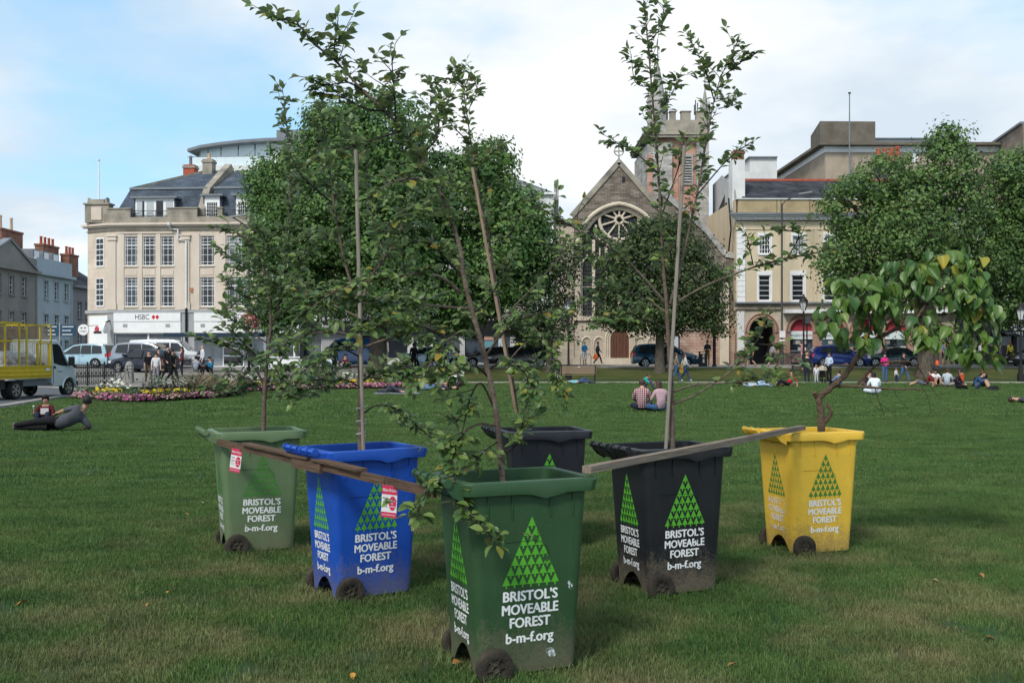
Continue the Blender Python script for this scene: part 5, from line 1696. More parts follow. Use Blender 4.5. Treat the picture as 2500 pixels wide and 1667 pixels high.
def decal_mesh():
 """stencil art: (pyramid of little trees, lettering) in face coordinates x across, z up from the ground"""
 py = MB()
 apex, base, wid = 0.870, 0.515, 0.325
 rows = 7
 rh, w1 = (apex - base) / rows, wid / rows
 for r_ in range(rows):
  zt = apex - rh * r_
  for k in range(r_ + 1):
   x = (k - r_ / 2) * w1
   py.add([(x - w1 * .49, 0, zt - rh * .97), (x + w1 * .49, 0, zt - rh * .97), (x, 0, zt)], [(0, 1, 2)])
   py.add([(x - w1 * .09, 0, zt - rh * 1.27), (x + w1 * .09, 0, zt - rh * 1.27), (x + w1 * .09, 0, zt - rh * .97), (x - w1 * .09, 0, zt - rh * .97)], [(0, 1, 2, 3)])
 tx = MB()
 for s, zb, h, wmax in (("BRISTOL'S", 0.432, 0.052, 0.315), ("MOVEABLE", 0.362, 0.052, 0.325), ("FOREST", 0.292, 0.052, 0.235), ("b-m-f.org", 0.212, 0.053, 0.275)):
  for q, (ox, oz) in enumerate(((-.0028, 0), (.0028, 0), (0, .0016), (0, -.0016))):       # four passes of the spray can thicken the strokes
   t = fit_text(s, h, wmax - .006, ox, .0002 * q, zb + oz)
   tx.add(t.v, t.f)
 return py, tx
PYR, TXT = decal_mesh()
def face_map(side):
 """map face (x, z) to the bin's side (-y) or back (-x) wall, 1.5 mm proud"""
 def f(p):
  x, e, z = p
  s = bsec(z)
  return (0.012 + x, -s[2] - 0.0015 - e, z) if side else (s[0] - 0.0015 - e, -x * 1.0, z)
 return f
def make_bin(label, loc, rz, col, stencil=(STENCIL_G, STENCIL_W), backst=None, mud=0.85, scuff=(0.3, 0.3, 0.3), squash=0.80, zlift=0.0):
 m = plastic('bin_plastic', col, mud, scuff)
 t = thing('wheelie_bin', label, 'bin', (loc[0], loc[1], -0.014), R(rz), 'wheelie bins planted with trees')
 def put(name, me, parent, M=None, mm=m):
  if mm:
   me = me.copy()
   me.materials.clear()
   me.materials.append(mm)
  return obj(name, me, parent, M)
 body = put('body', BM['body'], t)
 put('rim', BM['rim'], t)
 obj('soil', BM['soil'], t)
 h = put('handle', BM['handle'], t)
 for y in (-0.245, -0.05, 0.05, 0.245):
  put('handle_bracket', BM['arms'], h, Matrix.Translation((0, y, 0)))
 put('handle_web', BM['web'], h)
 for rb in BM['ribs']:
  put('rib', rb, body)
 put('seam', BM['seam'], body, None, flat(tuple(x * 0.5 for x in col)))
 obj('axle', BM['axle'], t)
 for sgn in (-1, 1):
  wm = Matrix.Translation((-0.198, sgn * 0.264, 0.099)) @ Matrix.Rotation(rnd(0, 6), 4, 'Y') @ Matrix.Rotation(0 if sgn < 0 else math.pi, 4, 'Z')
  wh = obj('wheel', BM['tyre'], t, wm)
  obj('hub', BM['hub'], wh)
 for side in (True, False):
  fm = face_map(side)
  sx = 1.0 if side else squash
  g, wt = stencil if side else (backst or stencil)
  jx, jz, ja = rnd(-.008, .008), rnd(-.006, .006), rnd(-.022, .022)
  def jig(q):
   return (q[0] + jx + ja * (q[2] - .5)) * sx, q[1], q[2] + jz - ja * q[0]
  p = MB()
  p.add([fm(jig(q)) for q in PYR.v], PYR.f)
  p.build('tree_pyramid_stencil', g, t, fix=False)
  p = MB()
  p.add([fm(jig(q)) for q in TXT.v], TXT.f)
  p.build('stencil_lettering', wt, t, fix=False)
 return t
BINS = {}
BINS['front'] = make_bin('dark green wheelie bin with its rim touched by two planks', (-0.010, 5.579), 23, (0.022, 0.064, 0.023), mud=0.65, scuff=(0.10, 0.16, 0.11))
BINS['blue'] = make_bin('bright blue wheelie bin holding a staked apple tree', (-1.075, 7.266), 33.4, (0.004, 0.062, 0.37), (STENCIL_G, STENCIL_W), mud=0.6, scuff=(0.15, 0.25, 0.6))
BINS['lgreen'] = make_bin('faded pale green wheelie bin at the end of the left plank', (-2.232, 8.912), 24, (0.105, 0.165, 0.080), (STENCIL_GD, STENCIL_W), mud=0.5, scuff=(0.3, 0.35, 0.3))
BINS['black'] = make_bin('black wheelie bin muddy at the foot beside the right plank', (1.105, 7.375), 22.8, (0.008, 0.0095, 0.012), mud=0.85, scuff=(0.12, 0.12, 0.13))
BINS['back'] = make_bin('black wheelie bin standing half hidden behind the dark green bin', (0.25, 8.95), 14, (0.012, 0.014, 0.020), mud=0.9, scuff=(0.12, 0.12, 0.13))
BINS['yellow'] = make_bin('yellow wheelie bin with faded lettering and the broad leaved tree', (2.543, 8.841), 18.1, (0.70, 0.445, 0.045), (STENCIL_GD, STENCIL_W), (STENCIL_GD, STENCIL_WORN), mud=0.6, scuff=(0.45, 0.33, 0.12))
# overspray smudges on the dark green bin
ov = MB()
for (x, z, r_) in ((0.245, 0.50, 0.016), (0.247, 0.475, 0.013), (0.135, 0.135, 0.024), (0.15, 0.125, 0.015), (0.12, 0.145, 0.013)):
 s = bsec(z)
 ov.add([(x + r_ * math.cos(a * .449), -s[2] - 0.0016 - 0.0001 * r_, z + r_ * 1.1 * math.sin(a * .449)) for a in range(14)], [tuple(range(14))])
ov.build('overspray', paint('stencil_overspray', (0.55, 0.62, 0.62), 1.10), BINS['front'], fix=False)
# longer blades left by the mower round the feet of the bins
lg_ = MB()
rg = random.Random(77)
for t in BINS.values():
 M_ = Matrix.Translation(t.location) @ Matrix.Rotation(t.rotation_euler.z, 4, 'Z')
 for _ in range(1100):
  a = rg.uniform(0, 4)
  e = rg.uniform(-1, 1)
  x, y = ((e * .31, -.245), (e * .31, .245), (.30, e * .24), (-.30, e * .24))[int(a)]
  if rg.random() < .35:
   x, y = -.20 + rg.gauss(0, .09), rg.choice((-.29, .29)) + rg.gauss(0, .03)
  else:
   x, y = x + rg.gauss(0, .03) + .02 * (x > .25) - .02 * (x < -.25), y + rg.gauss(0, .025)
  p = M_ @ Vector((x, y, 0))
  p.z = 0
  h = rg.uniform(.03, .085)
  b = rg.uniform(0, 6.283)
  w_ = Vector((math.cos(b), math.sin(b), 0)) * .0026
  d = Vector((rg.gauss(0, .35), rg.gauss(0, .35), 1)) * h
  lg_.add([p - w_, p + w_, p + d * .6 + w_ * .8, p + d * .6 - w_ * .8, p + d + Vector((d.x, d.y, 0)) * .5], [(0, 1, 2, 3), (3, 2, 4)])
tag(lg_.build('long_grass', BLADE_M, None, False, False), 'longer grass blades left standing round the feet of the bins', 'grass', kind='stuff')
# ---------------------------------------------------------------- planks
def plank(name, a, b, w_, h_, m, label=None, parent=None):
 a, b = Vector(a), Vector(b)
 L = (b - a).length
 mb = MB()
 n = 8
 rings = []
 for i in range(n + 1):
  x = L * i / n
  jy, jz = (rnd(-1, 1) * 0.0015, rnd(-1, 1) * 0.0012)
  rings.append([(x, -w_ / 2 + jy, -h_ / 2 + jz), (x, w_ / 2 + jy, -h_ / 2 + jz), (x, w_ / 2 + jy, h_ / 2 + jz), (x, -w_ / 2 + jy, h_ / 2 + jz)])
 mb.loft(rings)
 o = mb.build(name, m, parent)
 d = (b - a).normalized()
 y = Vector((0, 0, 1)).cross(d).normalized()
 z = d.cross(y)
 o.matrix_local = Matrix(((d.x, y.x, z.x, a.x), (d.y, y.y, z.y, a.y), (d.z, y.z, z.z, a.z), (0, 0, 0, 1)))
 if label:
  tag(o, label, 'plank')
 return o
LA, LB = Vector((-2.49, 8.59, 0.965)), Vector((-0.42, 5.57, 0.943))
pl = plank('plank', LA, LB, 0.024, 0.052, WOOD, 'long brown plank tying the pale green, blue and dark green bins together')
dl = (LB - LA)
def lp(t, dz=0.0, dn=0.0):
 p = LA + dl * t
 nrm = Vector((-dl.y, dl.x, 0)).normalized()
 return p + nrm * dn + Vector((0, 0, dz))
def sub(a, b, w_, h_, name, m=WOOD):
 o = plank(name, a, b, w_, h_, m)
 o.parent = pl
 o.matrix_parent_inverse = pl.matrix_basis.inverted()
 return o
sub(lp(0.20, 0.0365), lp(0.545, 0.0365), 0.075, 0.018, 'top_board')
sub(lp(0.565, 0.0365, 0.004), lp(0.76, 0.0365, -0.004), 0.075, 0.018, 'top_board')
sub(lp(0.475, -0.012, -0.0245), lp(0.605, -0.012, -0.0245), 0.024, 0.06, 'joint_block')
pr = plank('plank', (0.40, 5.49, 1.0785), (2.44, 8.60, 1.0785), 0.055, 0.038, WOOD2, 'long grey plank laid from the dark green bin to the yellow bin')
# campaign tags tied to the left plank
TAGR, TAGW = flat((0.50, 0.025, 0.085), 0.5), flat((0.62, 0.62, 0.62), 0.5)
def campaign_tag(t, label, lean):
 p = lp(t)
 ang = math.atan2(dl.y, dl.x)
 root = thing('campaign_tag', label, 'tag', (0, 0, 0), 0, 'campaign tags hung on the left plank')
 nrm = Vector((-dl.y, dl.x, 0)).normalized()
 if nrm.y > 0:
  nrm = -nrm
 # hangs on the camera side of the plank, turned to face between the plank's normal and the camera
 o = p + nrm * 0.024 + Vector((0, 0, -0.012))
 ex = Vector((0.93, -0.36, 0)).normalized()
 root.matrix_world = Matrix.Translation(o) @ Matrix.Rotation(math.atan2(ex.y, ex.x), 4, 'Z') @ Matrix.Rotation(R(lean), 4, 'Y')
 w_, h_ = 0.100, 0.185
 MB().box(-w_ / 2, w_ / 2, 0, 0.002, -h_, 0.0).build('card', TAGW, root)
 MB().box(-w_ / 2, w_ / 2, -0.001, 0.0, -0.052, 0.0).build('header_band', TAGR, root)
 MB().box(-w_ / 2, w_ / 2, -0.001, 0.0, -h_, -h_ + 0.03).build('footer_band', TAGR, root)
 MB().lathe([(0.0, -0.001), (1.0, -0.001), (1.0, 0.0)], 24, (0, 0, 0), 'y').tf(Matrix.Translation((0.022, 0, -0.102)) @ Matrix.Diagonal((0.024, 1, 0.042, 1))).build('badge', TAGR, root)
 def wr(s, h, x, z, m, k=None):
  tb = text_mb(s, h, 0.012)
  x0, x1 = min(q[0] for q in tb.v), max(q[0] for q in tb.v)
  kk = (k / (x1 - x0)) if k else 1
  tb.v = [((q[0] - (x0 + x1) / 2) * kk + x, -0.0018, q[2] + z) for q in tb.v]
  tb.build('lettering', m, root, fix=False)
 wr('Make Bristol', 0.018, 0.0, -0.035, TAGW, 0.085)
 for i, (s, m) in enumerate((('more', flat((0.12, 0.02, 0.10))), ('cycle', flat((0.12, 0.02, 0.10))), ('friendly', flat((0.35, 0.30, 0.36))))):
  wr(s, 0.012, -0.026, -0.078 - 0.024 * i, m, 0.032)
 for i, s in enumerate(('space', 'for', 'cycling')):
  wr(s, 0.010, 0.022, -0.090 - 0.017 * i, TAGW, 0.033 if i != 1 else 0.012)
 wr('spaceforcyclingbristol.org.uk', 0.008, 0.0, -h_ + 0.012, TAGW, 0.088)
 for x in (-0.036, 0.036):
  MB().tube([(x, 0.001, -0.004), (x, -0.004, 0.02), (x, 0.012, 0.052), (x, 0.035, 0.048)], 0.0018, 5).build('cable_tie', flat((0.02, 0.02, 0.02)), root)
 return root
campaign_tag(0.165, 'red and white campaign tag hanging beside the pale green bin', 8)
campaign_tag(0.87, 'red and white campaign tag hanging in front of the blue bin', 3)
# ---------------------------------------------------------------- trees growing in the bins
BARKA = mat('apple_bark', (0.085, 0.062, 0.048), 0.85, 0.2, col2=(0.17, 0.135, 0.11), scale=14, stretch=(1, 1, 2), bump=0.5, bscale=50)
TWIG = mat('apple_twig', (0.030, 0.026, 0.022), 0.8, 0.2, var=0.3, scale=20)
LEAF_AP = leaf_material('apple_leaves', (0.042, 0.100, 0.026), (0.165, 0.240, 0.056), (0.21, 0.26, 0.14), trans=0.32, rough=0.42, spec=0.45, yellow=(0.30, 0.20, 0.03))
LEAF_AP2 = leaf_material('apple_leaves_bluish', (0.046, 0.108, 0.034), (0.155, 0.222, 0.060), (0.23, 0.28, 0.16), trans=0.32, rough=0.42, spec=0.45)
def leaf_mesh(kind, seed):
 """one leaf, 1 long, along +x, upper side +z"""
 rg = random.Random(seed)
 if kind == 'apple':
  xs, wd = (0, .12, .35, .62, .85, 1.0), (.015, .17, .30, .27, .13, .0)
  fold, bend, curl = rg.uniform(.15, .55), rg.uniform(-.05, .35), rg.uniform(-.15, .15)
 else:                              # broad heart-shaped leaf
  xs, wd = (-.10, 0, .22, .5, .8, 1.0), (.16, .33, .40, .34, .16, .0)
  fold, bend, curl = rg.uniform(.2, .95), rg.uniform(-.1, .5), rg.uniform(-.3, .3)
 V, Fc = [], []
 for x, w_ in zip(xs, wd):
  for k in (-1, -.5, 0, .5, 1):
   z = abs(k) * w_ * fold - bend * x * x + curl * k * w_ + (0.03 * math.sin(9 * x + 3 * k) if abs(k) == 1 else 0)
   xx = x - (.0 if kind == 'apple' else (0.0 if x > 0 else (.10 if k == 0 else 0)))
   V.append((xx, k * w_, z))
 for i in range(5):
  for k in range(4):
   Fc.append((i * 5 + k, (i + 1) * 5 + k, (i + 1) * 5 + k + 1, i * 5 + k + 1))
 return np.array(V), np.array(Fc)
def leaf_variants(kind, m, n):
 res = []
 for s in range(n):
  V, Fc = leaf_mesh(kind, s + 11)
  # petiole
  me = np_mesh('leaf', V, Fc, m, None, True)
  res.append((V, Fc, me))
 return res
AP = leaf_variants('apple', LEAF_AP, 7)
AP2 = leaf_variants('apple', LEAF_AP2, 7)
def spline(pts, n):
 P = [Vector(p) for p in pts]
 out = []
 for i in range(len(P) - 1):
  p0, p1, p2, p3 = P[max(i - 1, 0)], P[i], P[i + 1], P[min(i + 2, len(P) - 1)]
  for k in range(n):
   t = k / n
   out.append(0.5 * ((2 * p1) + (p2 - p0) * t + (2 * p0 - 5 * p1 + 4 * p2 - p3) * t * t + (3 * p1 - p0 - 3 * p2 + p3) * t ** 3))
 out.append(P[-1])
 return out
def pot_tree(name, label, Y0, branches, variants, seed, lsize=(0.044, 0.072), twig_step=0.022, stake=None, limit=300):
 """branches: (display points, dy at start, dy at end, r0, r1, leafy-from t)"""
 rg = random.Random(seed)
 b0 = branches[0][0][0]
 base = W(b0[0] * DSP, b0[1] * DSP, Y0)
 root = thing(name, label, 'tree', (base.x, Y0, 0.88), 0, 'trees growing in the bins')
 off = Vector((base.x, Y0, 0.88))
 wood, tw = MB(), MB()
 leaves = []
 def leaf(p, d, size):
  d = d.normalized()
  up = Vector((rg.gauss(0, .45), rg.gauss(-.15, .45), 1.0))
  y = up.cross(d)
  if y.length < 1e-3:
   y = Vector((1, 0, 0)).cross(d)
  y.normalize()
  z = d.cross(y)
  leaves.append((p, d, y, z, size, rg.randrange(len(variants))))
 def twig(p, d, L, nl):
  q = p.copy()
  pts = [q.copy()]
  n = max(2, int(L / 0.035))
  dd = d.normalized()
  for i in range(n):
   dd = (dd + Vector((rg.gauss(0, .12), rg.gauss(0, .12), rg.gauss(0.02, .10)))).normalized()
   q = q + dd * (L / n)
   pts.append(q.copy())
  tw.tube(pts, [0.0032 - 0.0018 * i / n for i in range(n + 1)], 5, False)
  for i in range(nl):
   t = (i + .6) / nl
   k = min(n - 1, int(t * n))
   pp = pts[k].lerp(pts[k + 1], t * n - k)
   a = rg.uniform(0, 6.283)
   side = Vector((math.cos(a), math.sin(a), rg.uniform(-.35, .45)))
   ld = (dd * rg.uniform(.25, .8) + side * .9 + Vector((0, 0, -.18)))
   ps = pp + ld.normalized() * 0.016
   tw.tube([pp, ps], 0.0011, 3, False)
   leaf(ps, ld, rg.uniform(*lsize))
  leaf(pts[-1], dd + Vector((0, 0, -.1)), rg.uniform(*lsize))
 for bi, (pts, dy0, dy1, r0, r1, t0) in enumerate(branches):
  n = len(pts)
  P3 = [W(u * DSP, v * DSP, Y0 + dy0 + (dy1 - dy0) * i / (n - 1)) - off for i, (u, v) in enumerate(pts)]
  if bi == 0:
   P3[0].z = -0.03
  S = spline(P3, 6)
  m_ = len(S)
  rad = [r0 + (r1 - r0) * (i / (m_ - 1)) ** .8 for i in range(m_)]
  rad = [r_ * (1 + .10 * math.sin(i * 2.3 + bi)) for i, r_ in enumerate(rad)]
  mb_ = MB()
  mb_.tube(S, rad, 9 if r0 > .01 else 6)
  mb_.build('trunk' if bi == 0 else 'branch', BARKA if r0 > .0075 else TWIG, root, 'all', fix=False)
  acc = 0.0
  for i in range(m_ - 1):
   t = i / (m_ - 1)
   seg = (S[i + 1] - S[i])
   acc = acc + seg.length if t >= t0 else 0.0
   while t >= t0 and acc > twig_step:
    acc -= twig_step * rg.uniform(.7, 1.3)
    a = rg.uniform(0, 6.283)
    rad_d = Vector((math.cos(a), math.sin(a), rg.uniform(-.3, .9)))
    d = seg.normalized() * rg.uniform(.2, 1.0) + rad_d * rg.uniform(.5, 1.0)
    long_ = rg.random() < .22
    L = rg.uniform(.10, .24) if long_ else rg.uniform(.015, .07)
    twig(S[i].lerp(S[i + 1], rg.random()), d, L, rg.randint(4, 8) if long_ else rg.randint(2, 4))
  if t0 < 1:
   twig(S[-1], S[-1] - S[-2], .05, 3)
 tw.build('twigs', TWIG, root, False, fix=False)['kind'] = 'stuff'
 def key(L):
  p, d, y, z, s, k = L
  vd = (p + off - Vector((0, 0, CAMZ))).normalized()
  return -s * (.35 + abs(z.dot(vd))) / (p.y + off.y)
 leaves.sort(key=key)
 for p, d, y, z, s, k in leaves[:limit]:
  M_ = Matrix(((d.x * s, y.x * s, z.x * s, p.x), (d.y * s, y.y * s, z.y * s, p.y), (d.z * s, y.z * s, z.z * s, p.z), (0, 0, 0, 1)))
  obj('leaf', variants[k][2], root, M_)
 rest = leaves[limit:]
 if rest:
  Vs, Fs, At, o_ = [], [], [], 0
  for p, d, y, z, s, k in rest:
   V, Fc, _ = variants[k]
   Vs.append(V[:, :1] * np.array(d * s) + V[:, 1:2] * np.array(y * s) + V[:, 2:] * np.array(z * s) + np.array(p))
   Fs.append(Fc + o_)
   o_ += len(V)
   At.append(np.full(len(V), rg.random()))
  me = np_mesh('foliage', np.concatenate(Vs), np.concatenate(Fs), variants[0][2].materials[0], np.concatenate(At), True)
  obj('foliage', me, root)['kind'] = 'stuff'
 return root, len(leaves)
STAKEM = mat('stake_wood', (0.19, 0.165, 0.14), 0.85, 0.2, col2=(0.28, 0.25, 0.215), scale=5, stretch=(12, 12, 0.7))
STAKET = mat('stake_tan', (0.22, 0.155, 0.105), 0.85, 0.2, col2=(0.31, 0.23, 0.165), scale=5, stretch=(12, 12, 0.7))
def stake(label, a, b, Y, r, m, dyb=0.0):
 p, q = W(a[0] * DSP, a[1] * DSP, Y), W(b[0] * DSP, b[1] * DSP, Y + dyb)
 d = (q - p)
 p = p + d * ((0.85 - p.z) / d.z)
 o = MB().tube([Vector((0, 0, 0)), (q - p) * .5, q - p], r, 8).build('stake', m, None, True)
 o.location = p
 tag(o, label, 'stake')
NL = {}
FRONT = [
 ([(1160, 1078), (1141, 960), (1114, 820), (1086, 720), (1066, 640), (1056, 570), (1032, 490), (1005, 430), (965, 360), (925, 300), (885, 255), (830, 205), (770, 140), (720, 100), (690, 62), (640, 40)], 0, -.15, .0175, .004, .36),
 ([(908, 280), (907, 230), (903, 180), (900, 140)], -.1, -.15, .006, .003, .15), ([(770, 140), (768, 100), (775, 55)], -.15, -.1, .005, .0025, .2),
 ([(925, 300), (860, 320), (800, 340), (740, 360)], -.1, -.3, .007, .003, .25), ([(885, 255), (840, 250), (790, 225), (740, 215)], -.1, -.25, .006, .003, .2),
 ([(965, 360), (1000, 320), (1010, 270), (1020, 230)], -.1, .1, .007, .003, .3), ([(1005, 430), (950, 410), (900, 420), (850, 450)], 0, -.35, .008, .003, .3),
 ([(1032, 490), (970, 480), (915, 500), (880, 540)], 0, -.3, .008, .003, .3), ([(830, 205), (800, 190), (750, 195), (710, 180)], -.12, -.3, .005, .0025, .2),
 ([(1058, 673), (1016, 639), (970, 628), (912, 635), (840, 647), (764, 673), (706, 715)], 0, -.5, .011, .003, .22),
 ([(1077, 710), (995, 702), (890, 696), (789, 688), (720, 700)], 0, -.4, .009, .003, .25),
 ([(1054, 807), (1016, 773), (966, 746), (890, 744), (830, 760)], 0, -.45, .010, .003, .2),
 ([(1114, 820), (1150, 770), (1190, 735), (1240, 720)], 0, -.3, .009, .003, .3), ([(1100, 770), (1060, 760), (1010, 800), (980, 850)], 0, -.35, .008, .003, .3),
 ([(1146, 980), (1098, 974), (1055, 1006), (1039, 1074), (1048, 1130), (1085, 1185), (1128, 1238)], 0, -.55, .008, .0025, .3),
 ([(1140, 950), (1105, 880), (1078, 920), (1062, 990), (1040, 1040)], 0, -.25, .007, .0025, .35), ([(1042, 1090), (1000, 1110), (970, 1150), (960, 1180)], -.36, -.5, .005, .0025, .1),
 ([(1086, 720), (1120, 690), (1150, 640), (1170, 600)], 0, -.2, .007, .003, .3), ([(1066, 640), (1020, 590), (985, 560), (940, 570)], 0, -.2, .007, .003, .25), ([(1125, 870), (1090, 840), (1040, 850), (1010, 880)], 0, -.3, .007, .003, .3), ([(1120, 850), (1160, 830), (1200, 850), (1230, 900)], 0, -.35, .007, .003, .35),
 ([(1162, 1040), (1190, 1015), (1200, 970)], 0, -.15, .006, .003, .3), ([(1150, 1010), (1120, 1030), (1095, 1055)], 0, -.1, .006, .003, .3)]
_, NL['front'] = pot_tree('apple_tree', 'tall apple tree leaning far to one side out of the dark green bin', 5.62, FRONT, AP, 21)
BLUEB = [
 ([(829, 1005), (829, 930), (827, 830), (827, 760), (832, 700), (850, 640), (885, 590), (915, 540), (932, 470), (938, 410)], 0, .15, .026, .004, .52),
 ([(831, 700), (803, 640), (783, 560), (767, 470), (757, 380), (747, 300), (743, 250)], 0, -.1, .013, .003, .2),
 ([(828, 780), (770, 762), (700, 770), (640, 800), (600, 830)], 0, -.3, .010, .003, .2), ([(827, 730), (740, 690), (670, 665), (600, 655)], 0, .1, .009, .003, .2),
 ([(828, 800), (900, 775), (960, 765), (1010, 790)], 0, -.2, .010, .003, .2), ([(828, 840), (770, 850), (715, 890), (690, 920)], 0, -.3, .009, .003, .2),
 ([(830, 700), (890, 680), (950, 690), (1000, 680)], 0, .2, .009, .003, .2), ([(767, 470), (720, 430), (690, 400), (670, 360)], 0, -.2, .007, .003, .15), ([(783, 560), (730, 540), (680, 560)], 0, .2, .007, .003, .15),
 ([(915, 540), (950, 500), (985, 470)], .1, -.1, .007, .003, .2), ([(885, 590), (860, 520), (850, 450), (840, 380)], 0, .1, .008, .003, .15), ([(828, 860), (880, 870), (920, 840), (950, 850)], 0, -.25, .008, .003, .25),
 ([(836, 948), (866, 931), (912, 940), (962, 982), (985, 1000)], 0, -.4, .007, .0025, .25), ([(757, 380), (790, 330), (800, 290)], 0, .1, .006, .003, .15), ([(828, 880), (868, 850), (915, 862), (940, 880)], 0, -.3, .007, .003, .15), ([(828, 890), (790, 872), (750, 890), (720, 880)], 0, .2, .007, .003, .15), ([(827, 820), (780, 800), (730, 820), (700, 850)], 0, -.35, .007, .003, .15), ([(830, 740), (880, 720), (930, 730), (970, 720)], 0, -.3, .007, .003, .15)]
_, NL['blue'] = pot_tree('apple_tree', 'bushy apple tree tied to a stake in the blue bin', 7.29, BLUEB, AP2, 22, (0.050, 0.080), 0.026)
stake('pale stake beside the trunk in the blue bin', (834, 1005), (817, 345), 7.23, 0.0135, STAKEM)
tp = MB()
for k in range(3):
 z0 = .96 + .09 * k
 tp.tube([(.036 * math.cos(a * .5236), .036 * math.sin(a * .5236), z0 + .003 * a) for a in range(13)], .0035, 4, False)
o = tp.build('tie_tape', mat('clear_tape', (0.5, 0.5, 0.5), .2, .6), None, True)
q = W(829 * DSP, 960 * DSP, 7.27)
o.location = (q.x, q.y, 0.15)
tag(o, 'shiny tape wound round the trunk and stake in the blue bin', 'tape')
LG = [
 ([(604, 965), (608, 900), (612, 850), (618, 790), (622, 740), (618, 690), (605, 620), (585, 570), (550, 537), (500, 522)], 0, -.2, .022, .0035, .48),
 ([(620, 760), (640, 700), (652, 600), (662, 500), (665, 400), (660, 300), (650, 215)], 0, .1, .010, .003, .15),
 ([(609, 885), (577, 835), (540, 805), (500, 790), (475, 780)], 0, -.3, .010, .003, .25), ([(610, 870), (570, 872), (530, 850), (500, 880), (480, 890)], 0, -.2, .008, .003, .2),
 ([(612, 880), (650, 820), (680, 765), (720, 722)], 0, .1, .010, .003, .2), ([(606, 915), (650, 905), (690, 908)], 0, -.1, .007, .003, .2), ([(606, 908), (585, 882), (545, 898), (510, 905)], 0, .2, .007, .003, .2),
 ([(600, 640), (560, 610), (520, 585), (505, 570)], 0, .2, .006, .0025, .15), ([(618, 790), (570, 760), (530, 730), (520, 700)], 0, -.1, .008, .003, .2), ([(622, 740), (670, 700), (700, 650)], 0, -.25, .008, .003, .2),
 ([(612, 850), (660, 850), (710, 830), (740, 850)], 0, -.3, .008, .003, .2), ([(652, 600), (610, 560), (590, 520)], .05, -.1, .006, .003, .15), ([(618, 690), (560, 680), (520, 650)], 0, -.3, .007, .003, .2), ([(640, 700), (690, 610), (710, 540)], 0, .1, .007, .003, .15),
 ([(615, 820), (640, 860), (650, 900)], 0, -.4, .006, .003, .2), ([(610, 860), (590, 820), (560, 790), (535, 760)], 0, -.3, .007, .003, .15), ([(616, 800), (660, 785), (700, 795)], 0, -.3, .007, .003, .15), ([(609, 890), (640, 880), (670, 890), (690, 870)], 0, .2, .007, .003, .15), ([(622, 745), (580, 720), (550, 690)], 0, .2, .007, .003, .15)]
_, NL['lg'] = pot_tree('apple_tree', 'low spreading apple tree with a thin leader in the pale green bin', 8.92, LG, AP2, 23, (0.052, 0.085), 0.030)
BK = [
 ([(1196, 990), (1181, 900), (1166, 820), (1151, 740), (1140, 660), (1125, 560), (1105, 470), (1092, 400), (1082, 330), (1072, 260), (1062, 200), (1045, 160)], 0, .1, .020, .0035, .45),
 ([(1149, 737), (1181, 703), (1231, 653), (1315, 558)], 0, -.1, .010, .0035, .85), ([(1157, 760), (1187, 705), (1218, 741), (1256, 791), (1285, 860), (1300, 930)], 0, -.35, .010, .003, .3),
 ([(1168, 830), (1205, 790), (1250, 770), (1310, 780)], 0, -.2, .008, .003, .25), ([(1140, 660), (1090, 640), (1050, 610), (1030, 570)], 0, .2, .008, .003, .2), ([(1151, 740), (1110, 720), (1070, 720)], 0, -.3, .007, .003, .2),
 ([(1082, 330), (1040, 290), (1010, 240), (990, 200)], 0, -.1, .006, .0025, .15), ([(1090, 400), (1120, 360), (1145, 340)], 0, .15, .006, .0025, .15), ([(1105, 470), (1060, 440), (1030, 400)], 0, .2, .007, .003, .15),
 ([(1200, 730), (1260, 730), (1330, 700)], -.1, -.3, .007, .003, .2), ([(1181, 900), (1210, 870), (1230, 830)], 0, -.2, .006, .003, .2), ([(1190, 960), (1215, 920), (1225, 890)], 0, -.2, .006, .003, .2),
 ([(1125, 560), (1170, 540), (1190, 500)], 0, -.2, .006, .003, .2), ([(1072, 260), (1095, 210), (1085, 170)], 0, 0, .005, .0025, .1), ([(1062, 200), (1030, 180), (1005, 190)], 0, .1, .005, .0025, .1)]
_, NL['back'] = pot_tree('apple_tree', 'slender apple tree tied to a tan stake behind the dark green bin', 8.98, BK, AP, 24, (0.052, 0.085), 0.030)
stake('tan stake leaning beside the trunk in the half hidden black bin', (1192, 985), (1085, 385), 8.92, 0.014, STAKET)
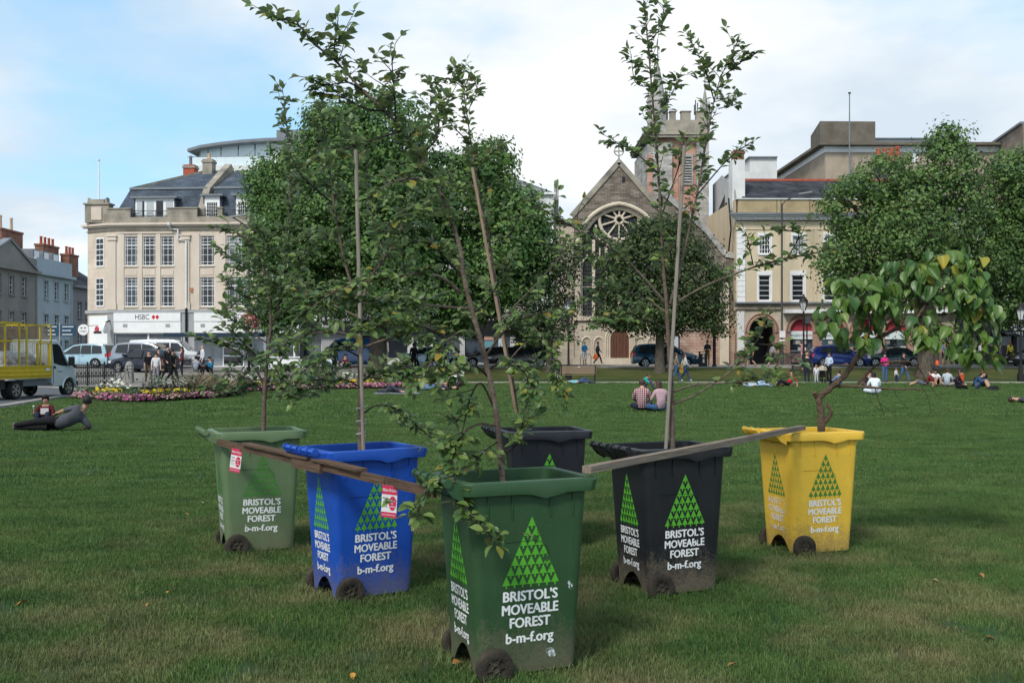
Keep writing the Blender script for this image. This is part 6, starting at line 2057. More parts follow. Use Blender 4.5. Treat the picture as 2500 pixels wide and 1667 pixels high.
BLK = [
 ([(1545, 1005), (1543, 930), (1540, 850), (1534, 760), (1530, 690), (1522, 600), (1518, 500), (1512, 400), (1503, 280), (1495, 180), (1487, 90), (1480, 8)], 0, -.1, .022, .0035, .42),
 ([(1538, 700), (1556, 640), (1580, 540), (1600, 450), (1618, 350), (1636, 250), (1655, 180), (1690, 105)], 0, .1, .012, .003, .25),
 ([(1545, 700), (1610, 662), (1680, 632), (1760, 605), (1830, 590), (1890, 578)], 0, -.3, .010, .003, .35), ([(1532, 700), (1480, 640), (1440, 600), (1385, 560), (1330, 530), (1270, 495), (1225, 470)], 0, -.3, .011, .003, .25),
 ([(1534, 720), (1470, 680), (1400, 665), (1350, 680)], 0, .2, .008, .003, .2), ([(1536, 760), (1480, 735), (1410, 730), (1370, 745)], 0, -.3, .007, .003, .25),
 ([(1545, 900), (1590, 885), (1650, 880), (1720, 875), (1800, 868)], 0, -.3, .008, .003, .5), ([(1545, 928), (1600, 905), (1680, 850), (1740, 780), (1760, 730)], 0, -.1, .009, .003, .45),
 ([(1512, 400), (1470, 360), (1430, 335), (1405, 328)], 0, -.1, .005, .0025, .25), ([(1600, 450), (1650, 390), (1690, 350), (1720, 330)], 0, -.1, .006, .0025, .3), ([(1655, 180), (1700, 145), (1725, 130)], .1, 0, .005, .0025, .1),
 ([(1640, 230), (1615, 150), (1590, 100)], .1, .15, .005, .0025, .1), ([(1503, 280), (1540, 220), (1560, 180)], 0, .1, .005, .0025, .15), ([(1495, 200), (1460, 190), (1450, 130)], 0, -.1, .004, .0025, .1), ([(1518, 500), (1560, 380), (1570, 330)], 0, .1, .006, .003, .35),
 ([(1810, 590), (1835, 540), (1800, 530)], -.25, -.3, .005, .0025, .1), ([(1730, 610), (1720, 560), (1715, 540)], -.2, -.2, .005, .0025, .1), ([(1740, 790), (1790, 800), (1780, 850)], -.05, -.1, .005, .0025, .1), ([(1487, 100), (1520, 60), (1525, 25)], 0, 0, .004, .0025, .1),
 ([(1385, 560), (1350, 590), (1320, 570)], -.2, -.3, .005, .0025, .1), ([(1650, 250), (1690, 240), (1680, 230)], .1, .1, .004, .0025, .1)]
_, NL['black'] = pot_tree('apple_tree', 'tall apple tree with two leaders and a pale stake in the black bin', 7.40, BLK, AP, 25, (0.048, 0.076), 0.031)
stake('pale leaning stake beside the trunk in the black bin', (1531, 1005), (1572, 335), 7.34, 0.0135, STAKEM)
# broad-leaved tree in the yellow bin
MUL = leaf_material('broad_leaves', (0.034, 0.100, 0.024), (0.120, 0.210, 0.034), (0.10, 0.17, 0.05), trans=0.25, rough=0.4, spec=0.45, yellow=(0.34, 0.28, 0.03))
HV = leaf_variants('heart', MUL, 7)
BARKM = mat('mulberry_bark', (0.060, 0.038, 0.026), 0.9, 0.2, col2=(0.13, 0.095, 0.068), scale=16, bump=0.8, bscale=40)
def broad_tree():
 rg = random.Random(31)
 Y0 = 8.86
 base = W(1884 * DSP, 985 * DSP, Y0)
 off = Vector((base.x, Y0, 0.88))
 root = thing('mulberry_tree', 'crooked tree with big drooping heart shaped leaves in the yellow bin', 'tree', off, 0, 'trees growing in the bins')
 br = [([(1886, 985), (1886, 950), (1882, 915), (1905, 893), (1940, 862), (1962, 830), (1985, 795), (2020, 775), (2065, 752), (2105, 730), (2125, 700)], 0, -.1, .033, .012),
   ([(1882, 915), (1874, 908), (1870, 900)], 0, -.03, .024, .018), ([(1888, 975), (1908, 950), (1900, 925)], -.01, -.03, .022, .012),
   ([(1962, 830), (1985, 795), (2000, 740), (1970, 680), (1930, 650)], 0, -.25, .010, .004), ([(2065, 752), (2090, 690), (2075, 640), (2060, 610)], -.05, .1, .010, .004),
   ([(2105, 730), (2180, 720), (2220, 715), (2262, 760), (2255, 830)], -.05, -.3, .012, .004), ([(2125, 700), (2150, 650), (2190, 610), (2230, 620)], -.1, .1, .010, .004), ([(2125, 700), (2190, 680), (2230, 650), (2250, 680)], -.1, -.2, .009, .004),
   ([(2020, 775), (1990, 790), (1960, 790)], 0, -.2, .007, .003), ([(2065, 752), (2040, 720), (2020, 700), (1990, 700)], -.05, -.3, .008, .003), ([(2105, 730), (2110, 680), (2130, 650), (2120, 620)], -.05, -.1, .008, .003), ([(2150, 650), (2140, 620), (2170, 600), (2200, 590)], -.05, .15, .007, .003), ([(2180, 720), (2210, 690), (2240, 690), (2262, 720)], -.15, -.3, .008, .003), ([(1970, 680), (1940, 690), (1915, 720), (1905, 760)], -.2, -.3, .006, .003), ([(2230, 715), (2240, 770), (2225, 830)], -.2, -.3, .006, .003), ([(2200, 720), (2190, 780), (2210, 820)], -.1, -.2, .007, .003), ([(2090, 690), (2040, 690), (2010, 660), (1980, 640)], 0, -.15, .008, .003), ([(2105, 730), (2120, 770), (2140, 800)], -.05, -.3, .007, .003)]
 bare = [([(1915, 885), (1980, 888), (2050, 893), (2115, 893)], 0, -.3, .013, .006), ([(1962, 890), (2000, 850), (2020, 835), (2060, 830), (2100, 835), (2125, 870)], 0, -.2, .012, .005),
   ([(2065, 832), (2100, 862), (2140, 880), (2200, 893)], -.1, -.25, .006, .002), ([(2010, 892), (2020, 925), (2030, 950), (2032, 965)], -.15, -.2, .004, .0015), ([(2030, 945), (2005, 930), (1998, 910)], -.2, -.15, .003, .0015),
   ([(2055, 893), (2060, 910), (2085, 940)], -.2, -.25, .003, .0015), ([(2115, 885), (2130, 910), (2140, 950)], -.25, -.25, .003, .0015), ([(2125, 870), (2150, 905), (2165, 915)], -.2, -.25, .003, .0015), ([(2020, 925), (2060, 955)], -.18, -.2, .003, .0015), ([(2100, 862), (2110, 835), (2090, 845)], -.15, -.2, .004, .002)]
 cents = []
 for i, (pts, a, b, r0, r1) in enumerate(br + bare):
  n = len(pts)
  P3 = [W(u * DSP, v * DSP, Y0 + a + (b - a) * k / (n - 1)) - off for k, (u, v) in enumerate(pts)]
  if i == 0:
   P3[0].z = -.03
  S = spline(P3, 6)
  m_ = len(S)
  rad = [(r0 + (r1 - r0) * k / (m_ - 1)) * (1 + .14 * math.sin(k * 1.9 + i)) for k in range(m_)]
  MB().tube(S, rad, 10).build('trunk' if i == 0 else 'branch', BARKM if r0 > .005 else TWIG, root, 'all', fix=False)
  if 3 <= i < len(br) or i == 0:
   cents += S[int(m_ * (.35 if i else .88)):]
 tw = MB()
 L_ = []
 for c in cents:
  for _ in range(rg.choice((2, 3, 3))):
   a = rg.uniform(0, 6.283)
   L = rg.uniform(.03, .15)
   d0 = Vector((math.cos(a), math.sin(a), rg.uniform(-.2, .8))).normalized()
   p = c + d0 * L
   tw.tube([c, c + d0 * L * .5 + Vector((0, 0, .02)), p], .0018, 4, False)
   d = Vector((math.cos(a) * .45 + rg.gauss(0, .25), math.sin(a) * .45 - .1 + rg.gauss(0, .25), rg.uniform(-1.1, -.55))).normalized()
   out = Vector((math.cos(a) + rg.gauss(0, .6), math.sin(a) - .35 + rg.gauss(0, .6), .6))
   y = out.cross(d).normalized()
   z = d.cross(y)
   s = rg.uniform(.065, .135)
   M_ = Matrix(((d.x * s, y.x * s, z.x * s, p.x), (d.y * s, y.y * s, z.y * s, p.y), (d.z * s, y.z * s, z.z * s, p.z), (0, 0, 0, 1)))
   L_.append((M_, rg.randrange(7)))
 tw.build('leaf_stalks', TWIG, root, fix=False)['kind'] = 'stuff'
 rg.shuffle(L_)
 for M_, k in L_[:300]:
  obj('leaf', HV[k][2], root, M_)
 mb = MB()
 at_ = []
 for M_, k in L_[300:]:
  V, Fc, _ = HV[k]
  mb.add([M_ @ Vector(p) for p in V], [tuple(int(i) for i in q) for q in Fc])
  at_ += [rg.random()] * len(V)
 if at_:
  me = np_mesh('foliage', np.array([tuple(p) for p in mb.v]), np.array(mb.f), MUL, np.array(at_), True)
  obj('foliage', me, root)['kind'] = 'stuff'
 return len(L_)
NL['mul'] = broad_tree()
print('leaves', NL)
# ---------------------------------------------------------------- people
def mirror(d):
 r = dict(d)
 for k, p in d.items():
  if k.endswith('L') and k[:-1] + 'R' not in d:
   r[k[:-1] + 'R'] = (-p[0], p[1], p[2])
 return r
STAND = mirror(dict(pelvis=(0, 0, .95), spine=(0, .01, 1.14), chest=(0, .0, 1.33), neck=(0, .012, 1.49), jaw=(0, -.015, 1.565), head=(0, -.008, 1.655),
     shL=(.165, 0, 1.415), elL=(.225, .03, 1.14), wrL=(.235, -.06, .91), haL=(.235, -.085, .83),
     hipL=(.088, 0, .90), knL=(.10, -.02, .50), anL=(.10, .03, .10), toL=(.115, -.15, .045), fwd=(0, -1, 0)))
def pose(base, **k):
 d = dict(base)
 d.update(k)
 return d
WALK = pose(STAND, knL=(.09, -.20, .53), anL=(.09, -.30, .14), toL=(.09, -.48, .09), knR=(-.09, .04, .51), anR=(-.09, .36, .17), toR=(-.09, .26, .04),
   elL=(.23, .12, 1.15), wrL=(.22, .10, .92), haL=(.22, .08, .84), elR=(-.23, -.05, 1.14), wrR=(-.21, -.22, .97), haR=(-.20, -.29, .92))
STANDB = pose(STAND, wrL=(.10, -.22, 1.10), haL=(.04, -.26, 1.13), elL=(.24, .0, 1.14), wrR=(-.10, -.22, 1.06), haR=(-.04, -.26, 1.09))
SIT = mirror(dict(pelvis=(0, 0, .13), spine=(0, .03, .31), chest=(0, -.02, .50), neck=(0, -.05, .655), jaw=(0, -.095, .725), head=(0, -.09, .81), shL=(.165, -.03, .585), elL=(.23, -.17, .38),
     wrL=(.13, -.36, .44), haL=(.09, -.42, .44), hipL=(.09, -.04, .13), knL=(.13, -.40, .46), anL=(.12, -.56, .10), toL=(.125, -.72, .045), fwd=(0, -1, 0)))
CROSS = pose(SIT, knL=(.33, -.32, .17), anL=(-.02, -.40, .085), toL=(-.16, -.40, .06), knR=(-.33, -.32, .17), anR=(.02, -.46, .085), toR=(.16, -.46, .06),
    elL=(.24, -.12, .36), wrL=(.16, -.30, .27), haL=(.10, -.36, .25), elR=(-.24, -.12, .36), wrR=(-.16, -.30, .27), haR=(-.10, -.36, .25), chest=(0, -.04, .50), neck=(0, -.10, .645), jaw=(0, -.16, .705), head=(0, -.165, .79))
BACKL = pose(SIT, spine=(0, .10, .30), chest=(0, .17, .47), neck=(0, .19, .62), jaw=(0, .15, .69), head=(0, .16, .775), shL=(.165, .17, .55), shR=(-.165, .17, .55), elL=(.25, .30, .30), wrL=(.26, .36, .07), haL=(.27, .30, .035),
    elR=(-.25, .30, .30), wrR=(-.26, .36, .07), haR=(-.27, .30, .035), knL=(.12, -.42, .26), anL=(.12, -.80, .09), toL=(.14, -.86, .20), knR=(-.10, -.40, .36), anR=(-.10, -.62, .10), toR=(-.11, -.78, .05))
LIE = mirror(dict(pelvis=(0, 0, .12), spine=(.19, 0, .12), chest=(.38, 0, .13), neck=(.54, 0, .13), jaw=(.61, -.03, .14), head=(.70, -.01, .14), shL=(.45, .165, .13), elL=(.25, .27, .07), wrL=(.06, .20, .10), haL=(-.02, .16, .12),
     hipL=(-.06, .09, .12), knL=(-.48, .12, .16), anL=(-.88, .10, .08), toL=(-.93, .12, .20), fwd=(.1, -.3, .95)))
for k_ in ('sh', 'el', 'wr', 'ha', 'hip', 'kn', 'an', 'to'):
 p_ = LIE[k_ + 'L']
 LIE[k_ + 'R'] = (p_[0], -p_[1], p_[2])
LIE['knR'], LIE['anR'] = (-.42, -.12, .34), (-.62, -.12, .08)
LIE['toR'] = (-.74, -.12, .05)
# on his side, back to the viewer, propped on one elbow, other arm along the hip
RECL = dict(pelvis=(0, 0, .17), spine=(.19, .02, .22), chest=(.37, .04, .335), neck=(.50, .06, .46), jaw=(.535, .10, .53), head=(.55, .09, .615), shL=(.40, -.01, .485), elL=(.18, -.02, .44), wrL=(-.05, .06, .36), haL=(-.13, .08, .31),
   shR=(.46, .10, .25), elR=(.58, .16, .06), wrR=(.44, .34, .06), haR=(.38, .41, .05), hipL=(-.05, -.01, .235), knL=(-.45, .02, .19), anL=(-.83, .0, .13), toL=(-.95, .08, .14), hipR=(-.04, .05, .11), knR=(-.46, .04, .08), anR=(-.86, .05, .075), toR=(-.97, .12, .07), fwd=(-.25, .95, 0))
BOY = pose(SIT, wrL=(.14, -.34, .30), haL=(.10, -.40, .28), wrR=(-.21, -.30, .40), haR=(-.22, -.33, .47), elR=(-.25, -.10, .34), head=(0, -.04, .81), jaw=(0, -.055, .725), neck=(0, -.03, .655))
LEAN = pose(SIT, chest=(.0, -.14, .46), neck=(0, -.26, .56), jaw=(0, -.35, .59), head=(0, -.37, .67), shL=(.165, -.18, .52), shR=(-.165, -.18, .52), elL=(.24, -.30, .32), elR=(-.24, -.30, .32))
EDGES = [('pelvis', 'spine', 'torso'), ('spine', 'chest', 'torso'), ('chest', 'neck', 'neck'), ('neck', 'jaw', 'head'), ('jaw', 'head', 'head')]
for s_ in 'LR':
 EDGES += [('chest', 'sh' + s_, 'torso'), ('sh' + s_, 'el' + s_, 'uparm'), ('el' + s_, 'wr' + s_, 'forearm'), ('wr' + s_, 'ha' + s_, 'hand'),
    ('pelvis', 'hip' + s_, 'hip'), ('hip' + s_, 'kn' + s_, 'thigh'), ('kn' + s_, 'an' + s_, 'shin'), ('an' + s_, 'to' + s_, 'foot')]
RAD = dict(pelvis=(.155, .125), spine=(.145, .115), chest=(.16, .12), neck=(.052, .052), jaw=(.060, .066), head=(.080, .092), sh=(.078, .078), el=(.053, .053), wr=(.034, .032), ha=(.036, .02), hip=(.10, .10), kn=(.072, .072), an=(.052, .052), to=(.036, .03))
PCACHE = {}
def body_of(key, ps):
 if key in PCACHE:
  return PCACHE[key]
 V, E, Rr, T, idx = [], [], [], [], {}
 def rad_of(n):
  return RAD[n] if n in RAD else RAD[n[:-1]]
 for n in ps:
  if n != 'fwd':
   idx[n] = len(V)
   V.append(Vector(ps[n]))
   k_ = (1.32 if n in ('chest', 'spine') else 1.12) if key == 'recl' and n in ('chest', 'spine', 'pelvis', 'shL', 'shR', 'hipL', 'hipR') else 1.0
   Rr.append(tuple(q * k_ for q in rad_of(n)))
 segs = []
 def edge(a, b, tg):
  E.append((a, b))
  segs.append((V[a].copy(), V[b].copy(), tg, max(Rr[a][0], Rr[b][0])))
 for a, b, tg in EDGES:
  edge(idx[a], idx[b], tg)
 for s_ in 'LR':              # five fingers
  w_, h = Vector(ps['wr' + s_]), Vector(ps['ha' + s_])
  d = (h - w_).normalized()
  side = d.cross(Vector((0, 0, 1)))
  side = side.normalized() if side.length > .1 else Vector((0, -1, 0))
  nrm = d.cross(side)
  for k, (o_, L) in enumerate(((-.030, .062), (-.010, .074), (.010, .068), (.028, .052))):
   a = len(V)
   V.extend([h + side * o_ + d * .012, h + side * o_ * 1.15 + d * (.012 + L * .55) + nrm * .012, h + side * o_ * 1.2 + d * (.012 + L) + nrm * .03])
   Rr.extend([(.0095, .0095), (.0085, .0085), (.007, .007)])
   edge(idx['ha' + s_], a, 'hand'); edge(a, a + 1, 'hand'); edge(a + 1, a + 2, 'hand')
  a = len(V)
  b_ = w_.lerp(h, .45)
  V.extend([b_ + side * -.042 + d * .012, b_ + side * -.058 + d * .048])
  Rr.extend([(.011, .011), (.009, .009)])
  edge(idx['ha' + s_], a, 'hand'); edge(a, a + 1, 'hand')
 me = bpy.data.meshes.new('skeleton')
 me.from_pydata([tuple(v) for v in V], E, [])
 o = bpy.data.objects.new('skeleton', me)
 COL.objects.link(o)
 md = o.modifiers.new('skin', 'SKIN')
 md.use_smooth_shade = True
 md.branch_smoothing = .3
 sv = me.skin_vertices[0].data
 for i, r_ in enumerate(Rr):
  sv[i].radius = r_
  sv[i].use_root = (i == idx['pelvis'])
 ss = o.modifiers.new('sub', 'SUBSURF')
 ss.levels = ss.render_levels = 1
 dg = bpy.context.evaluated_depsgraph_get()
 body = bpy.data.meshes.new_from_object(o.evaluated_get(dg))
 bpy.data.objects.remove(o)
 bpy.data.meshes.remove(me)
 tags = []
 order = ['torso', 'neck', 'head', 'uparm', 'forearm', 'hand', 'hip', 'thigh', 'shin', 'foot']
 for p in body.polygons:
  c = Vector(p.center)
  best, bt = 1e9, 'torso'
  for a, b, tg, r_ in segs:
   ab = b - a
   t = max(0, min(1, (c - a).dot(ab) / max(1e-9, ab.length_squared)))
   d = (c - (a + ab * t)).length - r_ * .8
   if tg == 'neck' and t < .55:
    tg2 = 'torso'
   else:
    tg2 = tg
   if d < best:
    best, bt = d, tg2
  tags.append(order.index(bt))
 PCACHE[key] = (body, tags, order)
 return PCACHE[key]
POSES = dict(stand=STAND, walk=WALK, standb=STANDB, sit=SIT, cross=CROSS, back=BACKL, lie=LIE, recl=RECL, boy=BOY, lean=LEAN)
def face_mesh():
 mb = MB()
 mb.mi(0)
 mb.add([(-.013, -.092, -.028), (.013, -.092, -.028), (0, -.118, -.022), (0, -.094, .018)], [(0, 1, 2), (0, 2, 3), (1, 3, 2)])        # nose
 mb.mi(1)
 for s_ in (-1, 1):
  mb.lathe([(0, -.0925), (.009, -.092), (.011, -.085)], 8, (s_ * .031, 0, .008), 'y')
  mb.box(s_ * .031 - .016, s_ * .031 + .016, -.094, -.084, .024, .030)
 mb.mi(2)
 mb.box(-.022, .022, -.0895, -.08, -.056, -.047)
 mb.mi(0)
 for s_ in (-1, 1):
  mb.lathe([(0, 0), (.02, .004), (.026, .014), (.012, .022)], 8, (s_ * .078, .006, -.004), 'x') if s_ > 0 else mb.lathe([(0, 0), (.02, -.004), (.026, -.014), (.012, -.022)], 8, (s_ * .078, .006, -.004), 'x')
 return mb
SKINS = dict(l=(0.50, 0.30, 0.215), m=(0.34, 0.19, 0.125), d=(0.13, 0.075, 0.05))
HAIRS = dict(black=(0.010, 0.009, 0.009), brown=(0.045, 0.026, 0.016), blond=(0.30, 0.20, 0.09), auburn=(0.13, 0.045, 0.02), grey=(0.22, 0.21, 0.20))
FACEM = {}
def hair_mesh(kind):
 mb = MB()
 rings = []
 # cap over skull: back lower than forehead
 n = 14
 for i, el in enumerate((90, 65, 42, 20, 0, -20, -36)):
  r_ = []
  for k in range(n):
   a = 2 * math.pi * k / n
   front = max(0, -math.sin(a))
   e = R(el + (28 if front > .5 else 12 * front) * (1 if el < 60 else 0))
   if el < 0:
    e = R(max(el, -20) + 46 + 0 * el) if front > .3 else R(el + 12 * abs(math.cos(a)) ** 3 * (1 if el < -30 else .8))
   r0 = 1.0
   r_.append((.097 * math.cos(e) * math.cos(a), .112 * math.cos(e) * math.sin(a) + .006, .004 + .112 * math.sin(e)))
  rings.append(r_)
 mb.loft(rings, caps=(True, False))
 if kind == 'long':
  rr = []
  for z, w_, y, t in ((.05, .085, .04, .065), (-.05, .095, .055, .06), (-.16, .10, .075, .05), (-.28, .08, .085, .04), (-.36, .03, .085, .02)):
   rr.append([(w_ * math.cos(2 * math.pi * k / 10), y + t * math.sin(2 * math.pi * k / 10), z) for k in range(10)])
  mb.loft(rr)
 elif kind == 'bun':
  mb.lathe([(0, -.045), (.03, -.035), (.045, 0), (.03, .035), (0, .045)], 10, (0, .10, .05))
 elif kind == 'cap':
  mb.box(-.07, .07, -.17, -.07, .045, .06)
 return mb
def person(label, u, Y, ps, rz=0.0, top=(.3, .3, .3), bot=(.03, .035, .05), skin='l', hair='brown', hl='short', sleeve='short', legs='long', shoe=(.03, .03, .03), h=1.0, z=None, topm=None, glasses=False, group=None):
 key = ps
 P = POSES[ps]
 body, tags, order = body_of(key, P)
 me = body.copy()
 sm_, tm_, bm_ = flat(SKINS[skin], .55), topm or mat('cloth_%d_%d_%d' % tuple(int(c * 999) for c in top), top, .9, .15, var=.14, scale=9, bump=.35, bscale=14), mat('cloth_%d_%d_%d' % tuple(int(c * 999) for c in bot), bot, .9, .15, var=.14, scale=9, bump=.35, bscale=14)
 me.materials.clear()
 for m in (sm_, tm_, bm_, flat(shoe, .6)):
  me.materials.append(m)
 mp_ = dict(torso=1, neck=0, head=0, uparm=1 if sleeve != 'none' else 0, forearm=1 if sleeve == 'long' else 0, hand=0, hip=2, thigh=2 if legs != 'bare' else 0, shin=2 if legs == 'long' else 0, foot=3)
 lut = [mp_[o_] for o_ in order]
 me.polygons.foreach_set('material_index', [lut[t] for t in tags])
 x = (u - CX) * Y / F
 root = obj('person', me)
 root.location = (x, Y, gz(x, Y) + .012 if z is None else z)
 root.rotation_euler = (0, 0, rz)
 root.scale = (h, h, h)
 tag(root, label, 'person', group)
 fw = Vector(P['fwd']).normalized()
 hc = Vector(P['head'])
 upv = (hc - Vector(P['jaw']) + Vector((0, 0, .06))) if ps != 'lie' else Vector((1, 0, 0.05))
 zax = (upv - fw * upv.dot(fw)).normalized()
 xax = (-fw).cross(zax)
 xax.normalize()
 M_ = Matrix(((xax.x, -fw.x, zax.x, hc.x), (xax.y, -fw.y, zax.y, hc.y), (xax.z, -fw.z, zax.z, hc.z), (0, 0, 0, 1)))
 if skin not in FACEM:
  FACEM[skin] = face_mesh().mesh('face', [sm_, flat((.02, .015, .012)), flat((.30, .11, .09))], True)
 obj('face', FACEM[skin], root, M_)
 if hl != 'bald':
  kk = ('hair', hair, hl)
  if kk not in FACEM:
   FACEM[kk] = hair_mesh(hl).mesh('hair', mat('hair_' + hair, HAIRS[hair], .6, .3, var=.4, scale=40, stretch=(1, 1, .2)), 'all', False)
  obj('hair' if hl != 'cap' else 'cap', FACEM[kk], root, M_)
 if glasses:
  g = MB()
  for s_ in (-1, 1):
   g.box(s_ * .031 - .026, s_ * .031 + .026, -.104, -.097, -.010, .024)
  g.bar((-.05, -.10, .016), (.05, -.10, .016), .006, .006).build('sunglasses', flat((.01, .01, .01), .2, .5), root).matrix_local = M_
 return root
def YB(v):
 return CAMZ * F / (v - HOR)
PI = math.pi
def plaid():
 m = bpy.data.materials.new('plaid_cloth')
 m.use_nodes = True
 n, l, b = nodes_of(m)
 b.inputs['Roughness'].default_value = .9
 t = n.new('ShaderNodeTexCoord')
 sp = n.new('ShaderNodeSeparateXYZ')
 l.new(t.outputs['Object'], sp.inputs[0])
 fac = []
 for i in (0, 2):
  a = n.new('ShaderNodeMath'); a.operation = 'MULTIPLY'; a.inputs[1].default_value = 17
  l.new(sp.outputs[i], a.inputs[0])
  f_ = n.new('ShaderNodeMath'); f_.operation = 'FRACT'
  l.new(a.outputs[0], f_.inputs[0])
  g = n.new('ShaderNodeMath'); g.operation = 'GREATER_THAN'; g.inputs[1].default_value = .5
  l.new(f_.outputs[0], g.inputs[0])
  fac.append(g.outputs[0])
 s = n.new('ShaderNodeMath'); s.operation = 'ADD'
 l.new(fac[0], s.inputs[0]); l.new(fac[1], s.inputs[1])
 s2 = n.new('ShaderNodeMath'); s2.operation = 'MULTIPLY'; s2.inputs[1].default_value = .5
 l.new(s.outputs[0], s2.inputs[0])
 r = n.new('ShaderNodeValToRGB')
 r.color_ramp.elements[0].color, r.color_ramp.elements[1].color = (.58, .47, .48, 1), (.055, .012, .02, 1)
 q = r.color_ramp.elements.new(.5)
 q.color = (.25, .10, .12, 1)
 l.new(s2.outputs[0], r.inputs[0])
 l.new(r.outputs[0], b.inputs['Base Color'])
 return m
JEANS, BLACK, DKNAVY = (.035, .085, .17), (.012, .012, .014), (.018, .022, .04)
person('man in grey T-shirt and black trousers lying propped on one elbow', 142, YB(1054), 'recl', 0, (.075, .08, .095), BLACK, 'm', 'black', h=1.08, shoe=(.10, .085, .075))
bo = person('small boy in maroon sweater sitting with a lollipop', 112, YB(1054) + .75, 'boy', R(12), (.07, .012, .018), DKNAVY, 'm', 'black', sleeve='long', h=.84)
MB().box(-.10, .10, -.155, -.1505, .40, .56).build('sweater_print', flat((.5, .48, .48)), bo)
o = MB().tube([(-.22, -.36, .46), (-.22, -.37, .60)], .005, 6).lathe([(0, -.03), (.028, -.012), (.03, .01), (0, .03)], 10, (-.22, -.37, .62)).build('lollipop', flat((.5, .55, .5)), None, True)
o.matrix_world = Matrix.Translation((bo.location.x, bo.location.y, bo.location.z)) @ Matrix.Rotation(R(12), 4, 'Z') @ Matrix.Scale(.84, 4)
tag(o, 'white lollipop in the small boy\'s hand', 'lollipop')
person('person in pink and white plaid shirt sitting with back to the bins', 1567, YB(1006), 'cross', PI - .2, hair='brown', sleeve='long', topm=plaid(), bot=DKNAVY, h=1.06)
person('woman with long hair in mauve top and jeans sitting next to the plaid shirt', 1614, YB(1007), 'cross', PI + .35, (.40, .27, .30), JEANS, 'l', 'brown', 'long', 'long', h=1.02)
person('person in teal T-shirt sitting with head bowed', 1566, YB(952), 'lean', R(85), (.015, .33, .29), (.07, .06, .12), 'l', 'brown', h=1.0)
person('person in blue jeans and pale teal top sleeping beside the bench', 1412, 57.2, 'lie', PI + .1, (.18, .42, .46), (.05, .075, .15), 'l', 'black', h=1.0)
person('person lying on a mat in front of the flower bed', 975, YB(961), 'lie', R(15), (.045, .045, .06), (.05, .05, .07), 'l', 'black')
o = MB().box(-.95, .95, -.45, .45, 0, .012).build('picnic_mat', flat((.22, .21, .30)), None)
o.location = (W(970, 900, YB(962)).x, YB(962), .035)
tag(o, 'grey lilac mat spread on the grass under the sleeper', 'mat')
person('person in denim lying with a knee up by the flowers', 1030, YB(955), 'lie', PI - .2, (.16, .17, .18), (.10, .17, .27), 'l', 'brown')
person('person in dark hooded top lying at the corner of the flower bed', 1078, YB(954), 'lie', R(-10), (.03, .03, .045), (.06, .06, .08), 'l', 'black')
person('woman in white top and jeans sitting at the edge of the flower bed', 1112, 51, 'sit', R(-60), (.6, .6, .57), JEANS, 'l', 'brown', 'long', 'long')
person('woman in camouflage top and jeans walking along the path', 1650, 60.2, 'walk', R(100), (.17, .14, .10), JEANS, 'l', 'brown', 'long', 'long', shoe=(.5, .5, .5))
person('woman in pale grey jacket with mustard bag walking along the path', 1672, 60.6, 'walk', R(95), (.42, .42, .40), (.03, .06, .12), 'l', 'brown', 'long', 'long', shoe=(.5, .5, .5), h=.98)
o = MB().loft([[(-.10 * s, -.05, z_), (.10 * s, -.05, z_), (.10 * s, .05, z_), (-.10 * s, .05, z_)] for z_, s in ((.55, .8), (.62, 1.2), (.95, 1.0), (1.1, .3))]).build('shoulder_bag', flat((.28, .16, .02)), None, True)
o.location = (W(1663, 0, 60.3).x, 60.25, .02)
tag(o, 'mustard shoulder bag carried by the woman in pale jacket', 'bag')
# right hand groups
person('person in red shirt leaning back on the grass in dark trousers', 1925, YB(945), 'back', R(-75), (.40, .015, .025), BLACK, 'l', 'black', h=1.0)
person('person in pale blue lying low on the grass', 1842, YB(946), 'lie', R(175), (.35, .45, .55), (.28, .38, .5), 'l', 'brown')
person('person in light clothes lying beside the red shirted one', 1878, YB(944), 'lie', R(5), (.55, .48, .46), (.3, .3, .35), 'l', 'brown')
person('person in dark jacket and navy trousers standing with back turned', 1970, 59.5, 'stand', PI, (.02, .024, .024), DKNAVY, 'l', 'blond', 'short', 'long', shoe=(.4, .4, .4))
person('little blond girl in white standing by the path', 1993, 59.2, 'stand', PI - .2, (.62, .64, .66), (.40, .44, .50), 'l', 'blond', 'long', 'long', h=.60, shoe=(.5, .5, .5))
person('man in light blue shirt and black trousers holding a pushchair', 2024, 59.8, 'standb', R(-50), (.42, .50, .62), BLACK, 'l', 'brown', sleeve='long')
person('person in blue and black top sitting with hair tied up', 2050, YB(950), 'sit', PI + .4, (.14, .20, .36), DKNAVY, 'l', 'brown', 'bun', h=1.02)
person('woman with light brown hair sitting facing the lawn', 2110, YB(957), 'cross', R(30), (.10, .065, .05), (.06, .07, .10), 'l', 'brown', 'long', 'long')
person('man in pale shirt sitting behind the light brown haired woman', 2120, YB(953), 'sit', R(40), (.42, .42, .44), (.05, .06, .09), 'l', 'brown')
person('woman in white top with dark ponytail sitting with back turned', 2136, YB(964), 'cross', PI, (.66, .72, .76), (.55, .6, .65), 'l', 'black', 'long', 'long', h=1.05)
person('woman in bright pink jacket and jeans standing on the path', 2160, 60.2, 'standb', R(10), (.60, .025, .19), (.05, .11, .20), 'l', 'black', 'short', 'long', h=.98)
person('woman in black jacket and flared jeans walking with a toddler', 2206, 60.3, 'walk', R(35), (.02, .013, .015), (.05, .11, .20), 'l', 'black', 'long', 'long', glasses=True)
person('toddler in white top holding the black jacketed woman\'s hand', 2188, 60.4, 'stand', R(20), (.55, .55, .57), DKNAVY, 'l', 'blond', 'short', 'long', h=.47)
person('person in maroon T-shirt sitting and leaning on one arm', 2262, YB(944), 'back', R(-120), (.16, .018, .02), (.10, .10, .13), 'l', 'brown', legs='short')
